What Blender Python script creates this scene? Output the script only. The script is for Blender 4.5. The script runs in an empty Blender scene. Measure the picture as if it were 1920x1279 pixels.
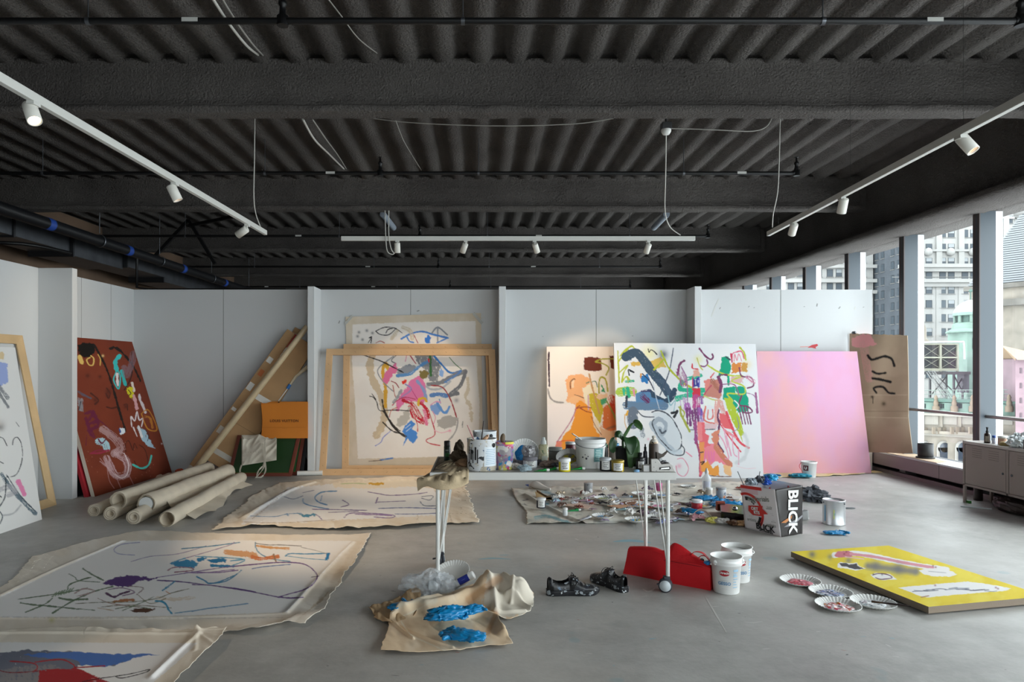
import bpy, bmesh, math, random
import numpy as np
from mathutils import Vector, Matrix, noise as mnoise

# ------------------------------------------------------------------ camera, sky, exposure
SC = bpy.context.scene
COL = SC.collection
FPX, VX, VY, HC = 1280.0, 900.0, 690.0, 1.385
cam_d = bpy.data.cameras.new('camera'); cam = bpy.data.objects.new('camera', cam_d); COL.objects.link(cam)
cam.location = (0, 0, HC); cam.rotation_euler = (math.pi/2, 0, 0)
cam_d.sensor_width = 36; cam_d.lens = 24
cam_d.shift_x = (960-VX)/1920; cam_d.shift_y = (VY-639.5)/1920
cam_d.clip_start = .05; cam_d.clip_end = 2000
SC.camera = cam
W = bpy.data.worlds.new('world'); SC.world = W; W.use_nodes = True
_bg = W.node_tree.nodes['Background']; _bg.inputs[0].default_value = (.94, .97, 1.0, 1); _bg.inputs[1].default_value = 8.2
SC.view_settings.view_transform = 'Standard'; SC.view_settings.look = 'None'
SC.view_settings.gamma = 1; SC.view_settings.use_curve_mapping = False
SC.view_settings.exposure = 0.22
cy = SC.cycles
cy.use_denoising = True; cy.denoiser = 'OPENIMAGEDENOISE'
cy.max_bounces = 7; cy.diffuse_bounces = 5; cy.glossy_bounces = 3; cy.transmission_bounces = 4; cy.transparent_max_bounces = 12
cy.caustics_reflective = False; cy.caustics_refractive = False; cy.sample_clamp_indirect = 6
R = random.Random(7)
def portal(name, loc, rot, sx, sy):
    l = bpy.data.lights.new(name, 'AREA'); l.shape = 'RECTANGLE'; l.size = sx; l.size_y = sy
    l.cycles.is_portal = True
    o = bpy.data.objects.new(name, l); o.location = loc; o.rotation_euler = rot; COL.objects.link(o)
portal('window_portal_side', (5.62, 6.7, 1.68), (0, math.radians(90), 0), 2.8, 26.4)
portal('window_portal_rear_added', (3.6, -6.4, 1.9), (math.radians(90), 0, 0), 3.9, 3.5)  # sky portal for the added glazing behind the camera

# ------------------------------------------------------------------ helpers
def lin(c):
    if isinstance(c, str):
        c = tuple(int(c[i:i+2], 16) for i in (0, 2, 4))
    c = [x/255 for x in c]
    return tuple(x/12.92 if x <= .04045 else ((x+.055)/1.055)**2.4 for x in c)
def P(px, py, Y): return Vector(((px-VX)/FPX*Y, Y, HC-(py-VY)/FPX*Y))
def PZ(px, py, z=0.0): return P(px, py, (HC-z)*FPX/(py-VY))
def PX(px, Y): return (px-VX)/FPX*Y
def sm(t): t = max(0., min(1., t)); return t*t*(3-2*t)

_M = {}
def mat(name, col, rough=.6, metal=0., bump=0., bscale=40., var=0., vscale=3., spec=.5, trans=0., alpha=1., emit=None, estr=0., coat=0., ior=1.45, bdist=.01):
    if name in _M: return _M[name]
    m = bpy.data.materials.new(name); m.use_nodes = True; nt = m.node_tree; b = nt.nodes['Principled BSDF']
    c = lin(col) if isinstance(col, (str,)) else tuple(col)
    b.inputs['Base Color'].default_value = (*c, 1); b.inputs['Roughness'].default_value = rough
    b.inputs['Metallic'].default_value = metal; b.inputs['Specular IOR Level'].default_value = spec
    b.inputs['Transmission Weight'].default_value = trans; b.inputs['Alpha'].default_value = alpha
    b.inputs['Coat Weight'].default_value = coat; b.inputs['IOR'].default_value = ior
    if emit: b.inputs['Emission Color'].default_value = (*emit, 1); b.inputs['Emission Strength'].default_value = estr
    N = nt.nodes.new; L = nt.links.new
    if bump or var: tc = N('ShaderNodeTexCoord')
    if bump:
        n = N('ShaderNodeTexNoise'); n.inputs['Scale'].default_value = bscale; n.inputs['Detail'].default_value = 4
        L(tc.outputs['Object'], n.inputs['Vector'])
        bp = N('ShaderNodeBump'); bp.inputs['Strength'].default_value = bump; bp.inputs['Distance'].default_value = bdist
        L(n.outputs[0], bp.inputs['Height']); L(bp.outputs[0], b.inputs['Normal'])
    if var:
        n = N('ShaderNodeTexNoise'); n.inputs['Scale'].default_value = vscale; n.inputs['Detail'].default_value = 6
        L(tc.outputs['Object'], n.inputs['Vector'])
        r = N('ShaderNodeValToRGB'); e = r.color_ramp.elements
        e[0].position = .3; e[1].position = .7
        e[0].color = (*[x*(1-var) for x in c], 1); e[1].color = (*[min(1, x*(1+var)) for x in c], 1)
        L(n.outputs[0], r.inputs[0]); L(r.outputs[0], b.inputs['Base Color'])
    _M[name] = m; return m
def splat(name, base, cols, rough=.45, scale=14., thr=.56):
    """base coat with blotches of other paint colours on it"""
    if name in _M: return _M[name]
    m = mat(name, base, rough); nt = m.node_tree; b = nt.nodes['Principled BSDF']; N = nt.nodes.new; L = nt.links.new
    tc = N('ShaderNodeTexCoord'); prev = None
    for i, (c, t, s) in enumerate(cols):
        mp = N('ShaderNodeMapping'); mp.inputs['Location'].default_value = (i*7.3, i*3.1, i*5.7)
        n = N('ShaderNodeTexNoise'); n.inputs['Scale'].default_value = s; n.inputs['Detail'].default_value = 3
        L(tc.outputs['Object'], mp.inputs[0]); L(mp.outputs[0], n.inputs['Vector'])
        r = N('ShaderNodeValToRGB'); r.color_ramp.elements[0].position = t; r.color_ramp.elements[1].position = t+.02
        L(n.outputs[0], r.inputs[0])
        x = N('ShaderNodeMix'); x.data_type = 'RGBA'
        L(r.outputs[0], x.inputs['Factor'])
        if prev: L(prev, x.inputs[6])
        else: x.inputs[6].default_value = (*lin(base), 1)
        x.inputs[7].default_value = (*lin(c), 1); prev = x.outputs[2]
    L(prev, b.inputs['Base Color']); return m
def attrmat(name, rough=.75, bump=.0, bscale=300., coat=0., bdist=.002):
    if name in _M: return _M[name]
    m = mat(name, 'ffffff', rough, bump=bump, bscale=bscale, bdist=bdist, spec=.3); nt = m.node_tree
    a = nt.nodes.new('ShaderNodeAttribute'); a.attribute_name = 'paint'
    nt.links.new(a.outputs['Color'], nt.nodes['Principled BSDF'].inputs['Base Color']); return m

class MB:
    def __init__(s): s.v = []; s.f = []; s.m = []; s.s = []; s.mi = 0; s.sm = False
    def add(s, vs, fs, smooth=None, mi=None):
        o = len(s.v); s.v += [tuple(v) for v in vs]
        for f in fs:
            s.f.append([i+o for i in f]); s.m.append(s.mi if mi is None else mi); s.s.append(s.sm if smooth is None else smooth)
        return s
    def box(s, a, b, mi=None):
        x0, y0, z0 = a; x1, y1, z1 = b
        return s.add([(x0,y0,z0),(x1,y0,z0),(x1,y1,z0),(x0,y1,z0),(x0,y0,z1),(x1,y0,z1),(x1,y1,z1),(x0,y1,z1)],
              [(0,3,2,1),(4,5,6,7),(0,1,5,4),(1,2,6,5),(2,3,7,6),(3,0,4,7)], False, mi)
    def obox(s, c, ax, mi=None):
        """box from centre and three half-extent vectors"""
        c = Vector(c); X, Y, Z = [Vector(a) for a in ax]
        return s.add([c-X-Y-Z, c+X-Y-Z, c+X+Y-Z, c-X+Y-Z, c-X-Y+Z, c+X-Y+Z, c+X+Y+Z, c-X+Y+Z],
              [(0,3,2,1),(4,5,6,7),(0,1,5,4),(1,2,6,5),(2,3,7,6),(3,0,4,7)], False, mi)
    def beam(s, p, q, w, h, up=(0,0,1), mi=None):
        p = Vector(p); q = Vector(q); d = (q-p); n = d.normalized(); u = Vector(up)
        x = n.cross(u).normalized(); z = x.cross(n)
        return s.obox((p+q)/2, (d/2, x*w/2, z*h/2), mi)
    def lathe(s, prof, c=(0,0,0), ax=(0,0,1), n=24, mi=None, smooth=True, cap=True, jit=None):
        c = Vector(c); a = Vector(ax).normalized()
        u = a.orthogonal().normalized(); w = a.cross(u); vs = []; fs = []
        for k, (r, z) in enumerate(prof):
            for i in range(n):
                t = 2*math.pi*i/n; rr = r
                if jit: rr = r*(1+jit(t, z))
                vs.append(c+a*z+(u*math.cos(t)+w*math.sin(t))*rr)
        for k in range(len(prof)-1):
            for i in range(n):
                j = (i+1) % n; fs.append((k*n+i, k*n+j, (k+1)*n+j, (k+1)*n+i))
        s.add(vs, fs, smooth, mi)
        if cap:
            for k, rev in ((0, True), (len(prof)-1, False)):
                if prof[k][0] > 1e-5:
                    idx = list(range(n)); idx = idx[::-1] if rev else idx
                    s.add([vs[k*n+i] for i in range(n)], [idx], False, mi)
        return s
    def cyl(s, p, q, r, r2=None, n=16, mi=None):
        p = Vector(p); q = Vector(q); L = (q-p).length
        return s.lathe([(r, 0), (r if r2 is None else r2, L)], p, q-p, n, mi)
    def tube(s, pts, r, n=8, mi=None, cap=True):
        pts = [Vector(p) for p in pts]; vs = []; fs = []; m = len(pts); u = None
        for k, p in enumerate(pts):
            d = (pts[min(k+1, m-1)]-pts[max(k-1, 0)]).normalized()
            if u is None: u = d.orthogonal().normalized()
            u = (u-d*u.dot(d)).normalized(); w = d.cross(u); rr = r[k] if isinstance(r, (list, tuple)) else r
            for i in range(n):
                t = 2*math.pi*i/n; vs.append(p+(u*math.cos(t)+w*math.sin(t))*rr)
        for k in range(m-1):
            for i in range(n):
                j = (i+1) % n; fs.append((k*n+i, k*n+j, (k+1)*n+j, (k+1)*n+i))
        s.add(vs, fs, True, mi)
        if cap: s.add(vs[:n], [list(range(n))[::-1]], False, mi); s.add(vs[-n:], [list(range(n))], False, mi)
        return s
    def prism(s, poly, fn, t0, t1, mi=None):
        """poly of (a, b), fn(a, b, t) -> point"""
        n = len(poly); vs = [fn(a, b, t0) for a, b in poly]+[fn(a, b, t1) for a, b in poly]
        fs = [list(range(n))[::-1], list(range(n, 2*n))]+[(i, (i+1) % n, n+(i+1) % n, n+i) for i in range(n)]
        return s.add(vs, fs, False, mi)
    def grid(s, F, nu, nv, mi=None, smooth=True):
        """F(i/nu, j/nv) -> point"""
        vs = [F(i/nu, j/nv) for j in range(nv+1) for i in range(nu+1)]; w = nu+1
        return s.add(vs, [(j*w+i, j*w+i+1, (j+1)*w+i+1, (j+1)*w+i) for j in range(nv) for i in range(nu)], smooth, mi)
    def blob(s, c, r, amp=.2, freq=6., seed=0., n=14, mi=None, flat=1., ridged=True):
        c = Vector(c); rx = r if hasattr(r, '__len__') else (r, r, r*flat)
        def F(u, v):
            th = u*2*math.pi; ph = v*math.pi
            d = Vector((math.sin(ph)*math.cos(th), math.sin(ph)*math.sin(th), math.cos(ph)))
            k = mnoise.noise(d*freq/3+Vector((seed, seed*.7, 0)))
            k2 = mnoise.noise(d*freq+Vector((seed, 0, seed)))
            g = 1+amp*(k+(.8*(1-2*abs(k2)) if ridged else k2*.6))
            p = Vector((d.x*rx[0], d.y*rx[1], d.z*rx[2]))*g+c
            return p
        return s.grid(F, n*2, n, mi, smooth=not ridged)
    def obj(s, name, mats, parent=None, bevel=0, seg=2, sub=0, shade=None):
        me = bpy.data.meshes.new(name); me.from_pydata(s.v, [], s.f)
        mats = mats if isinstance(mats, (list, tuple)) else [mats]
        for m in mats: me.materials.append(m)
        me.polygons.foreach_set('material_index', s.m); me.polygons.foreach_set('use_smooth', s.s); me.update()
        o = bpy.data.objects.new(name, me); COL.objects.link(o)
        if parent is not None:
            o.parent = parent; o.matrix_parent_inverse = Matrix.Translation(-Vector(parent.location)) if False else Matrix.Identity(4)
            # parts are authored in world space: bring them into the thing's space
            loc = Vector(parent['_o']) if '_o' in parent else Vector((0, 0, 0))
            if loc.length > 0: me.transform(Matrix.Translation(-loc))
            o['_o'] = list(loc)
        if bevel:
            b = o.modifiers.new('bevel', 'BEVEL'); b.width = bevel; b.segments = seg; b.limit_method = 'ANGLE'; b.harden_normals = False
        if sub:
            b = o.modifiers.new('sub', 'SUBSURF'); b.levels = sub; b.render_levels = sub
        return o
def origin(o, loc):
    """move a top-level mesh's origin to loc"""
    o.data.transform(Matrix.Translation(-Vector(loc))); o.location = loc
    o['_o'] = list(loc); return o
def tag(o, label, cat, group=None, kind=None):
    o['label'] = label; o['category'] = cat
    if group: o['group'] = group
    if kind: o['kind'] = kind
    return o
def thing(name, label, cat, loc=(0, 0, 0), group=None):
    o = bpy.data.objects.new(name, None); o.empty_display_size = .1; COL.objects.link(o); o.location = loc
    o['_o'] = list(loc); return tag(o, label, cat, group)
def struct(o): o['kind'] = 'structure'; return o
def cr(pts, k=6):
    """Catmull-Rom through points"""
    pts = [Vector(p) for p in pts]; n = len(pts); out = []
    if n < 3: return pts
    for i in range(n-1):
        a = pts[max(i-1, 0)]; b = pts[i]; c = pts[i+1]; d = pts[min(i+2, n-1)]
        for j in range(k):
            t = j/k; out.append(.5*((2*b)+(c-a)*t+(2*a-5*b+4*c-d)*t*t+(3*b-a-3*c+d)*t**3))
    out.append(pts[-1]); return out
def textgeo(st, size=1., off=0., align='CENTER', spacing=1.):
    c = bpy.data.curves.new('t', 'FONT'); c.body = st; c.size = size; c.offset = off; c.align_x = align; c.align_y = 'CENTER'; c.space_character = spacing
    c.resolution_u = 3
    o = bpy.data.objects.new('t', c); COL.objects.link(o)
    me = o.to_mesh(); vs = [v.co.copy() for v in me.vertices]; fs = [tuple(p.vertices) for p in me.polygons]
    o.to_mesh_clear(); bpy.data.objects.remove(o); bpy.data.curves.remove(c); return vs, fs

# ------------------------------------------------------------------ paint: colour held on the vertices of a fine mesh
_rs = np.random.RandomState(3); LAT = _rs.rand(256, 256)
def vn(x, y, sc=1., seed=0):
    x = np.asarray(x)*sc+seed*17.3; y = np.asarray(y)*sc+seed*9.1
    xi = np.floor(x).astype(int); yi = np.floor(y).astype(int); fx = x-xi; fy = y-yi
    fx = fx*fx*(3-2*fx); fy = fy*fy*(3-2*fy)
    a = LAT[xi & 255, yi & 255]; b = LAT[(xi+1) & 255, yi & 255]; c = LAT[xi & 255, (yi+1) & 255]; d = LAT[(xi+1) & 255, (yi+1) & 255]
    return (a*(1-fx)+b*fx)*(1-fy)+(c*(1-fx)+d*fx)*fy
def fbm(x, y, sc=1., seed=0, o=4):
    t = 0; a = .5
    for k in range(o): t = t+a*vn(x, y, sc*2**k, seed+k); a *= .5
    return t/(1-.5**o)
class Paint:
    """marks are placed by where the photograph shows them on the surface"""
    def __init__(s, V, base):
        V = np.asarray(V); s.x = VX+V[:, 0]/V[:, 1]*FPX; s.y = VY-(V[:, 2]-HC)/V[:, 1]*FPX
        s.C = np.tile(np.array(lin(base) if isinstance(base, str) else base), (len(V), 1)); s.ox = s.oy = 0.; s.k = 1.; s.n = 0; s.ws = 1.12
    def frame(s, ox, oy, k): s.ox, s.oy, s.k = ox, oy, k; return s
    def _pts(s, pts, smooth=True):
        pts = np.array(pts, float).reshape(-1, 2)
        if smooth and len(pts) > 2:
            pts = np.array([(p.x, p.y) for p in cr([(a, b, 0) for a, b in pts], 5)])
        return pts/s.k+np.array([s.ox, s.oy])
    def mix(s, idx, m, col):
        c = np.array(lin(col)); s.C[idx] = s.C[idx]*(1-m[:, None])+c*m[:, None]
    def st(s, pts, w, col, a=1., soft=.8, rough=.3, dry=0., smooth=True, taper=False):
        s.n += 1; pts = s._pts(pts, smooth); w = max(w/s.k*s.ws, 1.2); pad = w+2
        lo = pts.min(0)-pad; hi = pts.max(0)+pad
        idx = np.nonzero((s.x > lo[0]) & (s.x < hi[0]) & (s.y > lo[1]) & (s.y < hi[1]))[0]
        if not len(idx): return s
        x = s.x[idx]; y = s.y[idx]; best = np.full(len(idx), 1e9); S = np.zeros(len(idx)); T = np.zeros(len(idx)); acc = 0
        for i in range(len(pts)-1):
            p = pts[i]; d = pts[i+1]-p; L = math.hypot(*d)+1e-6
            t = np.clip(((x-p[0])*d[0]+(y-p[1])*d[1])/L**2, 0, 1)
            ex = x-p[0]-t*d[0]; ey = y-p[1]-t*d[1]; q = np.hypot(ex, ey)
            k = q < best; best[k] = q[k]; S[k] = acc+t[k]*L; T[k] = ((ex*d[1]-ey*d[0])/L)[k]; acc += L
        am = rough*min(1, 6/w); hw = w/2*(1+am*(vn(S, 0*S, .18, s.n)*2-1)+am*.7*(vn(x, y, .5, s.n+3)*2-1))
        if taper: hw = hw*np.clip(1.15-S/acc, .15, 1)
        m = np.clip((hw-best)/soft+.5, 0, 1)
        if dry:
            st_ = vn(T*1.4, S*.06, 1., s.n+9)*.75+.25*vn(x, y, .7, s.n)
            m = m*np.clip((st_-dry)*6+.5, 0, 1)
        s.mix(idx, m*a, col); return s
    def po(s, pts, col, a=1., soft=.8, rough=2., dry=0., smooth=False, sc=.25):
        s.n += 1; pts = s._pts(pts, smooth); pad = rough+2
        lo = pts.min(0)-pad; hi = pts.max(0)+pad
        idx = np.nonzero((s.x > lo[0]) & (s.x < hi[0]) & (s.y > lo[1]) & (s.y < hi[1]))[0]
        if not len(idx): return s
        x = s.x[idx]; y = s.y[idx]
        xx = x+rough*(fbm(x, y, sc, s.n)*2-1)*1.6; yy = y+rough*(fbm(x, y, sc, s.n+50)*2-1)*1.6
        ins = np.zeros(len(idx), bool); d = np.full(len(idx), 1e9); n = len(pts)
        for i in range(n):
            a0 = pts[i]; b0 = pts[(i+1) % n]; e = b0-a0; L = (e**2).sum()+1e-9
            c = (a0[1] > yy) != (b0[1] > yy)
            with np.errstate(divide='ignore', invalid='ignore'):
                xc = (b0[0]-a0[0])*(yy-a0[1])/(b0[1]-a0[1])+a0[0]
            ins ^= c & (xx < xc)
            t = np.clip(((xx-a0[0])*e[0]+(yy-a0[1])*e[1])/L, 0, 1); d = np.minimum(d, np.hypot(xx-a0[0]-t*e[0], yy-a0[1]-t*e[1]))
        m = np.clip(np.where(ins, d, -d)/soft+.5, 0, 1)
        if dry: m = m*np.clip((fbm(x, y*.5, .35, s.n+7)-dry)*7+.5, 0, 1)
        s.mix(idx, m*a, col); return s
    def sp(s, c, r, col, a=.8):
        s.n += 1; c = np.array(c, float)/s.k+np.array([s.ox, s.oy]); r = r/s.k
        d = np.hypot(s.x-c[0], s.y-c[1]); idx = np.nonzero(d < r*2.2)[0]
        if len(idx): s.mix(idx, a*np.exp(-(d[idx]/r)**2*1.3), col)
        return s
    def wash(s, col, a=.3, sc=.02, thr=.5, seed=1, sx=1., sy=1.):
        m = np.clip((fbm(s.x*sx, s.y*sy, sc, seed)-thr)*5+.5, 0, 1)*a; s.mix(np.arange(len(s.x)), m, col); return s
def setpaint(me, C):
    at = me.color_attributes.new('paint', 'FLOAT_COLOR', 'POINT'); a = np.ones((len(me.vertices), 4), np.float32); a[:len(C), :3] = C
    at.data.foreach_set('color', a.ravel())
def fastgrid(name, V, nu, nv, extra_v=None, extra_f=None, mats=(), smooth=True, mi_extra=0):
    """V: (nv+1)*(nu+1) points, row by row; extra faces (own vertices) after them"""
    w = nu+1; I = np.arange(nu*nv); j, i = I//nu, I % nu; a = j*w+i
    Q = np.stack([a, a+w, a+w+1, a+1], 1); me = bpy.data.meshes.new(name)
    ev = np.array(extra_v, float).reshape(-1, 3) if extra_v is not None else np.zeros((0, 3)); ef = np.array(extra_f).reshape(-1, 4)+len(V) if extra_f is not None else np.zeros((0, 4), int)
    A = np.vstack([V, ev]); Fq = np.vstack([Q, ef])
    me.vertices.add(len(A)); me.vertices.foreach_set('co', A.ravel()); nl = Fq.size
    me.loops.add(nl); me.loops.foreach_set('vertex_index', Fq.ravel()); me.polygons.add(len(Fq))
    me.polygons.foreach_set('loop_start', np.arange(0, nl, 4)); me.polygons.foreach_set('loop_total', np.full(len(Fq), 4))
    for m in mats: me.materials.append(m)
    mi = np.zeros(len(Fq), np.int32); mi[len(Q):] = mi_extra; me.polygons.foreach_set('material_index', mi)
    ss = np.zeros(len(Fq), bool); ss[:len(Q)] = smooth; me.polygons.foreach_set('use_smooth', ss)
    me.update(calc_edges=True); me.validate(); return me
def canvas(name, c4, thick, nu, nv, base, fn, label, cat='painting', side='e8e2d8', rough=.7, group=None, mats=None):
    """stretched canvas: c4 = top-left, top-right, bottom-right, bottom-left of the painted face seen from the front"""
    A, B, C_, D = [np.array(p, float) for p in c4]
    u = np.linspace(0, 1, nu+1)[None, :, None]; v = np.linspace(0, 1, nv+1)[:, None, None]
    V = ((A*(1-u)+B*u)*(1-v)+(D*(1-u)+C_*u)*v).reshape(-1, 3)
    n = np.cross(C_-B, B-A); n = n/np.linalg.norm(n)
    bk = -n if np.dot(n, np.array([0, 0, HC])-A) > 0 else n
    o = (bk*thick)
    q = [A, B, C_, D]; ev = []; ef = []
    for i in range(4):
        a, b = q[i], q[(i+1) % 4]; k = len(ev); ev += [a, b, b+o, a+o]; ef.append((k, k+1, k+2, k+3))
    k = len(ev); ev += [x+o for x in q]; ef.append((k, k+1, k+2, k+3))
    me = fastgrid(name, V, nu, nv, ev, ef, [attrmat('painted_canvas', rough, .25, 500.), mat('canvas_edge_'+side, side, .8, bump=.3, bscale=200)] if mats is None else mats, mi_extra=1)
    p = Paint(V, base); fn(p); setpaint(me, p.C)
    ob = bpy.data.objects.new(name, me); COL.objects.link(ob); tag(ob, label, cat, group)
    base_pt = (D+C_)/2; return origin(ob, base_pt)
# ------------------------------------------------------------------ setting: floor, partitions, deck, beams
def conc():
    m = mat('polished_concrete', '7f7d7a', .42, spec=.45); nt = m.node_tree; b = nt.nodes['Principled BSDF']; N = nt.nodes.new; L = nt.links.new
    tc = N('ShaderNodeTexCoord')
    def nz(sc, det=6, rg=.55, loc=0):
        mp = N('ShaderNodeMapping'); mp.inputs['Location'].default_value = (loc, loc*.6, 0); n = N('ShaderNodeTexNoise')
        n.inputs['Scale'].default_value = sc; n.inputs['Detail'].default_value = det; n.inputs['Roughness'].default_value = rg
        L(tc.outputs['Object'], mp.inputs[0]); L(mp.outputs[0], n.inputs['Vector']); return n.outputs[0]
    def ramp(i, p0, c0, p1, c1):
        r = N('ShaderNodeValToRGB'); e = r.color_ramp.elements; e[0].position = p0; e[1].position = p1; e[0].color = (*c0, 1); e[1].color = (*c1, 1); L(i, r.inputs[0]); return r.outputs[0]
    def mx(f, a, c, blend='MIX'):
        x = N('ShaderNodeMix'); x.data_type = 'RGBA'; x.blend_type = blend
        if isinstance(f, float): x.inputs['Factor'].default_value = f
        else: L(f, x.inputs['Factor'])
        for s, k in ((a, 6), (c, 7)):
            if isinstance(s, tuple): x.inputs[k].default_value = (*s, 1)
            else: L(s, x.inputs[k])
        return x.outputs[2]
    c = ramp(nz(.55), .3, lin('93918d'), .7, lin('b6b4af'))
    c = mx(ramp(nz(5, 8, .7, 3), .35, (0, 0, 0), .65, (1, 1, 1)), c, lin('aeaca8'), 'MIX')
    c = mx(.45, c, ramp(nz(1.6, 10, .75, 9), .3, (.35, .35, .35), .7, (.75, .75, .75)), 'OVERLAY')
    c = mx(ramp(nz(7, 4, .6, 21), .70, (0, 0, 0), .73, (.5, .5, .5)), c, lin('b9b7b2'))
    c = mx(ramp(nz(18, 3, .6, 5), .735, (0, 0, 0), .75, (.7, .7, .7)), c, lin('4a4846'))
    c = mx(ramp(nz(2.6, 2, .5, 40), .735, (0, 0, 0), .76, (.3, .3, .3)), c, lin('6f9aa5'))
    L(c, b.inputs['Base Color'])
    L(ramp(nz(2.2, 6, .6, 14), .3, (.34,)*3, .7, (.58,)*3), b.inputs['Roughness'])
    bp = N('ShaderNodeBump'); bp.inputs['Strength'].default_value = .12; bp.inputs['Distance'].default_value = .01
    L(nz(30, 6), bp.inputs['Height']); L(bp.outputs[0], b.inputs['Normal']); return m
M_CONC = conc()
M_CREAM = mat('pale_paint_mark', 'c4c2bd', .5); M_BLUEM = mat('blue_paint_mark', '84abb8', .5); M_REDM = mat('pink_paint_mark', 'a97f78', .5); M_DKM = mat('dark_scuff', '4b4947', .5)
f = MB(); f.box((-9, -6.7, -.2), (5.75, 20, 0))
def smear(pts, w, mi, seed=0):
    """thin irregular paint mark lying on the floor, following pts in the photograph"""
    pts = cr([PZ(x, y) for x, y in pts], 5) if len(pts) > 2 else [PZ(*pts[0]).lerp(PZ(*pts[-1]), t/8) for t in range(9)]
    L_ = []; R_ = []; n = len(pts)
    for k, p in enumerate(pts):
        d = (pts[min(k+1, n-1)]-pts[max(k-1, 0)]).normalized(); s = Vector((-d.y, d.x, 0)); ww = w*(.25+.75*math.sin(math.pi*(k+.3)/(n-.4)))*(.6+.8*mnoise.noise(Vector((k*.9, seed, 0)))**2+.3*R.random())
        L_.append(p+s*ww+Vector((0, 0, .0006))); R_.append(p-s*ww+Vector((0, 0, .0006)))
    vs = L_+R_; f.add(vs, [(n+i, n+i+1, i+1, i) for i in range(n-1)], False, mi)
for q in [([(897, 1049), (925, 1047), (958, 1049)], .022, 2), ([(935, 1041), (955, 1041)], .01, 2), ([(1322, 1118), (1335, 1140), (1362, 1186)], .007, 1),
          ([(1395, 1166), (1412, 1168), (1430, 1165)], .006, 1), ([(1150, 940), (1163, 938)], .03, 1), ([(1140, 914), (1160, 913), (1175, 916)], .02, 1),
          ([(1405, 1080), (1413, 1084)], .006, 1), ([(1310, 1064), (1318, 1069)], .006, 3), ([(1150, 1016), (1185, 1014), (1220, 1018)], .05, 2), ([(1275, 1010), (1290, 1012)], .02, 2),
          ([(1646, 913), (1655, 914)], .035, 1), ([(1566, 910), (1572, 909)], .03, 1), ([(1848, 1122), (1870, 1119)], .006, 2), ([(1700, 1050), (1718, 1046)], .006, 1),
          ([(1205, 1104), (1216, 1110), (1228, 1103)], .012, 1), ([(1078, 1010), (1085, 1013)], .01, 1), ([(1660, 1208), (1672, 1214)], .005, 1), ([(620, 1108), (628, 1112)], .006, 1)]:
    smear(*q)
for k in range(60):
    x = R.uniform(560, 1800); y = R.uniform(930, 1270)
    if 1470 < x < 1900 and 1010 < y < 1160: continue
    L = R.uniform(3, 16); smear([(x, y), (x+L, y+R.uniform(-2, 2))], R.uniform(.002, .006), R.choice([1, 1, 1, 2, 3, 4, 4]), k)
struct(f.obj('floor', [M_CONC, M_CREAM, M_BLUEM, M_REDM, M_DKM]))

def wallmat():
    m = mat('white_partition_board', 'cacccd', .38, spec=.4); return m
M_WALL = wallmat(); M_SEAM = mat('board_joint', '8f9190', .7); M_EDGEW = mat('white_trim', 'd3d5d6', .5)
YB = 9.19; HW = 2.44
w = MB(); w.box((-4.66, YB, 0), (5.28, YB+.1, HW))
for px in (419, 770, 1118, 1464):
    x = PX(px, YB); w.box((x-.004, YB-.0015, 0), (x+.004, YB, HW), 1)
for px in (591, 944, 1292):
    x = PX(px, YB); w.box((x-.003, YB-.0015, 0), (x+.003, YB, HW), 1)
# scuffs, fixings and scraps of tape on the boards
for px, py, s, a in [(784, 583, .018, .3), (636, 604, .02, 1.2), (905, 596, .022, .4), (1186, 630, .01, 0), (1404, 575, .012, .8), (1414, 577, .01, .2), (1350, 578, .014, 1), (1532, 572, .02, 1.4), (1574, 577, .018, .9), (1603, 578, .022, 1.2), (1455, 581, .014, 1), (1018, 631, .008, 0), (1508, 575, .01, 0), (1619, 576, .01, .5)]:
    p = P(px, py, YB); d = Vector((math.cos(a), 0, math.sin(a)))*s; n = Vector((-math.sin(a), 0, math.cos(a)))*s*.35
    w.obox(p, (d, n, (0, .002, 0)), R.choice([1, 2]))
p = P(1341, 577, YB); w.obox(p, ((.05, 0, .12), (.008, 0, -.004), (0, .002, 0)), 2)
w.obox(P(1514, 650, YB), ((.10, 0, .004), (.0, 0, .006), (0, .0015, 0)), 3)
w.add([P(x, y, YB)-Vector((0, .003, 0)) for x, y in [(1514, 652), (1522, 647), (1532, 645), (1534, 648), (1529, 651), (1530, 654), (1522, 652)]], [list(range(7))[::-1]], False, 4)
struct(w.obj('wall_back', [M_WALL, M_SEAM, mat('tape_scrap', 'c9cac6', .5), mat('pink_scuff', 'd8a09a', .6), mat('red_paint_on_wall', 'c21f2a', .4)]))
for k, px in enumerate((583, 942, 1309)):
    Yf = 8.82; x = PX(px, Yf); t = .044
    struct(MB().box((x-t, Yf, 0), (x+t, YB, HW)).obj('trim_%d' % (k+1), M_EDGEW, bevel=.003))
XL = -4.66
w = MB(); w.box((XL-.1, 1.5, 0), (XL, YB+.1, HW))
for y in (8.62, 7.98, 6.2): w.box((XL-.001, y-.003, 0), (XL+.0015, y+.003, HW), 1)
struct(w.obj('wall_left', [M_WALL, M_SEAM]))
struct(MB().box((XL, 7.20, 0), (-4.30, 7.29, HW)).obj('trim_4', M_WALL, bevel=.003))
# concrete core wall beyond the left partition, far wall
M_CORE = mat('bare_concrete_core', '5f4c3d', .9, bump=.4, bscale=12, var=.3, vscale=1.2)
c = MB(); c.box((-7.6, -6.7, 0), (-6.9, 20, 3.95)); c.box((-6.9, -6.7, 2.50), (-6.82, 20, 2.60))
struct(c.obj('wall_core', M_CORE)); struct(MB().box((-9, 20, 0), (5.9, 20.2, 4)).obj('wall_far', mat('far_wall_dark', '55504c', .9)))

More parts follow.
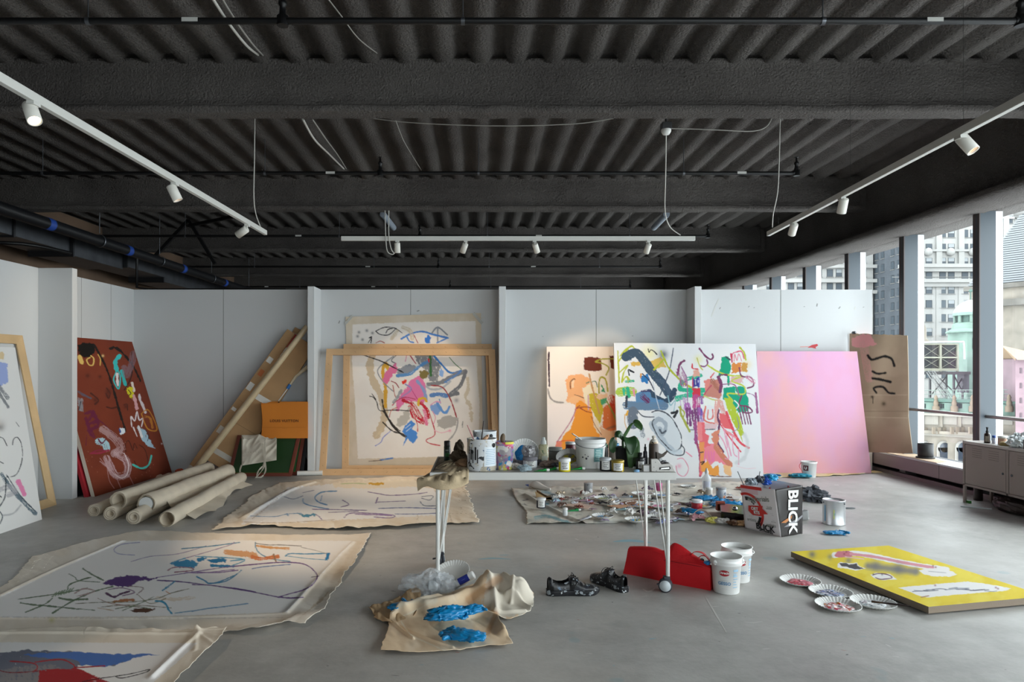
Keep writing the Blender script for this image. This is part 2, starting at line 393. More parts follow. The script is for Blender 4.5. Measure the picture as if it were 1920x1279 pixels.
# sprayed fireproofing
def fireproof():
    m = mat('dark_sprayed_fireproofing', '5a5754', .95, spec=.15); nt = m.node_tree; b = nt.nodes['Principled BSDF']; N = nt.nodes.new; L = nt.links.new
    tc = N('ShaderNodeTexCoord'); n = N('ShaderNodeTexNoise'); n.inputs['Scale'].default_value = 26; n.inputs['Detail'].default_value = 5; n.inputs['Roughness'].default_value = .65
    n2 = N('ShaderNodeTexNoise'); n2.inputs['Scale'].default_value = 1.2; n2.inputs['Detail'].default_value = 3
    L(tc.outputs['Object'], n.inputs['Vector']); L(tc.outputs['Object'], n2.inputs['Vector'])
    n.inputs['Scale'].default_value = 55; n.inputs['Roughness'].default_value = .55; bp = N('ShaderNodeBump'); bp.inputs['Strength'].default_value = 1; bp.inputs['Distance'].default_value = .035
    L(n.outputs[0], bp.inputs['Height']); L(bp.outputs[0], b.inputs['Normal'])
    r = N('ShaderNodeValToRGB'); e = r.color_ramp.elements; e[0].position = .3; e[1].position = .75; e[0].color = (*lin('4f4b49'), 1); e[1].color = (*lin('625e5b'), 1)
    L(n2.outputs[0], r.inputs[0]); L(r.outputs[0], b.inputs['Base Color']); return m
M_FIRE = fireproof()
ZD = HC+2.55
def deck():
    pitch = .305; prof = []
    x = -8.9
    while x < 5.7:
        prof += [(x, 0), (x+.115, 0), (x+.165, .075), (x+.255, .075)]; x += pitch
    ys = np.arange(-6.6, 20.01, .09); n = len(prof); V = np.zeros((len(ys), n, 3)); pr = np.array(prof)
    X, Y = np.meshgrid(pr[:, 0], ys); Z = np.tile(pr[:, 1], (len(ys), 1))+ZD
    j = (fbm(X, Y, 5, 2)-.5)*.022; X = X+(vn(X, Y, 9, 4)-.5)*.018
    Z = Z-j
    V = np.stack([X, Y, Z], 2).reshape(-1, 3)
    me = fastgrid('ceiling', V, n-1, len(ys)-1, [(-9, -6.7, ZD+.16), (5.9, -6.7, ZD+.16), (5.9, 20, ZD+.16), (-9, 20, ZD+.16)], [(0, 1, 2, 3)], [M_FIRE], smooth=True)
    o = bpy.data.objects.new('ceiling', me); COL.objects.link(o); struct(o)
deck()
def ibeam(name, yc, x0, x1, zb, zt, fw=.19, wt=.05, ft=.05, along='X'):
    """fireproofed steel beam: rounded I section with a rough skin"""
    sec = []
    h = fw/2; rr = .022
    def arc(cx, cz, a0, a1, r=rr): return [(cx+r*math.cos(math.radians(a)), cz+r*math.sin(math.radians(a))) for a in np.linspace(a0, a1, 4)]
    sec += [(0, zb)]+[(h*.6, zb)]+arc(h-rr, zb+rr, -90, 0)+arc(h-rr, zb+ft-rr+.01, 0, 90)+[(wt+.03, zb+ft+.012), (wt+.008, zb+ft+.035)]
    zz = np.linspace(zb+ft+.08, zt-.02, 6); sec += [(wt, z) for z in zz]+[(wt+.02, zt)]
    sec = sec+[(-a, z) for a, z in sec[::-1]]; n = len(sec)
    us = np.arange(x0, x1+.001, .055); V = np.zeros((len(us), n, 3))
    s = np.array(sec); U, A = np.meshgrid(us, np.arange(n), indexing='ij'); a = np.tile(s[:, 0], (len(us), 1)); z = np.tile(s[:, 1], (len(us), 1))
    g = (fbm(U+yc*3, z*3+a*4, 7, 5)-.5)*.03; g2 = (fbm(U, a*5+yc, 1.3, 8)-.5)*.02
    a = a+np.sign(a)*g; z = z+g2*(z < zb+.1)-np.abs(g)*.5*(z < zb+.03)
    V = np.stack([U, a+yc, z] if along == 'X' else [a+yc, U, z], 2).reshape(-1, 3)
    me = fastgrid(name, V, n-1, len(us)-1, None, None, [M_FIRE]); o = bpy.data.objects.new(name, me); COL.objects.link(o); struct(o); return o
for k, y in enumerate((2.36, 5.76, 9.26, 12.52, 15.9, 19.2)):
    ibeam('ceiling_beam_%d' % (k+1), y, -7.5, 5.2, HC+2.13, ZD+.03)
def girder():
    x0, x1, zb, zt = 4.99, 5.50, 3.07, 3.96
    sec = [(x1, zt), (x1, zb+.03), (x1-.03, zb), (x0+.2, zb), (x0+.03, zb), (x0, zb+.03), (x0, zb+.07), (x0+.03, zb+.10), (x0+.15, zb+.115), (x0+.19, zb+.16)]+[(x0+.20, z) for z in np.linspace(zb+.22, zt, 9)]
    n = len(sec); us = np.arange(-6.6, 20, .055); s = np.array(sec)
    U, A = np.meshgrid(us, np.arange(n), indexing='ij'); a = np.tile(s[:, 0], (len(us), 1)); z = np.tile(s[:, 1], (len(us), 1))
    g = (fbm(U, z*3+a*4, 7, 5)-.5)*.035; a = a-g*(a < x1-.1); z = z+(fbm(U, a*5, 1.1, 8)-.5)*.02*(z < zb+.12)-np.abs(g)*.4*(z < zb+.12)
    V = np.stack([a, U, z], 2).reshape(-1, 3)
    me = fastgrid('ceiling_girder_1', V, n-1, len(us)-1, None, None, [M_FIRE]); o = bpy.data.objects.new('ceiling_girder_1', me); COL.objects.link(o); struct(o)
    s = MB()
    for y in (5.76, 9.26, 12.52, 15.9): s.box((4.78, y-.02, HC+2.12), (5.2, y+.02, ZD))
    for y in (5.76, 9.26, 12.52, 15.9): s.box((5.12, y-.09, HC+2.12), (5.2, y+.09, ZD))
    s.obj('ceiling_girder_2', M_FIRE, bevel=.02)['kind'] = 'structure'
girder()

# window wall on the right
XG, XI = 5.60, 5.42
M_MULL = mat('mullion_grey_metal', '434b52', .45, spec=.4); M_MULD = mat('mullion_dark_face', '4a4242', .5)
GLASS = bpy.data.materials.new('window_glass'); GLASS.use_nodes = True; nt = GLASS.node_tree; nt.nodes.clear()
o_ = nt.nodes.new('ShaderNodeOutputMaterial'); mx_ = nt.nodes.new('ShaderNodeMixShader'); t_ = nt.nodes.new('ShaderNodeBsdfTransparent'); g_ = nt.nodes.new('ShaderNodeBsdfGlossy'); fr_ = nt.nodes.new('ShaderNodeLayerWeight'); pw_ = nt.nodes.new('ShaderNodeMath'); pw_.operation = 'POWER'; ma_ = nt.nodes.new('ShaderNodeMath'); ma_.operation = 'MULTIPLY_ADD'
t_.inputs[0].default_value = (.90, .93, .93, 1); g_.inputs['Roughness'].default_value = .02; g_.inputs[0].default_value = (.8, .85, .9, 1); pw_.inputs[1].default_value = 5; ma_.inputs[1].default_value = .6; ma_.inputs[2].default_value = .035; nt.links.new(fr_.outputs['Facing'], pw_.inputs[0]); nt.links.new(pw_.outputs[0], ma_.inputs[0])
nt.links.new(ma_.outputs[0], mx_.inputs[0]); nt.links.new(t_.outputs[0], mx_.inputs[1]); nt.links.new(g_.outputs[0], mx_.inputs[2]); nt.links.new(mx_.outputs[0], o_.inputs[0])
ys = [8.73+1.32*k for k in range(-12, 9)]
for k, y in enumerate(ys):
    m = MB(); m.box((XI, y, .1), (XI+.012, y+.10, 3.1), 1); m.box((XI+.012, y, .1), (XG, y+.10, 3.1), 0)
    m.box((XI-.001, y+.035, .1), (XI, y+.05, 3.1), 0); m.box((XG, y+.02, .1), (XG+.09, y+.08, 3.1), 2)
    struct(m.obj('window_mullion_%d' % (k+1), [M_MULL, M_MULD, mat('mullion_outer_edge', 'e8eef2', .4)]))
for k in range(len(ys)-1):
    struct(MB().box((XG, ys[k]+.09, .22), (XG+.012, ys[k+1], 3.1)).obj('window_%d' % (k+1), GLASS))
    r = MB(); r.cyl((5.50, ys[k]+.10, .857), (5.50, ys[k+1]+.01, .857), .019, n=12); struct(r.obj('window_rail_%d' % (k+1), mat('rail_metal', '8d8683', .35, metal=.6)))
M_SILL = mat('sill_metal_mauve', '857779', .5); M_SILT = mat('sill_top', 'c3c8cc', .4)
s = MB(); s.box((5.30, -6.6, .105), (5.75, 20, .262)); s.box((5.29, -6.6, .262), (5.60, 20, .28), 1)
s.box((5.36, -6.6, 0), (5.40, 20, .045)); s.box((5.62, -6.6, -.05), (5.75, 20, .27), 2)
for y in np.arange(-5, 19, 1.32): s.box((5.42, y+.5, 0), (5.56, y+.62, .105), 3); s.box((5.2995, y+1.0, .105), (5.31, y+1.006, .262), 2)
struct(s.obj('window_sill_1', [M_SILL, M_SILT, mat('dark_gap', '2b2829', .8), mat('sill_bracket', '9a9a9c', .5)]))
struct(MB().box((5.50, -6.6, 3.09), (5.9, 20, 4.1)).obj('window_head_1', M_FIRE))
# wall behind the camera: white, with unseen glazing added at right for frontal fill
struct(MB().box((-7.6, -6.7, 0), (1.6, -6.5, 3.95)).obj('wall_rear', M_WALL))
m = MB()
for k in range(4): m.box((1.6+1.3*k, -6.6, 0), (1.68+1.3*k, -6.45, 3.95))
m.box((1.6, -6.6, 3.7), (5.7, -6.45, 3.95)); m.box((1.6, -6.6, 0), (5.7, -6.45, .2))
struct(m.obj('window_frame_rear_added', M_MULL)); struct(MB().box((1.6, -6.55, .2), (5.6, -6.54, 3.7)).obj('window_rear_added', GLASS))

# ------------------------------------------------------------------ services under the deck
M_BLK = mat('black_steel_pipe', '0d0d0e', .45, spec=.4); M_STEEL = mat('galvanised_steel', '63666b', .38, metal=.85, var=.25, vscale=4); M_TAGW = mat('white_pipe_sticker', 'b9b9b4', .6)
zp = HC+2.165
words_ = ['nearest the top edge of the picture', 'crossing the deck above the middle track', 'behind the middle track light', 'fourth from the front', 'just above the back partition']
ups = [[530], [713], [787], [822], [844]]
for k, (y, xr, pyl) in enumerate(((4.26, 1908, 40), (7.59, 1490, 325), (11.2, 1325, 441), (14.6, 1236, 500), (18.2, 1180, 538))):
    xe = PX(xr, y); t = thing('sprinkler_pipe', 'thin black sprinkler pipe running under the dark deck, '+words_[k], 'pipe', (xe, y, zp), 'sprinkler pipes under the deck')
    b = MB(); b.cyl((-7.3, y, zp), (xe, y, zp), .0205); b.tube(cr([(xe-.02, y, zp), (xe+.01, y, zp+.01), (xe+.02, y, zp+.05)], 4), .026); b.obj('pipe', M_BLK, t)
    for ux in [PX(u, y) for u in ups[k]]+[xe+.02]:
        h = MB(); h.lathe([(.035, -.03), (.035, .03), (.022, .035), (.018, .09), (.026, .1), (.026, .12), (.012, .13), (.01, .17)], (ux, y, zp), n=12); h.lathe([(.0, .17), (.022, .175), (.022, .18), (0, .185)], (ux, y, zp), n=12)
        h.obj('sprinkler_head', M_BLK, t)
    for q in (.12, .38, .63, .87):
        x = -6+(xe+6)*q; MB().cyl((x, y, zp), (x, y, ZD+.02), .004, n=6).cyl((x-.012, y, zp), (x+.012, y, zp), .024).obj('hanger', M_STEEL, t)
    for q in ((358, 1750), (620, 1390), (560, 1010), (690, 1000), (500, 700))[k]:
        x = PX(q, y); MB().box((x-.05, y-.0215, zp-.012), (x+.05, y-.0205, zp+.014)).obj('pipe_sticker', M_TAGW, t)

# big main, duct and bracing at the left
t = thing('main_pipe', 'thick black main pipe with blue bands running to the back left corner', 'pipe', (-5.35, 8, 3.2))
MB().cyl((-5.35, 1, 3.17), (-5.35, 19.5, 3.17), .075, n=20).obj('pipe', mat('black_main_pipe', '101114', .4), t)
for y in (7.2, 8.4, 10.3, 12.2, 14.2, 16.5): MB().cyl((-5.35, y, 3.17), (-5.35, y+.12, 3.17), .077, n=20).obj('blue_band', mat('blue_pipe_band', '1d3f8a', .5), t)['label'] = 'blue band'
for y in (6.8, 9.6, 11.4, 13.6, 15.8):
    MB().tube([(-5.35, y, ZD), (-5.35, y, 3.28)], .006, n=6).lathe([(.085, -.012), (.092, -.012), (.092, .012), (.085, .012)], (-5.35, y, 3.17), (0, 1, 0), n=20, cap=False).obj('hanger', M_STEEL, t)
t = thing('air_duct', 'galvanised rectangular air duct in sections above the left partition', 'duct', (-6.4, 8, 3.1))
yy = [4.2, 7.3, 8.6, 9.8, 11.2, 12.6, 14.4, 16.2]
for k in range(len(yy)-1):
    zb = (3.08, 3.05, 3.05, 3.0, 3.05, 2.98, 3.03)[k]; x1 = (-6.0, -5.88, -5.88, -5.85, -5.8, -5.85, -5.9)[k]
    MB().box((-6.45, yy[k], zb), (x1, yy[k+1]-.01, 3.32)).obj('duct_section', M_STEEL, t, bevel=.006)
    MB().box((-6.48, yy[k]-.02, zb-.02), (x1+.02, yy[k]+.015, 3.34)).obj('flange', mat('duct_flange', '2a2b2e', .5, metal=.5), t)
MB().box((-5.87, 7.62, 3.2), (-5.845, 7.75, 3.3)).obj('red_sticker', mat('red_sticker', 'b02035', .5), t)
t = thing('duct_hanger', 'black steel uprights and diagonal braces hung over the left partition', 'bracket', (-5.4, 9.8, 3.5))
b = MB(); b.beam((-5.36, 10.2, 3.25), (-5.36, 10.2, ZD), .07, .07); b.obj('post', M_BLK, t)
for a, c_ in (((-4.95, 11.6, 3.9), (-5.6, 11.6, 3.2)), ((-4.95, 11.6, 3.9), (-4.5, 11.6, 3.15)), ((-5.0, 11.6, ZD), (-5.0, 11.6, 3.2)), ((-4.0, 11.4, ZD), (-4.95, 11.6, 3.8))): MB().beam(a, c_, .05, .05).obj('brace', M_BLK, t)
t = thing('drain_pipe', 'thin black pipe running across just over the left partition tops', 'pipe', (-5.5, 8.9, 2.8))
b = MB(); b.tube(cr([(-6.8, 7.6, 2.86), (-6.2, 7.9, 2.84), (-5.45, 8.1, 2.86), (-5.4, 9.0, 2.9)], 4), .022)
b.tube([(-4.75, 9.45, 2.9), (-4.75, 9.45, 2.50), (-4.6, 9.5, 2.475), (-2.7, 9.5, 2.475)], .018); b.obj('pipe', M_BLK, t)
for x in (-3.93, -2.62, -2.1, -1.95):
    pass
# cables on the deck
M_CBL = mat('grey_cable', '8f8d87', .6); M_CBW = mat('white_cable', 'b8b6b0', .6)
def cable(name, pts, r, m, label):
    o = MB().tube(cr(pts, 8), r, n=8).obj(name, m); return tag(o, label, 'cable')
zd = ZD-.01
cable('cable', [P(398, -4, 4.0), P(430, 45, 4.4), P(462, 85, 4.9), P(484, 103, 5.55)], .009, M_CBW, 'double white cable dropping over the front pipe at upper left')
cable('cable', [P(412, -10, 4.0), P(446, 45, 4.42), P(474, 83, 4.9), P(493, 104, 5.55)], .006, M_CBL, 'thin grey cable beside the double white cable at upper left')
cable('cable', [P(612, -6, 4.0), P(640, 30, 4.4), P(672, 72, 4.9), P(707, 100, 5.55)], .004, M_CBL, 'thin pale wire looping down the deck at top centre-left')
cable('cable', [P(568, 224, 6.2), P(590, 262, 6.9), P(618, 290, 7.8), P(648, 320, 9.0)], .010, M_CBW, 'thick white cable curving along the deck left of centre')
cable('cable', [P(586, 224, 6.2), P(612, 262, 6.9), P(634, 292, 7.8), P(650, 318, 9.0)], .006, M_CBL, 'thin grey cable right of the thick white cable on the deck')
cable('cable', [P(742, 226, 6.2), P(756, 262, 7.1), P(772, 290, 7.9), P(790, 319, 9.0)], .004, M_CBL, 'thin pale wire on the deck above the second sprinkler head')
yj = 6.35
t = thing('junction_box', 'white ceiling rose on grey box where the middle track cord hangs', 'junction box', P(1249, 245, yj))
b = MB(); q = P(1249, 241, yj); b.box((q.x-.045, q.y-.04, q.z-.01), (q.x+.045, q.y+.04, q.z+.05)); b.cyl((q.x, q.y, q.z+.04), (q.x, q.y, ZD), .01); b.obj('box', mat('dark_box', '3c3c3d', .5), t, bevel=.004)
MB().lathe([(.0, -.055), (.03, -.055), (.045, -.03), (.045, -.01)], (q.x, q.y, q.z)).obj('ceiling_rose', mat('white_plastic', 'd0d0cc', .4), t)
cable('cable', [P(700, 222, yj), P(760, 229, yj), P(850, 234, yj), P(960, 236, yj), P(1080, 232, yj), P(1150, 222, yj)], .005, M_CBL, 'pale cable strung left of centre under the second beam')
cable('cable', [P(1253, 241, yj), P(1300, 242, yj), P(1350, 244, yj), P(1410, 246, yj), P(1436, 238, yj), P(1447, 222, yj)], .005, M_CBL, 'pale cable strung from the junction box towards the right')
for k, (a, c_) in enumerate((((718, 402), (738, 427)), ((1250, 402), (1226, 427)))):
    p0 = P(*a, 10.67); p1 = P(*c_, 11.68)
    tag(MB().cyl(p0, p1, .05, n=16).obj('ceiling_tube', mat('bluish_white_tube', '8f98a3', .35)), 'pale tube under the deck, '+('left' if k == 0 else 'right')+' one of two beyond the middle track', 'tube', 'pale tubes under the deck')

# ------------------------------------------------------------------ track lights
M_WH = mat('white_track_enamel', 'c9c9c4', .4); M_WHL = mat('white_spot_housing', 'd6d4cc', .45)
WARM = (1.0, .79, .56)
M_LAMP = mat('lit_lamp_face', 'fff0d8', .5, emit=(1, .75, .48), estr=9.)
M_LAMPO = mat('spot_reflector', 'e6c7a0', .4, emit=(1, .55, .28), estr=2.2)
RAILX = {'L': lambda y: -2.43+.0256*(y-3.3), 'R': lambda y: 2.94+.0517*(y-3.4)}
def spot(px, py, Y, aim, power, track_z, label, side=None, lit=False, angle=46, size=1.0, blend=.35):
    """cylinder spotlight hanging under a track; px, py = centre of its can in the photograph"""
    c = P(px, py, Y); aim = Vector(aim); d = (aim-c).normalized(); r = .037*size; h = .062*size
    top = c-d*h; jx = Vector((top.x, top.y, track_z))
    if side: jx = Vector((RAILX[side](Y), Y, track_z))
    else: jx.y = 7.73
    t = thing('track_spotlight', label, 'spotlight', c, 'white spotlights on the tracks')
    b = MB(); b.lathe([(.0, -h), (r*.9, -h), (r, -h+.006), (r, h), (r*.88, h), (r*.85, h-.02)], c, d, 24, cap=False); b.obj('housing', M_WHL, t)
    MB().lathe([(r*.85, h-.022), (.0, h-.026)], c, d, 24, cap=False).obj('lamp_face', M_LAMP if lit else M_LAMPO, t)
    j = MB(); j.tube([jx, Vector((top.x, top.y, max(c.z+.03, top.z))), c-d*h*.4], .008, n=8); j.box((jx.x-.02, jx.y-.03, track_z-.018), (jx.x+.02, jx.y+.03, track_z)); j.obj('stem', M_WH, t)
    if power:
        l = bpy.data.lights.new('spot_beam', 'SPOT'); l.energy = power; l.color = WARM; l.spot_size = math.radians(angle); l.spot_blend = blend; l.shadow_soft_size = .03
        o = bpy.data.objects.new('spot_beam', l); COL.objects.link(o); o.location = c+d*(h+.012); o.rotation_euler = d.to_track_quat('-Z', 'Y').to_euler()
def track(a, b, label, cordx=()):
    a = Vector(a); b = Vector(b); t = thing('light_track', label, 'light track', b, 'white light tracks')
    MB().beam(a, b, .036, .05).obj('rail', M_WH, t, bevel=.003)
    for k, pts in enumerate(cordx):
        MB().tube(cr(pts, 8), .0055, n=8).obj('cord', M_CBW, t)
    for q in (.2, .55, .93):
        p = a.lerp(b, q); MB().tube([p, (p.x, p.y, ZD)], .0011, n=5).obj('suspension_wire', M_BLK, t)
zt = 2.85
track((-2.43, 3.30, 2.85), (-2.325, 7.40, 2.85), 'white light track at the left receding towards the back', [[P(478, 200, 6.9), P(477, 300, 6.95), P(476, 370, 7.0), P(480, 402, 7.1), P(489, 427, 7.25)]])
track((2.94, 3.4, 2.85), (3.15, 7.46, 2.85), 'white light track at the right near the windows', [[P(1463, 200, 6.9), P(1461, 300, 6.95), P(1458, 360, 7.0), P(1450, 400, 7.15), P(1448, 426, 7.3)]])
track((PX(640, 7.73), 7.73, 2.85), (PX(1303, 7.73), 7.73, 2.85), 'white light track running across the middle parallel to the back wall', [[P(1249, 250, 6.5), P(1248, 330, 6.9), P(1247, 395, 7.4), P(1256, 425, 7.65), P(1276, 441, 7.73)], [P(722, 395, 7.75), P(723, 440, 7.7), P(726, 470, 7.7), P(735, 477, 7.72), P(740, 474, 7.72)], [P(729, 395, 7.75), P(729, 440, 7.7), P(733, 465, 7.7), P(738, 474, 7.72)]])
spot(60, 212, 3.70, (-.9, 2.6, 0), 30, 2.825, 'white spotlight with glowing lamp nearest the upper left corner', side='L', lit=True, angle=48)
spot(327, 362, 5.32, (-1.15, 5.7, 0), 150, 2.825, 'white spotlight halfway along the left track, lamp face showing', side='L', angle=58, blend=.9)
spot(454, 435, 6.86, (-4.6, 7.6, 1.5), 40, 2.825, 'white spotlight tilted sideways at the far end of the left track', side='L', angle=66, blend=.9)
spot(745, 465, 7.73, (-.9, 8.25, 0), 90, 2.825, 'leftmost of the four spotlights on the middle track', angle=62, size=.9, blend=.8)
spot(870, 465, 7.73, (-1.0, 9.1, .8), 45, 2.825, 'second spotlight from the left on the middle track', angle=50, size=.9)
spot(1005, 465, 7.73, (1.35, 9.1, 1.05), 60, 2.825, 'third spotlight from the left on the middle track', angle=42, size=.9, blend=.6)
spot(1214, 466, 7.73, (1.55, 9.1, 1.0), 30, 2.825, 'rightmost of the four spotlights on the middle track', angle=50, size=.9)
spot(1813, 270, 4.24, (3.9, 3.1, .6), 8, 2.825, 'white spotlight with orange lamp face near the upper right corner', side='R', angle=44)
spot(1580, 386, 5.78, (3.3, 7.4, 0), 0, 2.825, 'middle spotlight of the three on the right track', side='R')
spot(1487, 430, 6.79, (3.4, 8.9, .9), 0, 2.825, 'furthest spotlight of the three on the right track', side='R')
CITY = .26   # scales city colours down, standing in for weaker daylight outside
def dim(m, f):
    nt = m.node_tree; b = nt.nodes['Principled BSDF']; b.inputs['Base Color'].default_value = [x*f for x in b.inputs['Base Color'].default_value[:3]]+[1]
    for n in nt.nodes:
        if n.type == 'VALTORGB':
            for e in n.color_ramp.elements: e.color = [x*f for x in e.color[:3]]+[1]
# ------------------------------------------------------------------ the city beyond the glass
M_LIME = mat('pale_limestone', 'd9d8d4', .9, var=.12, vscale=.15); M_LIMD = mat('limestone_joint', 'a9a8a5', .9); M_WGL = mat('office_window_glass', '66727c', .6, spec=.25); M_WDK = mat('window_reveal', '3a3f45', .6)
M_BLIND = mat('window_blind', 'c5ccd0', .7); M_GREEN = mat('verdigris_copper', 'a0bfb0', .8, var=.15, vscale=.6); M_GRN2 = mat('verdigris_dark', '6a8f82', .8); M_STONE = mat('weathered_stone', 'b3a99b', .9, var=.2, vscale=.5)
def wproto(name, w, h, parent, ax, loc, blind):
    """one sash window in a stone reveal, part of its building"""
    b = MB(); u = Vector(ax); n = Vector((-u.y, u.x, 0)) if abs(u.x) < .5 else Vector((0, 1, 0))
    n = Vector((0, 1, 0)) if abs(u.x) > .5 else Vector((1, 0, 0))
    z = Vector((0, 0, 1)); O = Vector((0, 0, 0))
    b.obox(O, (u*w/2, z*h/2, n*.02), 1); b.obox(O-n*.03+z*h*(.25 if blind else 0)*1, (u*w*.42, z*h*(.22 if blind else .44), n*.02), 2 if blind else 0)
    if blind: b.obox(O-n*.03-z*h*.24, (u*w*.42, z*h*.2, n*.02), 0)
    b.obox(O-n*.05+z*(-h/2-.08), (u*(w/2+.15), z*.1, n*.12), 3)
    return b
def building_windows(root, protos, cells):
    src = None; made = {}
    for (p, kind) in cells:
        if kind not in made:
            o = protos[kind].obj('window', [M_WGL, M_WDK, M_BLIND, M_LIMD], None); o.parent = root; made[kind] = o; first = o
        else:
            first = made[kind].copy(); COL.objects.link(first)
        first.location = Vector(p)-root.location
YA = 190.; k = YA/FPX
def ax_(px): return (px-VX)*k
def az(py): return HC-(py-VY)*k
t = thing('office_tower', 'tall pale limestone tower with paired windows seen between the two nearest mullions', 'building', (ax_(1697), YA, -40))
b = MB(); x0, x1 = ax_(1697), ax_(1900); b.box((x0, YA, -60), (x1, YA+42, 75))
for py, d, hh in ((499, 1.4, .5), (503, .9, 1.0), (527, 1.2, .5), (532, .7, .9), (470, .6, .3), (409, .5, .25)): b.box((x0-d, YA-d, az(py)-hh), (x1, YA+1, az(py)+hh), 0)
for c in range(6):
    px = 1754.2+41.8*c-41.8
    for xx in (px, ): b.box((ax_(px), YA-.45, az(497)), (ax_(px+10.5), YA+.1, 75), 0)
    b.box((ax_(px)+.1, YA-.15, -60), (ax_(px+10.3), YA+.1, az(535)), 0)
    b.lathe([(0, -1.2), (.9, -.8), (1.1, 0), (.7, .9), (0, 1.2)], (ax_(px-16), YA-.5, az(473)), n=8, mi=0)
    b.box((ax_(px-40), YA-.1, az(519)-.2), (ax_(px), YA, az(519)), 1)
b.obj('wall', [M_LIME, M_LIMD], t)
MB().box((x0-.12, YA+.8, -60), (x0, YA+42, 75)).obj('side_wall', mat('shaded_side_stone', '6f7780', .9, var=.15, vscale=.3), t)['label'] = 'darker grey side wall'  # shade of this side is put into the darker stone colour
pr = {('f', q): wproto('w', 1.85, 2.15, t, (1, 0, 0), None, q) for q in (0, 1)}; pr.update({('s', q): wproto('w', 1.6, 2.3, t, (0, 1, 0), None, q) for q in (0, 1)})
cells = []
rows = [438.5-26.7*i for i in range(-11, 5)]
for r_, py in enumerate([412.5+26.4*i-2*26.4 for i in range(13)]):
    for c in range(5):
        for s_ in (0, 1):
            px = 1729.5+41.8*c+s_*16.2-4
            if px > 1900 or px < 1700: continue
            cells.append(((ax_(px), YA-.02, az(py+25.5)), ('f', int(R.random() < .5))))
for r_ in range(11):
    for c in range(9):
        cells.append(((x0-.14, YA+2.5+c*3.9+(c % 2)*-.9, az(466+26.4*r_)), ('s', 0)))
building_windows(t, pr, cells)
# second pale building further left
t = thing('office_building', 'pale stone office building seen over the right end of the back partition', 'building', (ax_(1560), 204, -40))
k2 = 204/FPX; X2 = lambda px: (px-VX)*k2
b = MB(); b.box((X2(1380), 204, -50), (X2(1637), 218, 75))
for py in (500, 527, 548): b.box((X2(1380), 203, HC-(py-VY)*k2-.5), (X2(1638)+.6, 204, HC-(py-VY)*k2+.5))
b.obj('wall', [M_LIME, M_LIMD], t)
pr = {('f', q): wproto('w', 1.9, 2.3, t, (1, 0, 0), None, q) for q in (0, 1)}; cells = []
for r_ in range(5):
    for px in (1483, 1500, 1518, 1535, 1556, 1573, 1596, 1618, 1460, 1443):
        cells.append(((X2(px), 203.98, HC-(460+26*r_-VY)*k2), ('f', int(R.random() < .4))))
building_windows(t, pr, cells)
# green cupola
def cupola(px, Y):
    k = Y/FPX; x = (px-VX)*k; Z = lambda py: HC-(py-VY)*k
    t = thing('cupola', 'green copper cupola with a white dome in front of the pale tower', 'tower', (x, Y, Z(680)))
    b = MB(); b.lathe([(.0, Z(562)), (.5, Z(563)), (1.5, Z(568)), (2.3, Z(575)), (2.75, Z(584)), (2.8, Z(588))], (x, Y, 0), n=24); b.obj('dome', mat('whitened_copper', 'd5dcd6', .7), t)
    b = MB(); b.lathe([(.12, Z(563)), (.1, Z(548)), (.3, Z(547)), (.3, Z(544)), (.03, Z(542)), (.02, Z(532))], (x, Y, 0), n=8); b.obj('finial', M_GRN2, t)
    b = MB(); b.lathe([(2.9, Z(592)), (2.9, Z(587)), (2.75, Z(586))], (x, Y, 0), n=16, mi=0); b.lathe([(2.2, Z(606)), (2.2, Z(591))], (x, Y, 0), n=8, mi=1)
    for q in range(8):
        a = q*math.pi/4+.2; b.cyl((x+2.45*math.cos(a), Y+2.45*math.sin(a), Z(606)), (x+2.45*math.cos(a), Y+2.45*math.sin(a), Z(591)), .28, n=8, mi=0)
    b.lathe([(3.1, Z(616)), (2.9, Z(607)), (2.6, Z(605))], (x, Y, 0), n=8, mi=0); b.lathe([(3.3, Z(625)), (4.1, Z(624)), (4.0, Z(621)), (3.1, Z(616))], (x, Y, 0), n=8, mi=0)
    b.obj('drum', [M_GREEN, M_GRN2], t)
    b = MB(); b.box((x-2.6, Y-2.7, -60), (x+2.6, Y+2.6, Z(624)))
    for s_ in (-1.2, 1.2):
        b.box((x+s_-.42, Y-2.76, Z(655)), (x+s_+.42, Y-2.68, Z(636)), 1); b.lathe([(.0, 0), (.42, .0), (.42, .08), (0, .08)], (x+s_, Y-2.68, Z(636)), (0, -1, 0), n=16, mi=1)
    b.obj('tower_body', [M_GREEN, M_WDK], t)
cupola(1820, 130.)
# cooling tower on its steel stand
Y = 110.; k = Y/FPX; X = lambda px: (px-VX)*k; Z = lambda py: HC-(py-VY)*k
cx = lambda c: 1700+c/4.918
cyy = lambda c: 620+c/4.918
t = thing('cooling_tower', 'rooftop cooling unit of four black louvre panels in a cream frame', 'rooftop unit', (X(1763), Y, Z(697)))
MB().box((X(cx(150)), Y+.2, Z(cyy(350))), (X(cx(470)), Y+4, Z(cyy(130)))).obj('louvre_panel', mat('black_louvre', '26242a', .7), t)
b = MB()
for c in (150, 312, 470): b.box((X(cx(c))-.13, Y-.1, Z(cyy(379))), (X(cx(c))+.13, Y+.2, Z(cyy(125))))
for c in (125, 248, 355): b.box((X(cx(145)), Y-.12, Z(cyy(c))-(.3 if c == 355 else .12)), (X(cx(478)), Y+.2, Z(cyy(c))+.12))
for a_, c_ in (((155, 140), (305, 240)), ((155, 240), (305, 140)), ((318, 140), (466, 240)), ((318, 240), (466, 140)), ((155, 255), (305, 345)), ((155, 345), (305, 255)), ((318, 255), (466, 345)), ((318, 345), (466, 255))):
    b.beam((X(cx(a_[0])), Y, Z(cyy(a_[1]))), (X(cx(c_[0])), Y, Z(cyy(c_[1]))), .04, .04)
b.obj('frame', mat('cream_frame', 'c9c8b4', .7), t)
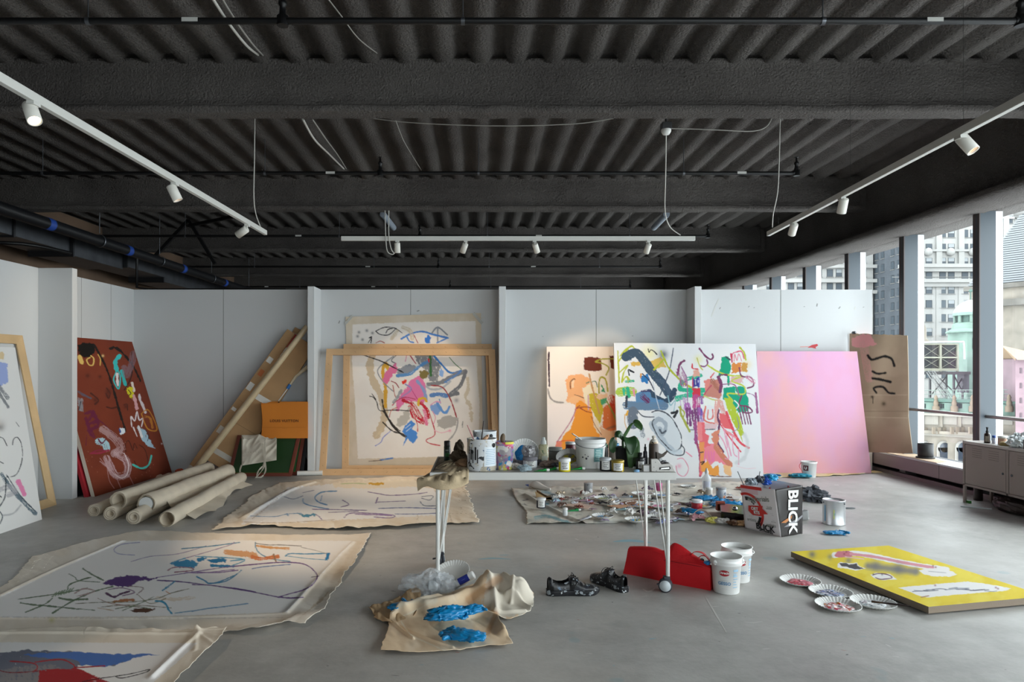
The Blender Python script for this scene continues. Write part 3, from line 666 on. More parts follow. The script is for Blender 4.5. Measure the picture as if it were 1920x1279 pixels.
b = MB(); b.tube(cr([(X(cx(100)), Y-.4, Z(cyy(112))), (X(cx(300)), Y-.4, Z(cyy(106))), (X(cx(480)), Y-.4, Z(cyy(106))), (X(cx(510)), Y-.4, Z(cyy(120))), (X(cx(515)), Y-.4, Z(cyy(265)))], 6), .16, n=8); b.obj('pipe', mat('white_pipe', 'e8ecea', .5), t)
t = thing('steel_platform', 'black steel stand with cross braces under the rooftop cooling unit', 'platform', (X(1763), Y, Z(740)))
b = MB(); b.box((X(cx(110)), Y-1, Z(cyy(405))), (X(cx(550)), Y+4, Z(cyy(378)))); b.obj('deck_plate', mat('black_steel', '2c2a2c', .6), t)
for c in (220, 370, 440, 520): MB().box((X(cx(c))-.12, Y, Z(cyy(640))), (X(cx(c))+.12, Y+.3, Z(cyy(400)))).obj('leg', mat('black_steel', '2c2a2c', .6), t)
b = MB()
for a_, c_ in (((230, 420), (370, 590)), ((370, 420), (230, 590)), ((440, 420), (520, 580)), ((520, 420), (440, 560)), ((300, 440), (440, 570))): b.beam((X(cx(a_[0])), Y, Z(cyy(a_[1]))), (X(cx(c_[0])), Y, Z(cyy(c_[1]))), .14, .14)
b.obj('brace', mat('black_steel', '2c2a2c', .6), t)
b = MB(); b.box((X(cx(505)), Y-.6, Z(cyy(570))), (X(cx(552)), Y+1, Z(cyy(405)))); b.obj('tank', mat('dark_tank', '26262b', .6), t)
t = thing('fire_stair', 'pale metal stair slanting down from the cooling unit to the green roof', 'stair', (X(1750), Y, Z(745)))
for dx in (0, 55):
    for o_2 in (0, 14):
        MB().beam((X(cx(135+dx+o_2)), Y-1.3, Z(cyy(385-o_2))), (X(cx(300+dx+o_2)), Y-1.3, Z(cyy(625-o_2))), .09, .09).obj('stringer', mat('pale_steel', 'b9bcbb', .6), t)
b = MB()
for q in range(16):
    f_ = q/16; b.beam((X(cx(135+165*f_)), Y-1.3, Z(cyy(385+240*f_))), (X(cx(200+165*f_)), Y-1.3, Z(cyy(375+240*f_))), .06, .05)
b.obj('tread', mat('pale_steel', 'b9bcbb', .6), t)
tag(MB().cyl((X(1816), Y-1.6, -20), (X(1816), Y-1.6, Z(689.5)), .08).lathe([(0, .0), (1.0, .12), (1.05, .2), (0, .1)], (X(1816), Y-2, Z(689.5)), (.75, -.65, .05), n=24).obj('satellite_dish', mat('white_dish', 'e9edf0', .5)), 'white satellite dish left of the nearest dark mullion', 'dish')
tag(MB().box((X(1812), 128, Z(760)-5), (X(1840), 133, Z(636))).lathe([(.9, 0), (.9, 3), (.5, 3.4), (.5, 5), (0, 6.5)], (X(1822), 122, Z(668)), n=8).obj('stone_turret', M_STONE), 'tan stone turret behind the satellite dish', 'turret')
# mansard roof with pinnacles, parapet rail and arcade below: one near building
Y = 104.; k = Y/FPX
t = thing('arcaded_building', 'ornate stone building with a green roof band and a row of round arches', 'building', (X(1780), Y, -20))
_E0, _E1 = P(1600, 690, 112.5), P(2010, 690, 94)
def SL(px, py, d=0.): # the facade turns slightly: its right end is nearer
    k_ = (px-VX)/FPX; u = _E1-_E0; q = _E0+u*((k_*_E0.y-_E0.x)/(u.x-k_*u.y)); return Vector((q.x, q.y-d, HC-(py-VY)/FPX*q.y))
def slab(px0, px1, py0, py1, d0, d1, mi, b):
    a = [SL(px0, 0, d1), SL(px1, 0, d1), SL(px1, 0, d0), SL(px0, 0, d0)]
    zt0 = SL(px0, py0).z; zb0 = SL(px0, py1).z
    vs = [(q.x, q.y, zb0) for q in a]+[(q.x, q.y, zt0) for q in a]
    b.add(vs, [(0, 3, 2, 1), (4, 5, 6, 7), (0, 1, 5, 4), (1, 2, 6, 5), (2, 3, 7, 6), (3, 0, 4, 7)], False, mi)
b = MB(); slab(1600, 1903, 750, 769, -6, 0, 0, b); slab(1600, 1903, 745, 749, -6, .5, 1, b); b.obj('roof_band', [M_GREEN, M_GRN2], t)
b = MB(); slab(1600, 1903, 770, 960, -6, .4, 0, b); slab(1600, 1903, 769, 773, -6, 1.2, 1, b); slab(1600, 1903, 799, 804, -6, 1.5, 0, b); slab(1600, 1903, 804, 808, -6, 1.0, 1, b)
for q in range(6):
    px = 1690+q*34.5; slab(px+4, px+30, 779, 795, 0, .6, 1, b); slab(px-3, px+1, 774, 800, 0, .9, 0, b)
b.obj('wall', [M_STONE, mat('light_stone', 'c2bbb0', .9)], t)
for q in range(6):
    px = 1697+q*34.3; c0 = SL(px, 828, .42)
    m_ = MB(); w_ = 12.5*k; zc = c0.z
    for rr, d, mi in ((w_, .25, 1), (w_*.72, .34, 0)):
        m_.lathe([(0, 0), (rr, 0), (rr, d), (0, d)], (c0.x, c0.y, zc-.84), (0, -1, 0), n=24, mi=mi); m_.box((c0.x-rr, c0.y-d, zc-14), (c0.x+rr, c0.y, zc-.84), mi)
    m_.obj('window', [mat('arch_glass', '4d5a6b', .4), mat('arch_stone', 'cfcbc4', .9)], t)
    a_ = MB()
    for s_ in range(5): a_.box((c0.x-1.6+s_*.8-.2, c0.y-.3, zc+1.2), (c0.x-1.6+s_*.8+.2, c0.y, zc+2.2))
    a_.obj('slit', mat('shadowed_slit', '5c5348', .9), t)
for q in range(5):
    px = 1750+q*34; c0 = SL(px, 768, .6)
    m_ = MB(); m_.lathe([(.5, -.3), (.5, .5), (.3, .6), (.36, 1.0), (.2, 1.6), (.3, 1.7), (.16, 2.1), (.1, 2.2)], (c0.x, c0.y, c0.z), n=8); m_.obj('pinnacle', mat('buff_pinnacle', 'a8947f', .9), t)
for q in range(5):
    px = 1733+q*34; c0 = SL(px, 762, .1)
    for o_2 in (-3, 3): MB().box((c0.x+o_2*k*1.4-.28, c0.y-.05, c0.z-.3), (c0.x+o_2*k*1.4+.28, c0.y+.1, c0.z+.4)).obj('dormer_window', M_WDK, t)
b = MB()
for d in (0, .6, 1.2): b.tube([SL(1700, 747)+Vector((0, 1, d)), SL(1900, 747)+Vector((0, 1, d))], .05, n=5)
for q in range(17): p = SL(1700+q*12, 747)+Vector((0, 1, 0)); b.tube([p, p+Vector((0, 0, 1.3))], .04, n=5)
b.obj('railing', mat('pale_green_rail', 'aebfb4', .6), t)
# roofs and towers seen in the pane at the right edge
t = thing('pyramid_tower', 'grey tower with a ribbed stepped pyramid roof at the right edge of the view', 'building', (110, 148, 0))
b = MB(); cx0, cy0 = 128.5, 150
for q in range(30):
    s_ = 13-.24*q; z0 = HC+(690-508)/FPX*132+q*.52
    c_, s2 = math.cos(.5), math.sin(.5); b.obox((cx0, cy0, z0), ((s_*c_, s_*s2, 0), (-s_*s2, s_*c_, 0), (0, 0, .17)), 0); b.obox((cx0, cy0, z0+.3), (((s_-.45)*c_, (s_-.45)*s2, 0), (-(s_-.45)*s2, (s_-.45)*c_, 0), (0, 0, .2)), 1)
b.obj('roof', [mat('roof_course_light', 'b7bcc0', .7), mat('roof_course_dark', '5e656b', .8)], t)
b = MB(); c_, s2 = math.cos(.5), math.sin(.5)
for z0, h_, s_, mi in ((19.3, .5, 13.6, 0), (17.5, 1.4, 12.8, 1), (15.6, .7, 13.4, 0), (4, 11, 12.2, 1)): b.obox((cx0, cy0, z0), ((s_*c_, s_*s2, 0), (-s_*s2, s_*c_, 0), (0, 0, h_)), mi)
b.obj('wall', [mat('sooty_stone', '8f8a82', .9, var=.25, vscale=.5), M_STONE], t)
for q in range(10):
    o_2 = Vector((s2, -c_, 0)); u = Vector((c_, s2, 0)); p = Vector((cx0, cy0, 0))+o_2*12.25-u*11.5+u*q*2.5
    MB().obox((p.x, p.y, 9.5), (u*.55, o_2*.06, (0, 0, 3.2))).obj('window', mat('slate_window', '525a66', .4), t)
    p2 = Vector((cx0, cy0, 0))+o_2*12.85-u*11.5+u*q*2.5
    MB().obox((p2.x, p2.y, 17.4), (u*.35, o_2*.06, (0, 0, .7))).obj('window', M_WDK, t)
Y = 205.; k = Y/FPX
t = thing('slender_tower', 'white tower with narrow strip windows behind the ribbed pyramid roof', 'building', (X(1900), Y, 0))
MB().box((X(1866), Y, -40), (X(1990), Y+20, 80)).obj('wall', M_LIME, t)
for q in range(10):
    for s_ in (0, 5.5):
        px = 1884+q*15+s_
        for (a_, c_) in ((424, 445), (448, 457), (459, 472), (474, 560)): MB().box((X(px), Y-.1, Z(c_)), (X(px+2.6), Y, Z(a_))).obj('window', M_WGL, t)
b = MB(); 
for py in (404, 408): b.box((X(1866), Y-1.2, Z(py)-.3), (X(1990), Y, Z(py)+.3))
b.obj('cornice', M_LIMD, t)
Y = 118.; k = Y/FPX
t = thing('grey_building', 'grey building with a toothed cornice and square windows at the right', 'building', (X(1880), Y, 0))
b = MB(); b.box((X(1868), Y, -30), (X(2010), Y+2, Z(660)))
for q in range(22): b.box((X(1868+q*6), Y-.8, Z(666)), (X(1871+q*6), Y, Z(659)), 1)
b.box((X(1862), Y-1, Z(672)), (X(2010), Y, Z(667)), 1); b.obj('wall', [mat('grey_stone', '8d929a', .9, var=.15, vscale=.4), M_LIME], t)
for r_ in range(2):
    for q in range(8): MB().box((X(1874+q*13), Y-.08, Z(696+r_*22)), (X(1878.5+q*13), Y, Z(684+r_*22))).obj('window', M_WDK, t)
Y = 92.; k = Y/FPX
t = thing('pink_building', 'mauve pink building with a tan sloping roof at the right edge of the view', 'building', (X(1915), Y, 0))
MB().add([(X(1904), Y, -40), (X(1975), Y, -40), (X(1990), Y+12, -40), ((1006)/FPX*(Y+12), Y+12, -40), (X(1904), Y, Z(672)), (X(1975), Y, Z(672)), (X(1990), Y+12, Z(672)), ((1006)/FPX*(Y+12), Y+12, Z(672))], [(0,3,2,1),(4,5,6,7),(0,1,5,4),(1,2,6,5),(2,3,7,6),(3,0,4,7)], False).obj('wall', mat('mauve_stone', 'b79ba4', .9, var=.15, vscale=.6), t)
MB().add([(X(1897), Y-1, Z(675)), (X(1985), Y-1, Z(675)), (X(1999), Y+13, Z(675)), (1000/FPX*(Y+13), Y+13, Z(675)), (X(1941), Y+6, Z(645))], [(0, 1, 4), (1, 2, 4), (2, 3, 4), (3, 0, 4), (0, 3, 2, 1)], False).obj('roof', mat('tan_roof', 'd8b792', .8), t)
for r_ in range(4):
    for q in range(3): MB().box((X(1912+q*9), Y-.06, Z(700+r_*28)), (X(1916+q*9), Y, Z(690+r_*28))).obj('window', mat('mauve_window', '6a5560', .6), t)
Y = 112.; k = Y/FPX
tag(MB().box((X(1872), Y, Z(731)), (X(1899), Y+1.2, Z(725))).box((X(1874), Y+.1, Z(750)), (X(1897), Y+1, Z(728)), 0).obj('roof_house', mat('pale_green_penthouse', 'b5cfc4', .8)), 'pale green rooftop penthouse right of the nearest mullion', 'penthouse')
# low ground so nothing looks into the void
tag(MB().box((60, 60, -61), (320, 330, -60)).obj('street', mat('street_asphalt', '66686b', .9)), 'grey street level far below the windows', 'street')['kind'] = 'structure'

for _n in ('pale_limestone', 'limestone_joint', 'office_window_glass', 'window_reveal', 'window_blind', 'verdigris_copper', 'verdigris_dark', 'weathered_stone', 'whitened_copper', 'cream_frame', 'white_pipe', 'white_dish', 'light_stone', 'arch_stone', 'arch_glass', 'buff_pinnacle', 'pale_steel', 'pale_green_rail', 'roof_course_light', 'roof_course_dark', 'sooty_stone', 'slate_window', 'grey_stone', 'mauve_stone', 'tan_roof', 'pale_green_penthouse', 'shaded_side_stone', 'mauve_window', 'black_louvre', 'tank'):
    if _n in _M: dim(_M[_n], CITY)
# ------------------------------------------------------------------ paintings leaning and hanging
def p_face(p):
    p.wash('c9b99f', .35, .06, .55, 4)
    p.frame(580, 570, 3.76).po([(305,145),(700,128),(1172,120),(1178,400),(1200,700),(1190,1072),(760,1082),(342,1092),(322,700),(300,400)], 'ece6e0', rough=.6)
    p.wash('e3d9d0', .3, .03, .6, 9)
    for c in ((350,200),(405,188),(375,252),(340,228),(445,205)): p.sp(c, 11, '55585c', .75)
    for q, w, c in (([(415,274),(440,232),(422,240),(438,238),(434,274)],6,'1f1f22'),([(468,192),(530,165),(600,170),(655,205)],5,'26262a'),([(468,192),(500,215),(560,217),(612,172)],5,'26262a'),([(540,205),(555,180),(585,172)],7,'26262a'),
        ([(735,215),(765,275)],5,'a83c44'),([(860,212),(905,165),(972,218)],9,'8d9096'),([(905,165),(905,270)],9,'9a9ca2'),
        ([(648,246),(720,208),(800,195),(870,215),(976,240)],12,'4f86cf'),([(690,235),(705,262),(735,272)],8,'4f86cf'),([(900,274),(976,240)],9,'4f86cf'),([(470,275),(500,262),(530,275)],5,'a84a4a')): p.st(q, w, c)
    p.st([(660,165),(710,190),(725,245)], 26, 'cfc0a6', .8, dry=.35); p.st([(620,190),(580,245)], 22, 'cfc0a6', .8, dry=.3); p.po([(812,240),(835,222),(860,235),(852,270),(820,274)], '3f7cd0')
    p.frame(640, 640, 5.33)
    p.st([(312,130),(285,250),(320,400),(385,520),(425,650),(430,760),(400,860),(350,940)], 62, 'ccb798', .9, rough=.5); p.st([(1262,370),(1270,470),(1240,560),(1290,660),(1300,800)], 26, 'c9b99b', .7, rough=.7)
    p.st([(470,280),(440,220),(415,300),(440,450),(440,650)], 30, 'd8a53f')
    p.st([(520,150),(380,260),(370,330),(440,430),(520,500)], 9, '8f9196'); p.st([(560,130),(500,190),(540,220)], 8, '77797e')
    p.po([(545,215),(560,300),(500,360),(455,435),(412,400),(430,330),(480,260)], 'e0749f'); p.po([(560,280),(680,225),(750,250),(740,290),(650,330),(560,345)], '8d929b')
    p.po([(730,128),(930,128),(990,250),(960,400),(880,400),(850,300),(760,220)], '8b8c91', dry=.25); p.po([(990,260),(1030,300),(1010,360),(975,340)], '8fb2e4')
    p.st([(185,125),(300,165),(400,200),(520,260),(620,312)], 10, '26262a'); p.st([(885,128),(890,230),(895,340)], 24, '3c6e3f', dry=.2)
    p.st([(680,130),(720,190),(745,222)], 9, 'b04450'); p.st([(655,130),(640,200)], 8, 'd98ab0'); p.st([(1080,160),(1130,220),(1200,280)], 7, '4f7a4f')
    p.st([(560,345),(640,335),(700,320),(780,250),(870,200)], 28, '5d8fc4', dry=.2); p.st([(930,150),(1010,240),(1090,315),(1195,295)], 15, '3f7fc6')
    p.po([(600,520),(650,470),(690,390),(780,340),(840,420),(850,560),(820,620),(760,600),(640,600),(565,705),(545,690),(560,600)], 'e77fae'); p.st([(640,430),(700,480),(600,560)], 12, 'a38fc4'); p.st([(700,480),(760,580)], 7, 'cc4f86')
    p.po([(605,400),(630,378),(655,395),(640,425),(612,425)], 'e23b2e'); p.po([(780,300),(830,285),(875,310),(860,360),(810,380),(785,350)], '847443', dry=.3); p.po([(862,170),(885,175),(880,215),(860,205)], 'd8433a')
    p.st([(870,430),(1000,410),(1100,350),(1240,300)], 36, '85878c', dry=.2); p.st([(1240,310),(1190,440),(1080,540),(1160,520)], 34, '787a80', dry=.2); p.st([(850,450),(900,480),(1000,470),(1090,400)], 18, 'b7bac0'); p.st([(1040,410),(1130,350),(1190,300)], 26, '5f8ac6', dry=.3)
    p.st([(760,400),(820,480),(850,580)], 26, '8fa3d0', dry=.2); p.st([(900,540),(970,530),(1050,545)], 36, '5f88c0', dry=.2); p.st([(980,580),(990,620)], 9, '5f88c0')
    p.po([(890,650),(960,615),(1000,680),(960,740),(900,700)], '86a8dc'); p.st([(960,620),(1010,700),(1050,710),(1080,655)], 26, '6b9bd8'); p.st([(890,640),(940,605),(990,610)], 10, 'e39cc0'); p.sp((1150,590), 26, '8b8790', .7)
    p.st([(770,640),(780,580),(830,570),(850,600)], 24, 'e5b23f'); p.st([(620,590),(700,620),(760,700),(820,810)], 36, 'c9283c', dry=.35); p.st([(690,660),(730,750),(800,800)], 42, 'c9283c', dry=.4); p.st([(800,620),(860,690),(870,760)], 30, 'c9283c', dry=.35); p.st([(820,700),(850,820)], 40, 'e67fa2', dry=.4)
    p.st([(510,640),(560,590),(640,560),(740,580)], 8, 'c2405f'); p.st([(610,590),(720,620)], 8, 'b22b40'); p.st([(870,690),(900,780),(935,930),(850,985),(880,1020),(985,1042)], 9, 'c23a48'); p.st([(910,700),(940,760),(920,830)], 7, 'e08fae')
    p.st([(900,440),(1010,460),(1080,560),(1120,660),(1160,790)], 11, 'a53d42'); p.st([(500,400),(545,420),(575,465)], 8, '9c3a44'); p.st([(515,440),(530,520),(545,565)], 7, 'b45a4a')
    p.po([(955,790),(1060,740),(1168,765),(1140,840),(1030,875),(965,850)], 'b4afa9'); p.po([(560,780),(620,720),(690,640),(685,760),(640,840),(590,860),(555,840)], 'bdb8b0'); p.st([(600,490),(560,560),(520,610)], 24, 'a0a0a4', dry=.3)
    p.po([(700,788),(742,825),(700,880),(752,900),(762,960),(720,1022),(665,975),(615,1052),(650,950),(608,905),(640,840)], '4f8cd8', rough=1.2); p.st([(640,870),(690,830)], 6, 'c9d8ea'); p.st([(650,900),(700,860)], 6, 'c9d8ea')
    for q in ([(408,585),(430,690),(520,860),(650,950)],[(430,690),(500,820),(590,920)],[(420,700),(540,880),(640,958)],[(415,810),(500,890),(600,925)],[(470,770),(530,850),(585,895)]): p.st(q, 11, '2c2725', .95, rough=.5)
    p.st([(285,550),(320,560),(355,610),(380,690),(470,690),(560,688),(690,697)], 8, '3a3634'); p.st([(305,525),(345,580)], 6, '3a3634'); p.st([(490,900),(420,960),(395,1010),(340,1045)], 7, '7f8ad0')
    p.st([(1165,790),(1150,880),(1110,950),(1060,1000)], 13, 'a8a5a3'); p.st([(480,760),(500,690),(560,660)], 7, 'c96a5a'); p.st([(735,760),(760,830),(762,900)], 8, 'c94a50'); p.st([(930,890),(1000,915),(1090,890)], 7, 'efb4c4'); p.sp((1085,895), 16, 'e88aa8', .6)
    p.po([(340,965),(400,860),(410,900),(370,950)], 'd8c6a6', dry=.3); p.st([(390,1188),(440,1180),(512,1168)], 14, '4f83c8'); p.st([(275,1200),(400,1190)], 4, '6a5648'); p.st([(1205,840),(1215,800),(1210,860)], 6, '8a8a84')
# loose canvas taped to the wall
Yw = YB-.012
cv = canvas('loose_canvas', [P(648, 594, Yw), P(902, 587, Yw), P(906, 873, Yw-.02), P(654, 874, Yw-.02)], .003, 250, 280, 'd3c5b0', p_face,
     'unstretched canvas taped to the back wall, painted with pink, blue and grey brushwork', 'painting', side='d3c5b0')
M_TAPE = mat('clear_tape', 'd6d6d0', .25, alpha=.55)
t_ = MB(); t_.obox(P(654, 600, Yw-.006), ((.05, 0, .055), (-.012, 0, .012), (0, .001, 0))); t_.obox(P(896, 597, Yw-.006), ((.06, 0, -.07), (.014, 0, .014), (0, .001, 0)))
t_.obj('tape', M_TAPE, cv)
# the two bare stretcher frames in front of it
M_PINE = mat('pine_wood', 'd2ab80', .6, var=.12, vscale=2.5, bump=.1, bscale=60); M_STAPLE = mat('staple', '8c6d50', .4, metal=.3)
def stretcher(name, TL, TR, BR, BL, w, d, label, staples=14, group=None, thin=None):
    TL, TR, BR, BL = map(Vector, (TL, TR, BR, BL)); n = (TR-TL).cross(BL-TL).normalized()
    if n.y < 0: n = -n
    t = thing(name, label, 'canvas stretcher', (BL+BR)/2, group); z = n*d
    ux = (TR-TL).normalized(); uy = (BL-TL).normalized()
    def bar(a, b, inn, nm):
        a2, b2 = a+inn[0]*w, b+inn[1]*w; m = MB()
        vs = [a, b, b2, a2]; vs += [v+z for v in vs]; m.add(vs, [(0,1,2,3),(7,6,5,4),(0,4,5,1),(1,5,6,2),(2,6,7,3),(3,7,4,0)], False)
        L = (b-a).length; k = max(3, int(L/.16))
        for i in range(1, k):
            c = a.lerp(b, i/k)+(inn[0]*w*.5); e = (b-a).normalized(); m.obox(c-n*.001, (inn[0].normalized()*.011, e*.0022, n*.001), 1)
        m.obj('stretcher_bar', [M_PINE, M_STAPLE], t, bevel=.002)
    bar(TL, TR, (uy+ux, uy-ux), 0); bar(TR, BR, (-ux+uy, -ux-uy), 0); bar(BL, BR, (-uy+ux, -uy-ux), 0); bar(TL, BL, (ux+uy, ux-uy), 0)
    return t
stretcher('stretcher_frame', P(644, 645, 9.11), P(922, 645, 9.11), P(930, 885, 8.98), P(641, 885, 8.98), .085, .03, 'bare pine stretcher frame, the rear one leaning over the pinned loose canvas')
stretcher('stretcher_frame', P(612, 654, 9.02), P(928, 655, 9.02), P(938, 891.5, 8.80), P(598, 891.5, 8.80), .082, .035, 'bare pine stretcher frame with staples, the larger front one in the second bay')

def p_orange(p):
    p.ws = 1.25; p.frame(1010, 640, 6.09)
    p.po([(110,715),(420,715),(380,880),(200,1150),(110,1190)], 'f8e8e2', .7); p.st([(118,130),(112,200),(117,280),(118,380),(122,510)], 14, '4a3742', rough=.6); p.st([(105,545),(130,640),(190,690),(280,700)], 14, '8f8682', .9, soft=1.5)
    p.po([(520,185),(600,178),(705,190),(715,250),(718,330),(640,345),(515,325)], '6e2f20', rough=1); p.po([(805,165),(890,170),(890,320),(830,310)], '6e2f20', rough=1)
    p.po([(303,450),(360,385),(480,372),(575,420),(582,500),(500,540),(520,620),(580,700),(480,740),(420,720),(310,690),(330,600)], 'f5b27c'); p.po([(310,690),(420,600),(560,650),(600,740),(430,720)], 'f8bd88', .8)
    p.po([(372,520),(375,455),(405,445),(400,530)], 'f8d4b0'); p.st([(365,540),(362,470),(400,430),(412,435)], 9, '8a5334'); p.st([(410,612),(460,625),(520,650),(560,670)], 7, '7d4434')
    p.po([(430,700),(480,680),(600,760),(620,880),(640,960),(700,1080),(680,1260),(250,1270),(195,1240),(280,1080),(360,1010),(400,900),(420,780)], 'f29a35', rough=1.2); p.wash('ee8c2c', .0, .05)
    p.po([(500,560),(560,490),(650,500),(665,560),(590,640),(560,740),(530,700)], 'f5e4c4', rough=1.5); p.po([(575,600),(650,590),(722,640),(735,800),(700,950),(640,840),(580,720)], 'cdb534', rough=1.5, dry=.2)
    p.po([(650,620),(790,590),(780,650),(680,670)], 'f0c8a4'); p.st([(690,590),(690,470),(712,412),(765,440),(790,570)], 13, 'a7a12c'); p.po([(705,490),(735,520),(762,590),(720,560)], '3f9a6c'); p.po([(700,660),(775,640),(785,700),(720,730)], '4fa878', rough=1.5, dry=.2)
    p.st([(600,465),(650,460),(670,520)], 10, '5f7f5f'); p.st([(545,480),(575,465)], 9, '5f7f5f')
    p.po([(740,760),(800,720),(900,700),(900,1010),(800,1050),(730,980)], 'e27a42', rough=1.5, dry=.15); p.st([(830,650),(870,800)], 60, 'd8482f', dry=.3); p.st([(780,690),(850,820),(880,900)], 14, '9a9a4a'); p.po([(700,950),(740,1000),(900,1040),(900,1260),(700,1260)], 'eab890')
    p.st([(860,200),(720,205),(650,235),(720,250),(800,300),(770,385)], 12, 'a5a23a'); p.st([(578,375),(600,480),(645,650),(692,825)], 15, 'c99867'); p.st([(565,620),(570,780)], 14, 'd9b0b8', dry=.3)
    p.st([(470,735),(430,765),(520,750),(600,760)], 8, '8e2f3a'); p.st([(470,760),(540,800),(605,815)], 9, 'a5432e'); p.st([(430,760),(380,890),(290,1030),(210,1150)], 9, 'b8587a'); p.st([(205,1150),(300,1135),(400,1135)], 9, 'e4503f'); p.po([(190,1210),(210,1150),(260,1150),(270,1260),(190,1260)], 'f28a72')
    p.po([(620,900),(660,880),(715,1050),(665,1040)], 'f2dab8'); p.st([(600,860),(650,970),(720,1070)], 6, 'a0603a'); p.st([(780,1000),(870,970)], 20, '8f6650', .7, soft=2)
canvas('painting', [P(1025, 650, 9.0), P(1240, 650, 9.0), P(1246, 893, 8.74), P(1027, 893, 8.74)], .04, 170, 190, 'f1e5db', p_orange, 'cream canvas with an orange figure and brown square behind the work table', 'painting', side='efe2d4')

def p_big(p):
    p.ws = 1.35; p.frame(1130, 620, 4.568); s = p.st; o = p.po; L = 'b8bf38'; MR = '7b3b62'
    p.wash('e4e6ea', .6, .02, .5, 3)
    p.sp((400,195), 75, 'e8e2a0', .75); p.sp((820,245), 40, 'ece8b0', .8); p.sp((1235,290), 45, 'ead9a8', .7); p.sp((300,900), 60, 'cfdbe4', .6); p.sp((560,640), 50, 'c9dbe6', .7); p.sp((760,900), 70, 'd8dde2', .6)
    for q in ([(130,175),(132,250),(137,330),(141,445)],[(250,132),(200,160),(150,218)],[(135,265),(190,190),(240,132),(270,150)],[(140,362),(215,297),(180,360),(165,440)],[(165,442),(190,405),(210,395),(218,442)],[(215,400),(235,430)]): s(q, 9, L)
    o([(240,272),(310,268),(322,298),(248,306)], 'dfb356'); o([(410,262),(500,228),(548,312),(470,318),(440,358)], 'dcb85c', rough=1.4); o([(455,365),(488,378),(485,440),(440,395)], '2f9d7c')
    s([(198,225),(280,188),(340,240),(420,350),(500,440),(562,535)], 58, '3f5468', dry=.12); s([(200,205),(230,240)], 30, '3f5468', dry=.3); s([(470,430),(520,440),(560,510),(570,560)], 26, '4c5e73', .9); s([(400,520),(450,570),(520,600),(585,585),(615,510)], 34, '34495f', dry=.15)
    p.sp((520,205), 42, '616975', .95); s([(390,158),(398,186),(412,165),(440,178),(465,205)], 6, '1f1f24'); s([(228,382),(221,335),(268,358),(235,345)], 8, '20262e')
    o([(322,388),(385,372),(408,420),(382,452),(330,440)], '2f78b8'); s([(328,372),(326,400)], 9, 'e0952f'); s([(340,370),(400,430),(440,510)], 7, '3a3f55')
    s([(150,525),(200,520),(255,522)], 58, 'a9c34a', dry=.25); s([(212,500),(222,560)], 28, '2fae86', dry=.2); s([(180,500),(185,550)], 14, '35b28c'); s([(265,505),(272,560)], 12, 'e68fae'); s([(200,436),(262,430)], 20, '37b08a', dry=.3)
    o([(278,545),(340,515),(405,510),(415,570),(525,600),(545,660),(300,678),(205,655),(212,602),(285,605)], '5b87b0', rough=1.2); s([(205,640),(350,648),(530,645)], 50, '69849f', dry=.25); s([(206,568),(201,650)], 17, '3c4452')
    s([(335,520),(400,512)], 14, '3d2f5a', dry=.3); s([(340,560),(382,600)], 34, '6a2f5c', dry=.45)
    s([(430,440),(455,560),(485,670)], 4, 'c3cbd6'); s([(605,150),(590,250),(570,350),(530,460),(490,555)], 6, '4a5568'); s([(560,560),(580,640),(620,600),(610,690)], 6, '8fb8c4')
    s([(500,175),(560,310),(640,400),(700,455),(770,492)], 12, L); s([(520,250),(440,335)], 10, L)
    s([(640,582),(700,562),(760,550),(855,556)], 32, '39b795', dry=.2); s([(680,440),(665,475),(690,508),(860,512)], 32, '2fb08c', dry=.15); s([(730,412),(840,385)], 26, '39b795', dry=.3)
    s([(700,257),(660,290),(642,380)], 15, MR); s([(660,350),(685,400),(695,450)], 48, 'a05a8a', dry=.5); s([(672,308),(705,370),(722,420),(728,620)], 7, 'a3719c'); s([(830,155),(880,218),(925,246),(946,226),(938,203)], 11, MR); s([(892,250),(898,285),(870,308),(840,302)], 9, '8a4a76'); s([(808,235),(830,300),(855,335)], 8, 'c9c46a')
    s([(768,285),(770,322),(812,330)], 9, 'd8434f'); o([(770,340),(822,328),(832,392),(775,402)], 'e3a896'); o([(768,400),(832,400),(832,482),(770,482)], '3c3f94', dry=.35); s([(770,400),(772,480)], 7, 'c43f6a'); s([(825,400),(828,478)], 7, '5a5fc0')
    o([(766,490),(834,494),(837,566),(770,572)], 'd6394c'); s([(800,575),(802,640),(812,700)], 46, 'c0528f', dry=.35); s([(845,570),(850,620)], 20, '9a6aa8', dry=.4)
    s([(690,600),(700,660)], 44, 'c8a8cc', dry=.45); s([(725,640),(735,700)], 38, 'b06ab2', dry=.3)
    for x in (722, 745, 768, 790, 812): s([(x,678+R.uniform(-10,20)),(x+6,800+R.uniform(-25,10))], 15, '7d4478', rough=.5)
    s([(830,680),(850,760)], 34, 'a56ab4', dry=.4); s([(845,675),(842,755)], 6, '4a4fb0'); s([(665,650),(672,720),(710,790),(745,862)], 12, 'a9ad4c'); s([(650,655),(700,700),(690,760),(735,850)], 8, 'a9ad4c'); s([(592,706),(625,700),(640,690),(612,740)], 14, '2c2e33')
    o([(870,425),(932,408),(925,500),(878,512)], 'e58a82', rough=1.4); s([(925,400),(955,362)], 9, 'd8606a'); o([(930,430),(1000,408),(1018,560),(1000,585),(868,562),(900,490)], 'c98577', rough=1.4); s([(940,430),(990,500)], 26, 'b06f5c', dry=.3); s([(862,575),(880,530),(930,470)], 8, 'c4576a')
    o([(1018,228),(1078,222),(1098,300),(1088,382),(1030,388),(985,405),(1010,300)], '12a27c'); s([(1055,225),(1092,250)], 9, '3a4a55'); s([(1076,385),(1078,462)], 15, '12a27c')
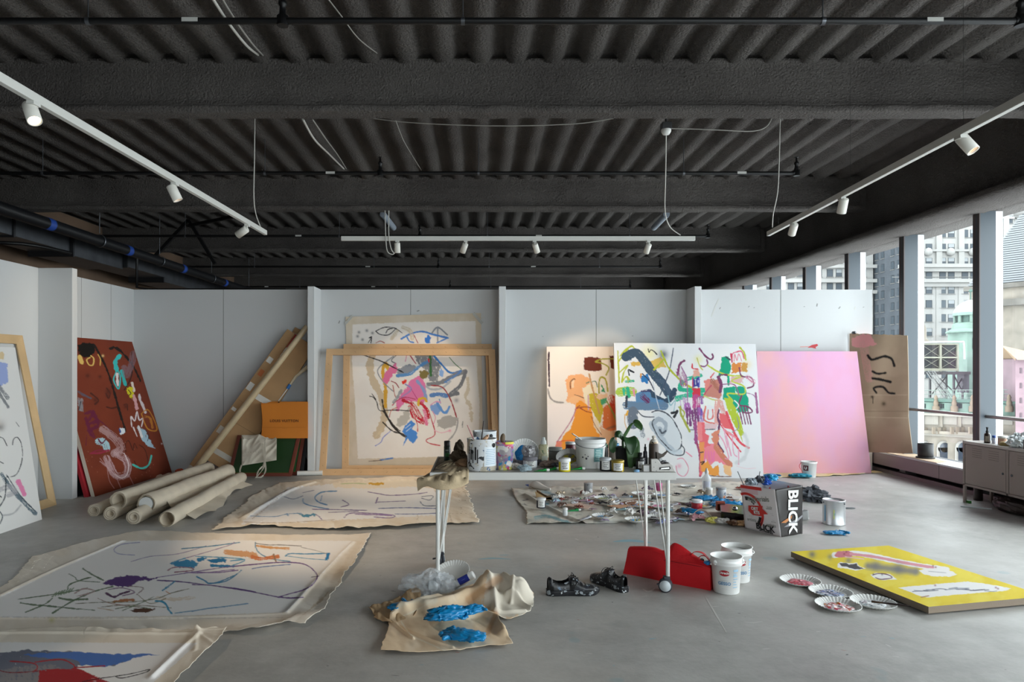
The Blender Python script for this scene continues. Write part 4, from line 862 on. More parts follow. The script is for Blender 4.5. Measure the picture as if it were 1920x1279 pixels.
    o([(1035,490),(1130,478),(1222,480),(1232,540),(1252,600),(1247,690),(1165,702),(1110,640),(1028,585)], '12a27f', rough=1.4); o([(1130,500),(1160,540),(1140,545)], 'e8ecec')
    o([(1108,280),(1190,275),(1190,352),(1108,362)], 'db8a45'); o([(1190,280),(1242,274),(1236,357),(1195,355)], 'cf9a4a'); s([(1108,260),(1112,200),(1150,182),(1190,180),(1212,240)], 8, 'dd5f7a'); s([(1125,262),(1130,200),(1150,255),(1165,200),(1190,260)], 6, 'e08a9a'); s([(1100,200),(1108,270)], 10, 'c93f5a')
    o([(1090,395),(1212,402),(1190,455),(1090,452)], 'dcb4b4'); s([(1175,145),(1212,190),(1225,250)], 11, L); s([(900,298),(1000,358),(1110,386),(1200,388),(1105,430),(1200,470),(1222,512),(1200,545),(1070,540),(1112,600),(1090,620)], 9, 'c3cc48')
    s([(1170,320),(1190,390),(1272,402),(1292,470),(1240,492)], 9, MR); s([(1240,400),(1290,440)], 26, 'd089a4', dry=.45); s([(985,400),(1020,378),(1064,380)], 11, MR); s([(990,400),(1015,460),(1005,525)], 20, '7c3f66'); s([(1030,460),(1130,465),(1170,560)], 6, '9a5a8a')
    s([(1190,560),(1170,635),(1240,650),(1282,690),(1250,706),(1200,700)], 10, MR)
    for x in (1160, 1185, 1210, 1232): s([(x,650),(x+20,720),(x+38,800)], 8, MR)
    s([(1310,535),(1318,600),(1325,702)], 13, '9a5a86'); s([(1240,535),(1300,560),(1325,640)], 5, 'a3719c'); s([(1130,600),(1165,640),(1130,680)], 6, 'e4e8ea')
    o([(1040,580),(1092,570),(1170,730),(1212,885),(1180,905),(1110,780),(1060,650)], 'b4c63a', rough=1.2, dry=.22); s([(1170,860),(1200,960)], 12, L, taper=True)
    o([(1000,700),(1062,720),(1112,850),(1040,832),(1000,790)], 'e76a70', rough=1.4); s([(1060,700),(1130,880),(1180,960),(1250,1005)], 15, 'e0525f', dry=.15); s([(1000,790),(1080,905),(1182,1037)], 9, 'e0525f'); s([(1040,850),(1140,920)], 14, 'e98a94', dry=.3)
    o([(860,580),(990,590),(985,640),(870,640)], 'eceee8'); s([(870,560),(940,590),(1010,600)], 9, 'c9cf7a'); s([(882,650),(872,768),(985,800)], 11, 'e0796b'); s([(904,680),(900,755),(942,745),(942,678)], 9, 'e27c78'); s([(985,605),(975,700),(980,790)], 30, 'e6aaa2', dry=.2); o([(850,790),(985,800),(980,845),(860,850)], 'e2c2c6')
    s([(1010,620),(1035,700)], 30, 'e2a49c', dry=.3); s([(995,680),(985,740),(1000,800),(985,900),(985,960),(1032,1037)], 13, '6f3c60'); s([(1150,740),(1165,830),(1110,870)], 5, '8d9096'); s([(750,850),(850,848),(960,845)], 6, '6a707a')
    s([(788,780),(798,870),(800,960)], 22, 'a05088', dry=.2); s([(805,960),(820,1010),(835,1100),(835,1245)], 14, 'a5486f')
    o([(812,785),(870,790),(882,880),(912,900),(902,960),(945,980),(930,1050),(880,1100),(850,1245),(830,1245),(835,1080)], 'ec6f78', rough=1.4); o([(828,955),(872,955),(874,1200),(840,1200)], 'ee9a5c', rough=1.4, dry=.2); s([(830,800),(835,930)], 30, 'f08a8e', dry=.2)
    o([(870,1000),(962,960),(1000,1060),(1082,1140),(1060,1165),(990,1120),(950,1125),(910,1170),(890,1120)], 'f08a98', rough=1.6, dry=.1); o([(935,880),(1000,840),(992,960),(960,1000),(938,940)], 'dd8a70'); s([(975,1000),(1030,1080),(1092,1150)], 36, 'd4846a', dry=.1)
    for x in (880, 905, 930, 955): s([(x,1040),(x+R.uniform(-10,15),1120)], 10, 'ee7fa8')
    o([(850,1150),(900,1120),(940,1180),(990,1145),(1000,1242),(960,1252),(850,1205)], 'f2a24a', rough=1.4); o([(1032,1150),(1098,1160),(1102,1242),(1045,1232)], 'f3c28c', rough=1.4); s([(900,1240),(1000,1250),(1100,1250)], 6, '7a5a50'); s([(840,1130),(870,1122),(850,1145)], 7, '2c2a30'); s([(835,1045),(860,1040)], 8, '4a3a50')
    for q in ([(1000,900),(1040,960),(1080,1090),(1050,1095)],[(1040,850),(1070,1000)],[(1110,890),(1120,1040),(1150,1080)],[(1165,1020),(1165,1145)],[(1060,900),(1100,1070)]): s(q, 8, 'e89ab8', .85)
    s([(1215,890),(1240,960),(1220,1080),(1150,1130)], 22, 'c9ccce', .6, soft=3)
    o([(425,790),(430,700),(520,690),(600,760),(672,900),(662,1005),(600,1032),(520,960),(445,840)], 'd7dde2', .9); s([(425,800),(440,830),(520,955),(600,1035)], 40, 'b3bfca', .85, dry=.15); s([(430,800),(480,758),(538,800),(532,860),(505,890),(490,840)], 26, 'aab4bf'); s([(490,850),(510,880),(540,860)], 12, '555c66')
    s([(420,700),(470,685),(540,705),(600,760),(640,830),(672,905),(668,1000),(600,1032),(520,960),(470,900),(425,800),(440,760)], 7, '4a5059', rough=.5); s([(672,980),(700,1015),(685,1065),(600,1062),(545,1025)], 7, '4a5059'); o([(560,1030),(660,1010),(690,1040),(660,1066),(590,1055)], 'cbd6de', .8)
    s([(260,695),(255,740),(262,800)], 66, '6b7685', dry=.2); s([(300,690),(350,735),(440,740)], 7, '5a606a'); s([(215,690),(205,720)], 14, 'e0a93f'); s([(190,720),(190,790),(210,850)], 5, 'd9a860'); s([(330,830),(345,900)], 26, '8a94a0', dry=.4)
    s([(640,1100),(690,1098),(735,1180),(700,1247),(645,1225),(628,1160)], 6, 'e49ab0'); p.sp((655,1160), 22, 'f0a8c0', .7); s([(715,1040),(765,1080)], 6, 'e58fa8'); s([(1150,1162),(1230,1182),(1310,1178)], 5, 'ead8dc'); p.sp((390,930), 12, 'e8a0b4', .6); s([(280,940),(300,920)], 5, 'd88a9a')
canvas('painting', [P(1151, 643, 8.77), P(1417, 645, 8.77), P(1432, 897, 8.56), P(1159, 897, 8.56)], .045, 330, 310, 'ebeaea', p_big, 'largest white canvas crowded with multicoloured strokes, green and red at its right', 'painting', side='e6e4e0')

def p_pink(p):
    v = np.clip((p.y-659)/230, 0, 1)[:, None]; u = np.clip((p.x-1418)/200, 0, 1)[:, None]
    p.C = np.array(lin('dba6c8'))*(1-v)+np.array(lin('ecaab6'))*v
    p.wash('dea8ca', .4, .012, .5, 2, sy=.6); p.wash('ebb4ac', .45, .012, .52, 5, sx=1.2, sy=.6); p.wash('dcb0d4', .3, .02, .5, 11, sx=1.5); p.wash('ecb4a4', .25, .02, .6, 8, sx=1.4, sy=.7)
canvas('painting', [P(1419, 658.5, 9.03), P(1607, 659, 9.03), P(1634, 888, 8.94), P(1424, 888, 8.94)], .04, 120, 130, 'e6a9c8', p_pink, 'plain pink and lilac canvas with faint peach clouds beside the cardboard', 'painting', side='e9c3cf')

def p_card(p):
    p.frame(1400, 600, 3.198); p.wash('9d8871', .35, .03, .5, 3)
    p.po([(628,110),(700,85),(740,88),(760,118),(778,150),(690,168),(632,158)], 'e59e9e', rough=1.5); p.st([(700,150),(712,220),(725,300),(735,350)], 44, 'd9a09a', .55, dry=.35); p.sp((640,92), 14, 'b04038', .3)
    K = '1b1a1a'
    p.st([(726,213),(750,238),(790,228),(830,218),(870,235),(885,275)], 13, K, soft=2.2, rough=.2); p.st([(755,308),(785,322),(832,318)], 12, K, soft=2.2, rough=.2); p.st([(755,350),(800,357),(862,372)], 14, K, soft=2.2, rough=.2)
    p.st([(778,437),(762,410),(790,400),(822,405),(850,435),(885,442)], 12, K, soft=2.2, rough=.2); p.sp((753,461), 11, '3b3228', .95); p.st([(757,465),(757,500)], 3, '3b3228'); p.sp((822,503), 15, '5a4f3c', .95)
    p.st([(690,450),(965,450)], 3, 'c2ad94'); p.st([(690,548),(965,548)], 5, '8f7b66', .6); p.st([(690,582),(965,588)], 4, 'c2ad94')
def cardboard():
    # folded sheet standing across the corner between the partition and the window
    A = [P(1593, 625, 9.165), P(1596, 782, 9.165), P(1606, 848, 9.16)]; B = [P(1702, 629, 8.66), P(1703, 782, 8.66), P(1712, 850, 8.42)]
    nu, nv = 110, 210; V = np.zeros(((nv+1), (nu+1), 3)); hs = [0, .70, 1.0]
    for j in range(nv+1):
        t = j/nv; k = 0 if t <= hs[1] else 1; f_ = (t-hs[k])/(hs[k+1]-hs[k]); a = np.array(A[k].lerp(A[k+1], f_)); b = np.array(B[k].lerp(B[k+1], f_))
        u = np.linspace(0, 1, nu+1)[:, None]; V[j] = a*(1-u)+b*u
        V[j, :, 1] += .012*np.sin(u[:, 0]*9+j*.02)
        if j == 0: V[j, :, 2] += (vn(np.arange(nu+1), 0*np.arange(nu+1), .2, 3)-.5)*.015
    me = fastgrid('cardboard_sheet', V.reshape(-1, 3), nu, nv, None, None, [attrmat('painted_board', .85, .2, 80.)])
    p = Paint(V.reshape(-1, 3), 'b39d85'); p_card(p); setpaint(me, p.C); o = bpy.data.objects.new('cardboard_sheet', me); COL.objects.link(o)
    so = o.modifiers.new('t', 'SOLIDIFY'); so.thickness = .006; so.offset = -1
    tag(o, 'tall folded brown cardboard with black sprayed strokes and pink patch in the corner', 'cardboard')
    tag(MB().lathe([(0, -.01), (.018, -.01), (.02, 0), (.014, .02), (.02, .035), (0, .04)], P(1600, 624, 9.10), (0, -1, 0), 10).obj('binder_clip', M_STEEL), 'silver clip on the top left corner of the tall cardboard', 'clip')
cardboard()
s = MB(); zc = .2815
vs = [PZ(1662, 849.5, zc), PZ(1712, 847, zc), PZ(1775, 866, zc), PZ(1756, 868.5, zc)]
vs = [Vector((min(v.x, 5.585), v.y, zc)) for v in vs]; s.add(vs+[v+Vector((0, 0, .005)) for v in vs], [(0, 3, 2, 1), (4, 5, 6, 7), (0, 1, 5, 4), (1, 2, 6, 5), (2, 3, 7, 6), (3, 0, 4, 7)], False)
tag(s.obj('cardboard_offcut', mat('brown_cardboard', 'b39d85', .85)), 'flat cardboard piece on the sill under the black pot', 'cardboard')
s = MB(); c = Vector((5.43, 8.32, .287)); s.lathe([(0, 0), (.098, 0), (.104, .012), (.1, .018), (.08, .014)], c, n=40); s.lathe([(.075, .014), (.083, .02), (.085, .178), (.08, .178), (.078, .03), (0, .03)], c, n=40, cap=False)
tag(s.obj('plant_pot', mat('black_ceramic', '2a2a2b', .6)), 'matt black cylinder pot on its saucer on the window sill', 'pot')

def p_red(p):
    p.frame(0, 600, 3.198); s = p.st; o = p.po; p.wash('6f3020', .4, .02, .5, 3); p.wash('88422b', .3, .03, .55, 6)
    o([(465,150),(500,138),(562,140),(575,180),(545,215),(505,232),(478,205)], '17130f', rough=2); s([(480,160),(540,150),(520,200),(560,190)], 14, '17130f', rough=.6)
    s([(562,145),(620,250),(660,350),(690,450),(720,560),(752,665)], 11, '231a16', rough=.5); s([(478,222),(490,255)], 20, 'e0bd6a'); s([(540,225),(520,240),(535,270),(558,268),(562,232),(545,215)], 7, 'e0bd6a'); s([(588,208),(602,235),(600,272)], 6, 'd9ae5c'); p.sp((617,215), 8, 'e9c88a', 1)
    s([(660,172),(700,168),(750,215),(800,280),(842,365)], 10, '231a16', rough=.5); s([(680,160),(710,185)], 6, '231a16'); s([(790,190),(790,330),(745,420)], 5, '2a1f1c')
    s([(718,215),(692,250),(700,300)], 22, '3fc4c4'); s([(700,308),(682,350),(690,385),(712,412),(722,350),(712,312),(700,308)], 7, '3fc4c4'); s([(730,308),(740,345),(752,388)], 18, '3bb8b8'); s([(745,290),(760,330),(790,260),(800,200)], 36, '85707a', .65, dry=.35)
    s([(702,325),(706,390)], 14, 'e6dfe0'); s([(792,378),(804,425)], 14, 'e3d5cc'); o([(758,405),(788,402),(802,440),(800,472),(775,468)], 'd8cc2a'); s([(770,420),(785,440),(775,450)], 5, '332a18')
    s([(802,455),(812,490),(820,530)], 17, 'd9a3a8'); s([(835,448),(840,480),(855,510),(872,555)], 13, 'd8ccd0')
    for c_, r_ in (((525,335),14),((600,340),12),((650,430),20),((572,480),16),((755,520),14),((645,455),12)): p.sp(c_, r_, '4d241b', .75)
    s([(640,522),(670,530),(700,522)], 8, '4d241b'); s([(545,440),(590,480),(570,505)], 8, '4d241b'); s([(640,410),(660,440),(650,470),(635,440)], 6, '4d241b'); s([(742,510),(762,505),(765,540)], 6, '4d241b')
    s([(470,430),(500,450),(545,470)], 12, '5a5766', dry=.3); o([(470,460),(500,475),(502,550),(472,545)], '8f9aa2', .7, dry=.3); s([(485,490),(472,540)], 5, '2a3038')
    for q in ([(510,560),(560,555),(520,620),(575,610)],[(515,590),(545,690)],[(560,560),(590,630),(530,660)],[(530,640),(560,700)]): s(q, 16, '661f3e', .9, rough=.5, dry=.2)
    s([(560,580),(630,630),(690,700)], 5, '661f3e'); s([(520,690),(515,750)], 4, '661f3e')
    s([(790,640),(786,580),(808,605),(822,550),(835,600),(858,590),(848,640)], 6, 'e6dadc'); s([(800,645),(822,698)], 6, 'e6dadc'); s([(848,562),(892,542),(942,655),(885,652),(848,562)], 6, 'c98532'); s([(870,580),(900,590),(915,645)], 12, 'c07a30', dry=.3)
    o([(822,648),(868,655),(895,715),(928,768),(872,750),(845,700)], 'a9c6d8', dry=.2); s([(830,640),(850,700)], 12, 'e8e6ea', dry=.2); s([(868,655),(892,690),(885,725)], 4, '2a3038'); o([(716,648),(748,648),(748,682),(724,688)], 'e3e9f0'); s([(716,655),(722,672)], 7, '3d5a9a')
    s([(620,660),(690,710),(728,770),(690,800)], 46, 'c3a2a3', .65, dry=.4); s([(590,730),(625,735),(640,770)], 40, 'aed6e2', .9, dry=.3); s([(590,715),(610,740),(632,718)], 8, '6a2440')
    s([(640,830),(690,930),(755,925),(762,850),(700,800)], 40, 'd3b2b6', .7, dry=.38); s([(745,800),(772,870),(760,930),(725,948),(690,925)], 5, 'e6d4d6'); s([(600,850),(660,900),(700,940)], 8, 'cfaeb2', .6, dry=.4)
    s([(540,802),(590,782),(655,785)], 7, '8c2a45'); s([(545,800),(600,798),(650,782)], 9, '9a3048')
    for q in ([(640,870),(655,960),(685,1010)],[(700,950),(725,1010)],[(770,925),(802,990)],[(600,830),(640,880)]): s(q, 2.5, 'c99a9a', .7)
    for q in ([(755,790),(752,745),(772,725),(795,780)],[(800,780),(805,740),(822,770)],[(835,750),(870,780),(890,870),(870,905)],[(805,845),(830,890),(870,905)]): s(q, 4, '471f17')
    s([(796,868),(850,890),(892,868),(908,815)], 10, '4fc0b4'); p.sp((970,742), 5, 'e0d0d0', .9)
    for k in range(30): p.sp((R.uniform(500,1030), R.uniform(700,960)), 2.5, 'c08a78', .7)
Y1, Y2 = 7.33, 9.04
canvas('painting', [(-4.612, Y1+.02, 1.735), P(247.6, 641, Y2-.02), (-4.08, Y2, .0), PZ(178, 931.5)], .04, 260, 300, '7e3823', p_red, 'rust red canvas with black lines and turquoise marks leaning on the left partition', 'painting', side='d8cfc0')
q = MB(); q.add([(-4.648, 7.31, 1.55), (-4.648, 8.8, 1.55), (-4.20, 8.8, 0), (-4.20, 7.31, 0), (-4.655, 7.31, 1.55), (-4.655, 8.8, 1.55), (-4.24, 8.8, 0), (-4.24, 7.31, 0)], [(0,1,2,3),(4,7,6,5),(0,4,5,1),(1,5,6,2),(2,6,7,3),(3,7,4,0)], False)
tag(q.obj('stacked_canvas', mat('red_canvas_edge', 'a3202c', .7)), 'canvas with a bright red edge stacked behind the rust red painting', 'painting')
q = MB(); q.add([(-4.650, 7.33, 1.30), (-4.650, 8.6, 1.30), (-4.33, 8.6, 0), (-4.33, 7.33, 0), (-4.657, 7.33, 1.30), (-4.657, 8.6, 1.30), (-4.37, 8.6, 0), (-4.37, 7.33, 0)], [(0,1,2,3),(4,7,6,5),(0,4,5,1),(1,5,6,2),(2,6,7,3),(3,7,4,0)], False)
tag(q.obj('stacked_canvas', mat('dark_canvas_edge', '1d1b1d', .7)), 'black edged canvas, innermost of the stack on the left partition', 'painting')

def p_left(p):
    p.frame(0, 600, 3.198); s = p.st; p.po([(-60,195),(22,195),(22,236),(-60,238)], 'd9c29a'); p.po([(-60,250),(40,255),(50,370),(0,402),(-60,410)], '9aa9d8'); s([(-20,380),(45,465)], 20, '666b74', .8, dry=.3); s([(-10,430),(48,522)], 15, '5b6068', .8, dry=.3)
    p.sp((2,640), 26, '574f4c', .85); p.sp((5,620), 34, 'cfcac6', .6); s([(95,612),(115,640)], 3, '55575a'); s([(-10,700),(20,712),(42,755)], 4, '33363a'); s([(75,748),(82,715),(105,705),(128,745),(134,830),(100,925),(40,942)], 4, '33363a', rough=.6)
    s([(10,925),(40,975),(90,1035),(150,1100),(212,1160)], 22, '4a6270', .9, dry=.35); s([(40,930),(120,1050),(212,1148)], 5, '3d4a52'); s([(-5,1020),(60,1000),(90,1030),(50,1050)], 26, 'a9a7ac', .7, dry=.3); s([(35,950),(30,1060),(-10,1130)], 6, '2f3a42'); s([(0,1150),(15,1180),(0,1222)], 6, '3d4a52')
    s([(110,970),(128,1005),(145,1045)], 26, 'e488b0'); s([(20,1172),(80,1160),(125,1110)], 9, 'a8a8aa', .8, soft=2); s([(-10,845),(20,860)], 5, '33363a'); s([(-10,1050),(8,1062)], 8, '22262a')
canvas('painting', [(-4.262, 4.6, 1.572), (-4.262, 6.26, 1.572), PZ(79, 974), (-4.01, 4.6, 0)], .04, 220, 240, 'e3e1de', p_left, 'white canvas with a blue-grey brush drawing leaning at the left edge', 'painting', side='dcd9d3')
# deep wooden frame behind it
def woodframe():
    t = thing('picture_frame', 'pale wooden tray frame leaning behind the white canvas at the left', 'frame', (-4.3, 5.9, 0))
    TL, TR, BR, BL = Vector((-4.63, 4.75, 1.714)), Vector((-4.63, 6.91, 1.714)), Vector((-4.285, 6.91, 0)), Vector((-4.285, 4.75, 0))
    n = Vector((1.714, 0, .345)).normalized(); ux = Vector((0, 1, 0)); uy = (BL-TL).normalized(); d = -n*.03; w = .085
    for a, b, i0, i1 in ((TL, TR, uy+ux, uy-ux), (TR, BR, -ux+uy, -ux-uy), (BL, BR, -uy+ux, -uy-ux), (TL, BL, ux+uy, ux-uy)):
        m = MB(); a2, b2 = a+i0*w, b+i1*w; a3, b3 = a+i0*.02, b+i1*.02
        vs = [a3, b3, b2-n*.018, a2-n*.018, a+d, b+d, b2+d, a2+d, a, b]
        m.add(vs, [(0,1,2,3),(7,6,5,4),(2,6,7,3)[::1],(4,5,9,8),(8,9,1,0),(3,7,4,8,0),(1,9,5,6,2)], False)
        m.obj('frame_bar', mat('oak_frame', 'cdae82', .5, var=.12, vscale=3), t)
    # grey tray lip seen above the canvas
woodframe()
# ------------------------------------------------------------------ cloths and canvases lying on the floor
def resample(pts, n, jit=0., seed=0, smooth=True):
    pts = [Vector((p[0], p[1], 0)) for p in pts]
    if smooth and len(pts) > 2: pts = cr(pts, 8)
    a = np.array([(p.x, p.y) for p in pts]); s = np.concatenate([[0], np.cumsum(np.hypot(*np.diff(a, axis=0).T))]); t = np.linspace(0, s[-1], n+1)
    o = np.stack([np.interp(t, s, a[:, 0]), np.interp(t, s, a[:, 1])], 1)
    if jit:
        e = np.minimum(1, np.minimum(np.arange(n+1), n-np.arange(n+1))/4)[:, None]
        o = o+e*jit*np.stack([fbm(t*6, 0*t, 3, seed)-.5, fbm(t*6, 0*t, 3, seed+9)-.5], 1)*2
    return o
def sheet(name, top, right, bottom, left, nu, nv, zf, base, fn, label, cat, jit=.02, m=None, seed=1, floorpx=True, smooth=True, z0=0., matl=None, thick=.0015, group=None):
    """cloth spanning four edge curves; top and bottom run left to right, left and right run away-to-near"""
    g = (lambda q: [(lambda v: (v.x, v.y))(PZ(a, b, z0)) for a, b in q]) if floorpx else (lambda q: q)
    T = resample(g(top), nu, jit, seed, smooth); B = resample(g(bottom), nu, jit, seed+3, smooth); L = resample(g(left), nv, jit, seed+5, smooth); Rr = resample(g(right), nv, jit, seed+7, smooth)
    c00, c10, c01, c11 = (T[0]+L[0])/2, (T[-1]+Rr[0])/2, (B[0]+L[-1])/2, (B[-1]+Rr[-1])/2
    T[0] = L[0] = c00; T[-1] = Rr[0] = c10; B[0] = L[-1] = c01; B[-1] = Rr[-1] = c11
    u = np.linspace(0, 1, nu+1)[None, :, None]; v = np.linspace(0, 1, nv+1)[:, None, None]
    XY = (1-v)*T[None]+v*B[None]+(1-u)*L[:, None]+u*Rr[:, None]-((1-u)*(1-v)*c00+u*(1-v)*c10+(1-u)*v*c01+u*v*c11)
    X, Y = XY[..., 0], XY[..., 1]; U = np.broadcast_to(u[..., 0], X.shape); V_ = np.broadcast_to(v[..., 0], X.shape)
    Z = zf(X, Y, U, V_)+z0+.004
    V = np.stack([X, Y, Z], 2).reshape(-1, 3)
    me = fastgrid(name, V, nu, nv, None, None, [matl or attrmat('painted_cloth', .85, .35, 260.)])
    p = Paint(V, base); fn(p); setpaint(me, p.C)
    o = bpy.data.objects.new(name, me); COL.objects.link(o); so = o.modifiers.new('t', 'SOLIDIFY'); so.thickness = thick; so.offset = -1
    if label: tag(o, label, cat, group)
    return o
def edge(U, V): return np.minimum(np.minimum(U, 1-U), np.minimum(V, 1-V))
def ridge(X, Y, pts, w, h, fall=2.):
    """a fold running along pts (world XY)"""
    best = np.full(X.shape, 1e9); pts = [Vector((a, b, 0)) for a, b in pts]; pts = cr(pts, 5) if len(pts) > 2 else pts
    for i in range(len(pts)-1):
        p = pts[i]; d = pts[i+1]-p; L = d.length_squared+1e-9; t = np.clip(((X-p.x)*d.x+(Y-p.y)*d.y)/L, 0, 1); best = np.minimum(best, np.hypot(X-p.x-t*d.x, Y-p.y-t*d.y))
    return h*np.exp(-(best/w)**fall)
def px2(q): return [(lambda v: (v.x, v.y))(PZ(a, b, .01)) for a, b in q]
def wrin(X, Y, sc, amp, seed, ax=0.):
    c, s = math.cos(ax), math.sin(ax); a = X*c+Y*s; b = -X*s+Y*c
    n = fbm(a*2.2, b*.7, sc, seed); return amp*np.abs(n-.5)*2

# middle one, several layers
def z1(X, Y, U, V):
    e = edge(U, V); z = wrin(X, Y, 2.2, .035, 3, .4)*np.exp(-e*9)+wrin(X, Y, 1., .006, 5)
    z += ridge(X, Y, px2([(455, 972), (500, 945), (548, 918), (590, 905)]), .025, .018); z += .02*np.exp(-((V-.93)/.03)**2)*(fbm(X*3, 0*Y, 1.2, 4)); z += .012*(V > .955)
    return z
def c1(p):
    p.ws = .85
    p.wash('d0bca2', .35, .03, .5, 3, sy=2.5); p.wash('dccdb8', .5, .05, .5, 6)
    p.frame(360, 860, 3.366); s = p.st
    p.po([(600,185),(900,160),(1400,175),(1530,190),(1600,330),(1590,355),(1200,375),(700,400),(310,415),(320,395),(450,290)], 'ebe8e6', rough=2.); p.po([(880,150),(1400,130),(1440,175),(1100,190),(900,180)], 'efe2cc', rough=2.)
    s([(940,160),(1020,156),(1100,160)], 7, 'c9cfa0'); p.po([(1105,155),(1160,150),(1215,157),(1205,168),(1120,165)], 'd9a838')
    B_, U_ = '5f8fb8', '75608f'
    for q, w, c in (([(912,205),(820,212),(775,245),(800,275),(852,292)],9,B_),([(700,255),(705,280),(760,300),(862,318)],7,B_),([(820,235),(810,270)],6,B_),([(950,262),(990,290),(940,305)],6,U_),([(760,320),(900,322),(1100,327)],6,U_),([(860,340),(1050,332)],5,U_),([(1110,210),(1180,222),(1250,232),(1400,225),(1485,213)],6,U_),([(1172,248),(1160,280)],9,U_),([(1165,275),(1345,268)],4,U_),
        ([(370,362),(520,366),(600,350),(690,345)],5,B_),([(600,350),(605,358)],9,B_),([(780,352),(800,365),(820,385)],6,U_),([(960,372),(1000,345),(1130,345),(1272,358),(1250,375),(1150,368)],6,'7a5a90'),([(1030,350),(1260,358)],10,'9a7fa8'),([(1180,315),(1350,310),(1540,315)],6,'5f6a9a'),([(1280,350),(1420,350),(1570,343)],5,'5f6a9a'),([(1440,272),(1470,298),(1560,297)],6,'55607a'),([(1450,240),(1520,235),(1500,262),(1450,250)],4,'6a6f80'),([(580,240),(640,255),(700,235)],3,'8a8aa0'),([(700,215),(770,200)],3,'8a8aa0')): s(q, w, c)
    p.po([(665,347),(720,352),(782,350),(770,363),(700,371)], '4f8ca8')
    for q in ([(330,400),(500,405),(700,398),(900,385)],[(1530,200),(1600,300),(1640,400)],[(600,195),(480,300),(380,380)]): s(q, 5, 'a89079', .7)
sheet('painted_canvas', [(524,906),(600,901),(700,898),(800,897),(868,908)], [(868,908),(880,930),(897,985)], [(396,997),(500,990),(620,995),(760,992),(820,985),(897,985)], [(524,906),(480,928),(440,960),(396,997)], 240, 150, z1, 'e8dccb', c1,
      'layered canvas drop sheet with blue and purple line drawing, lying behind the table legs', 'canvas', jit=.03, seed=4)
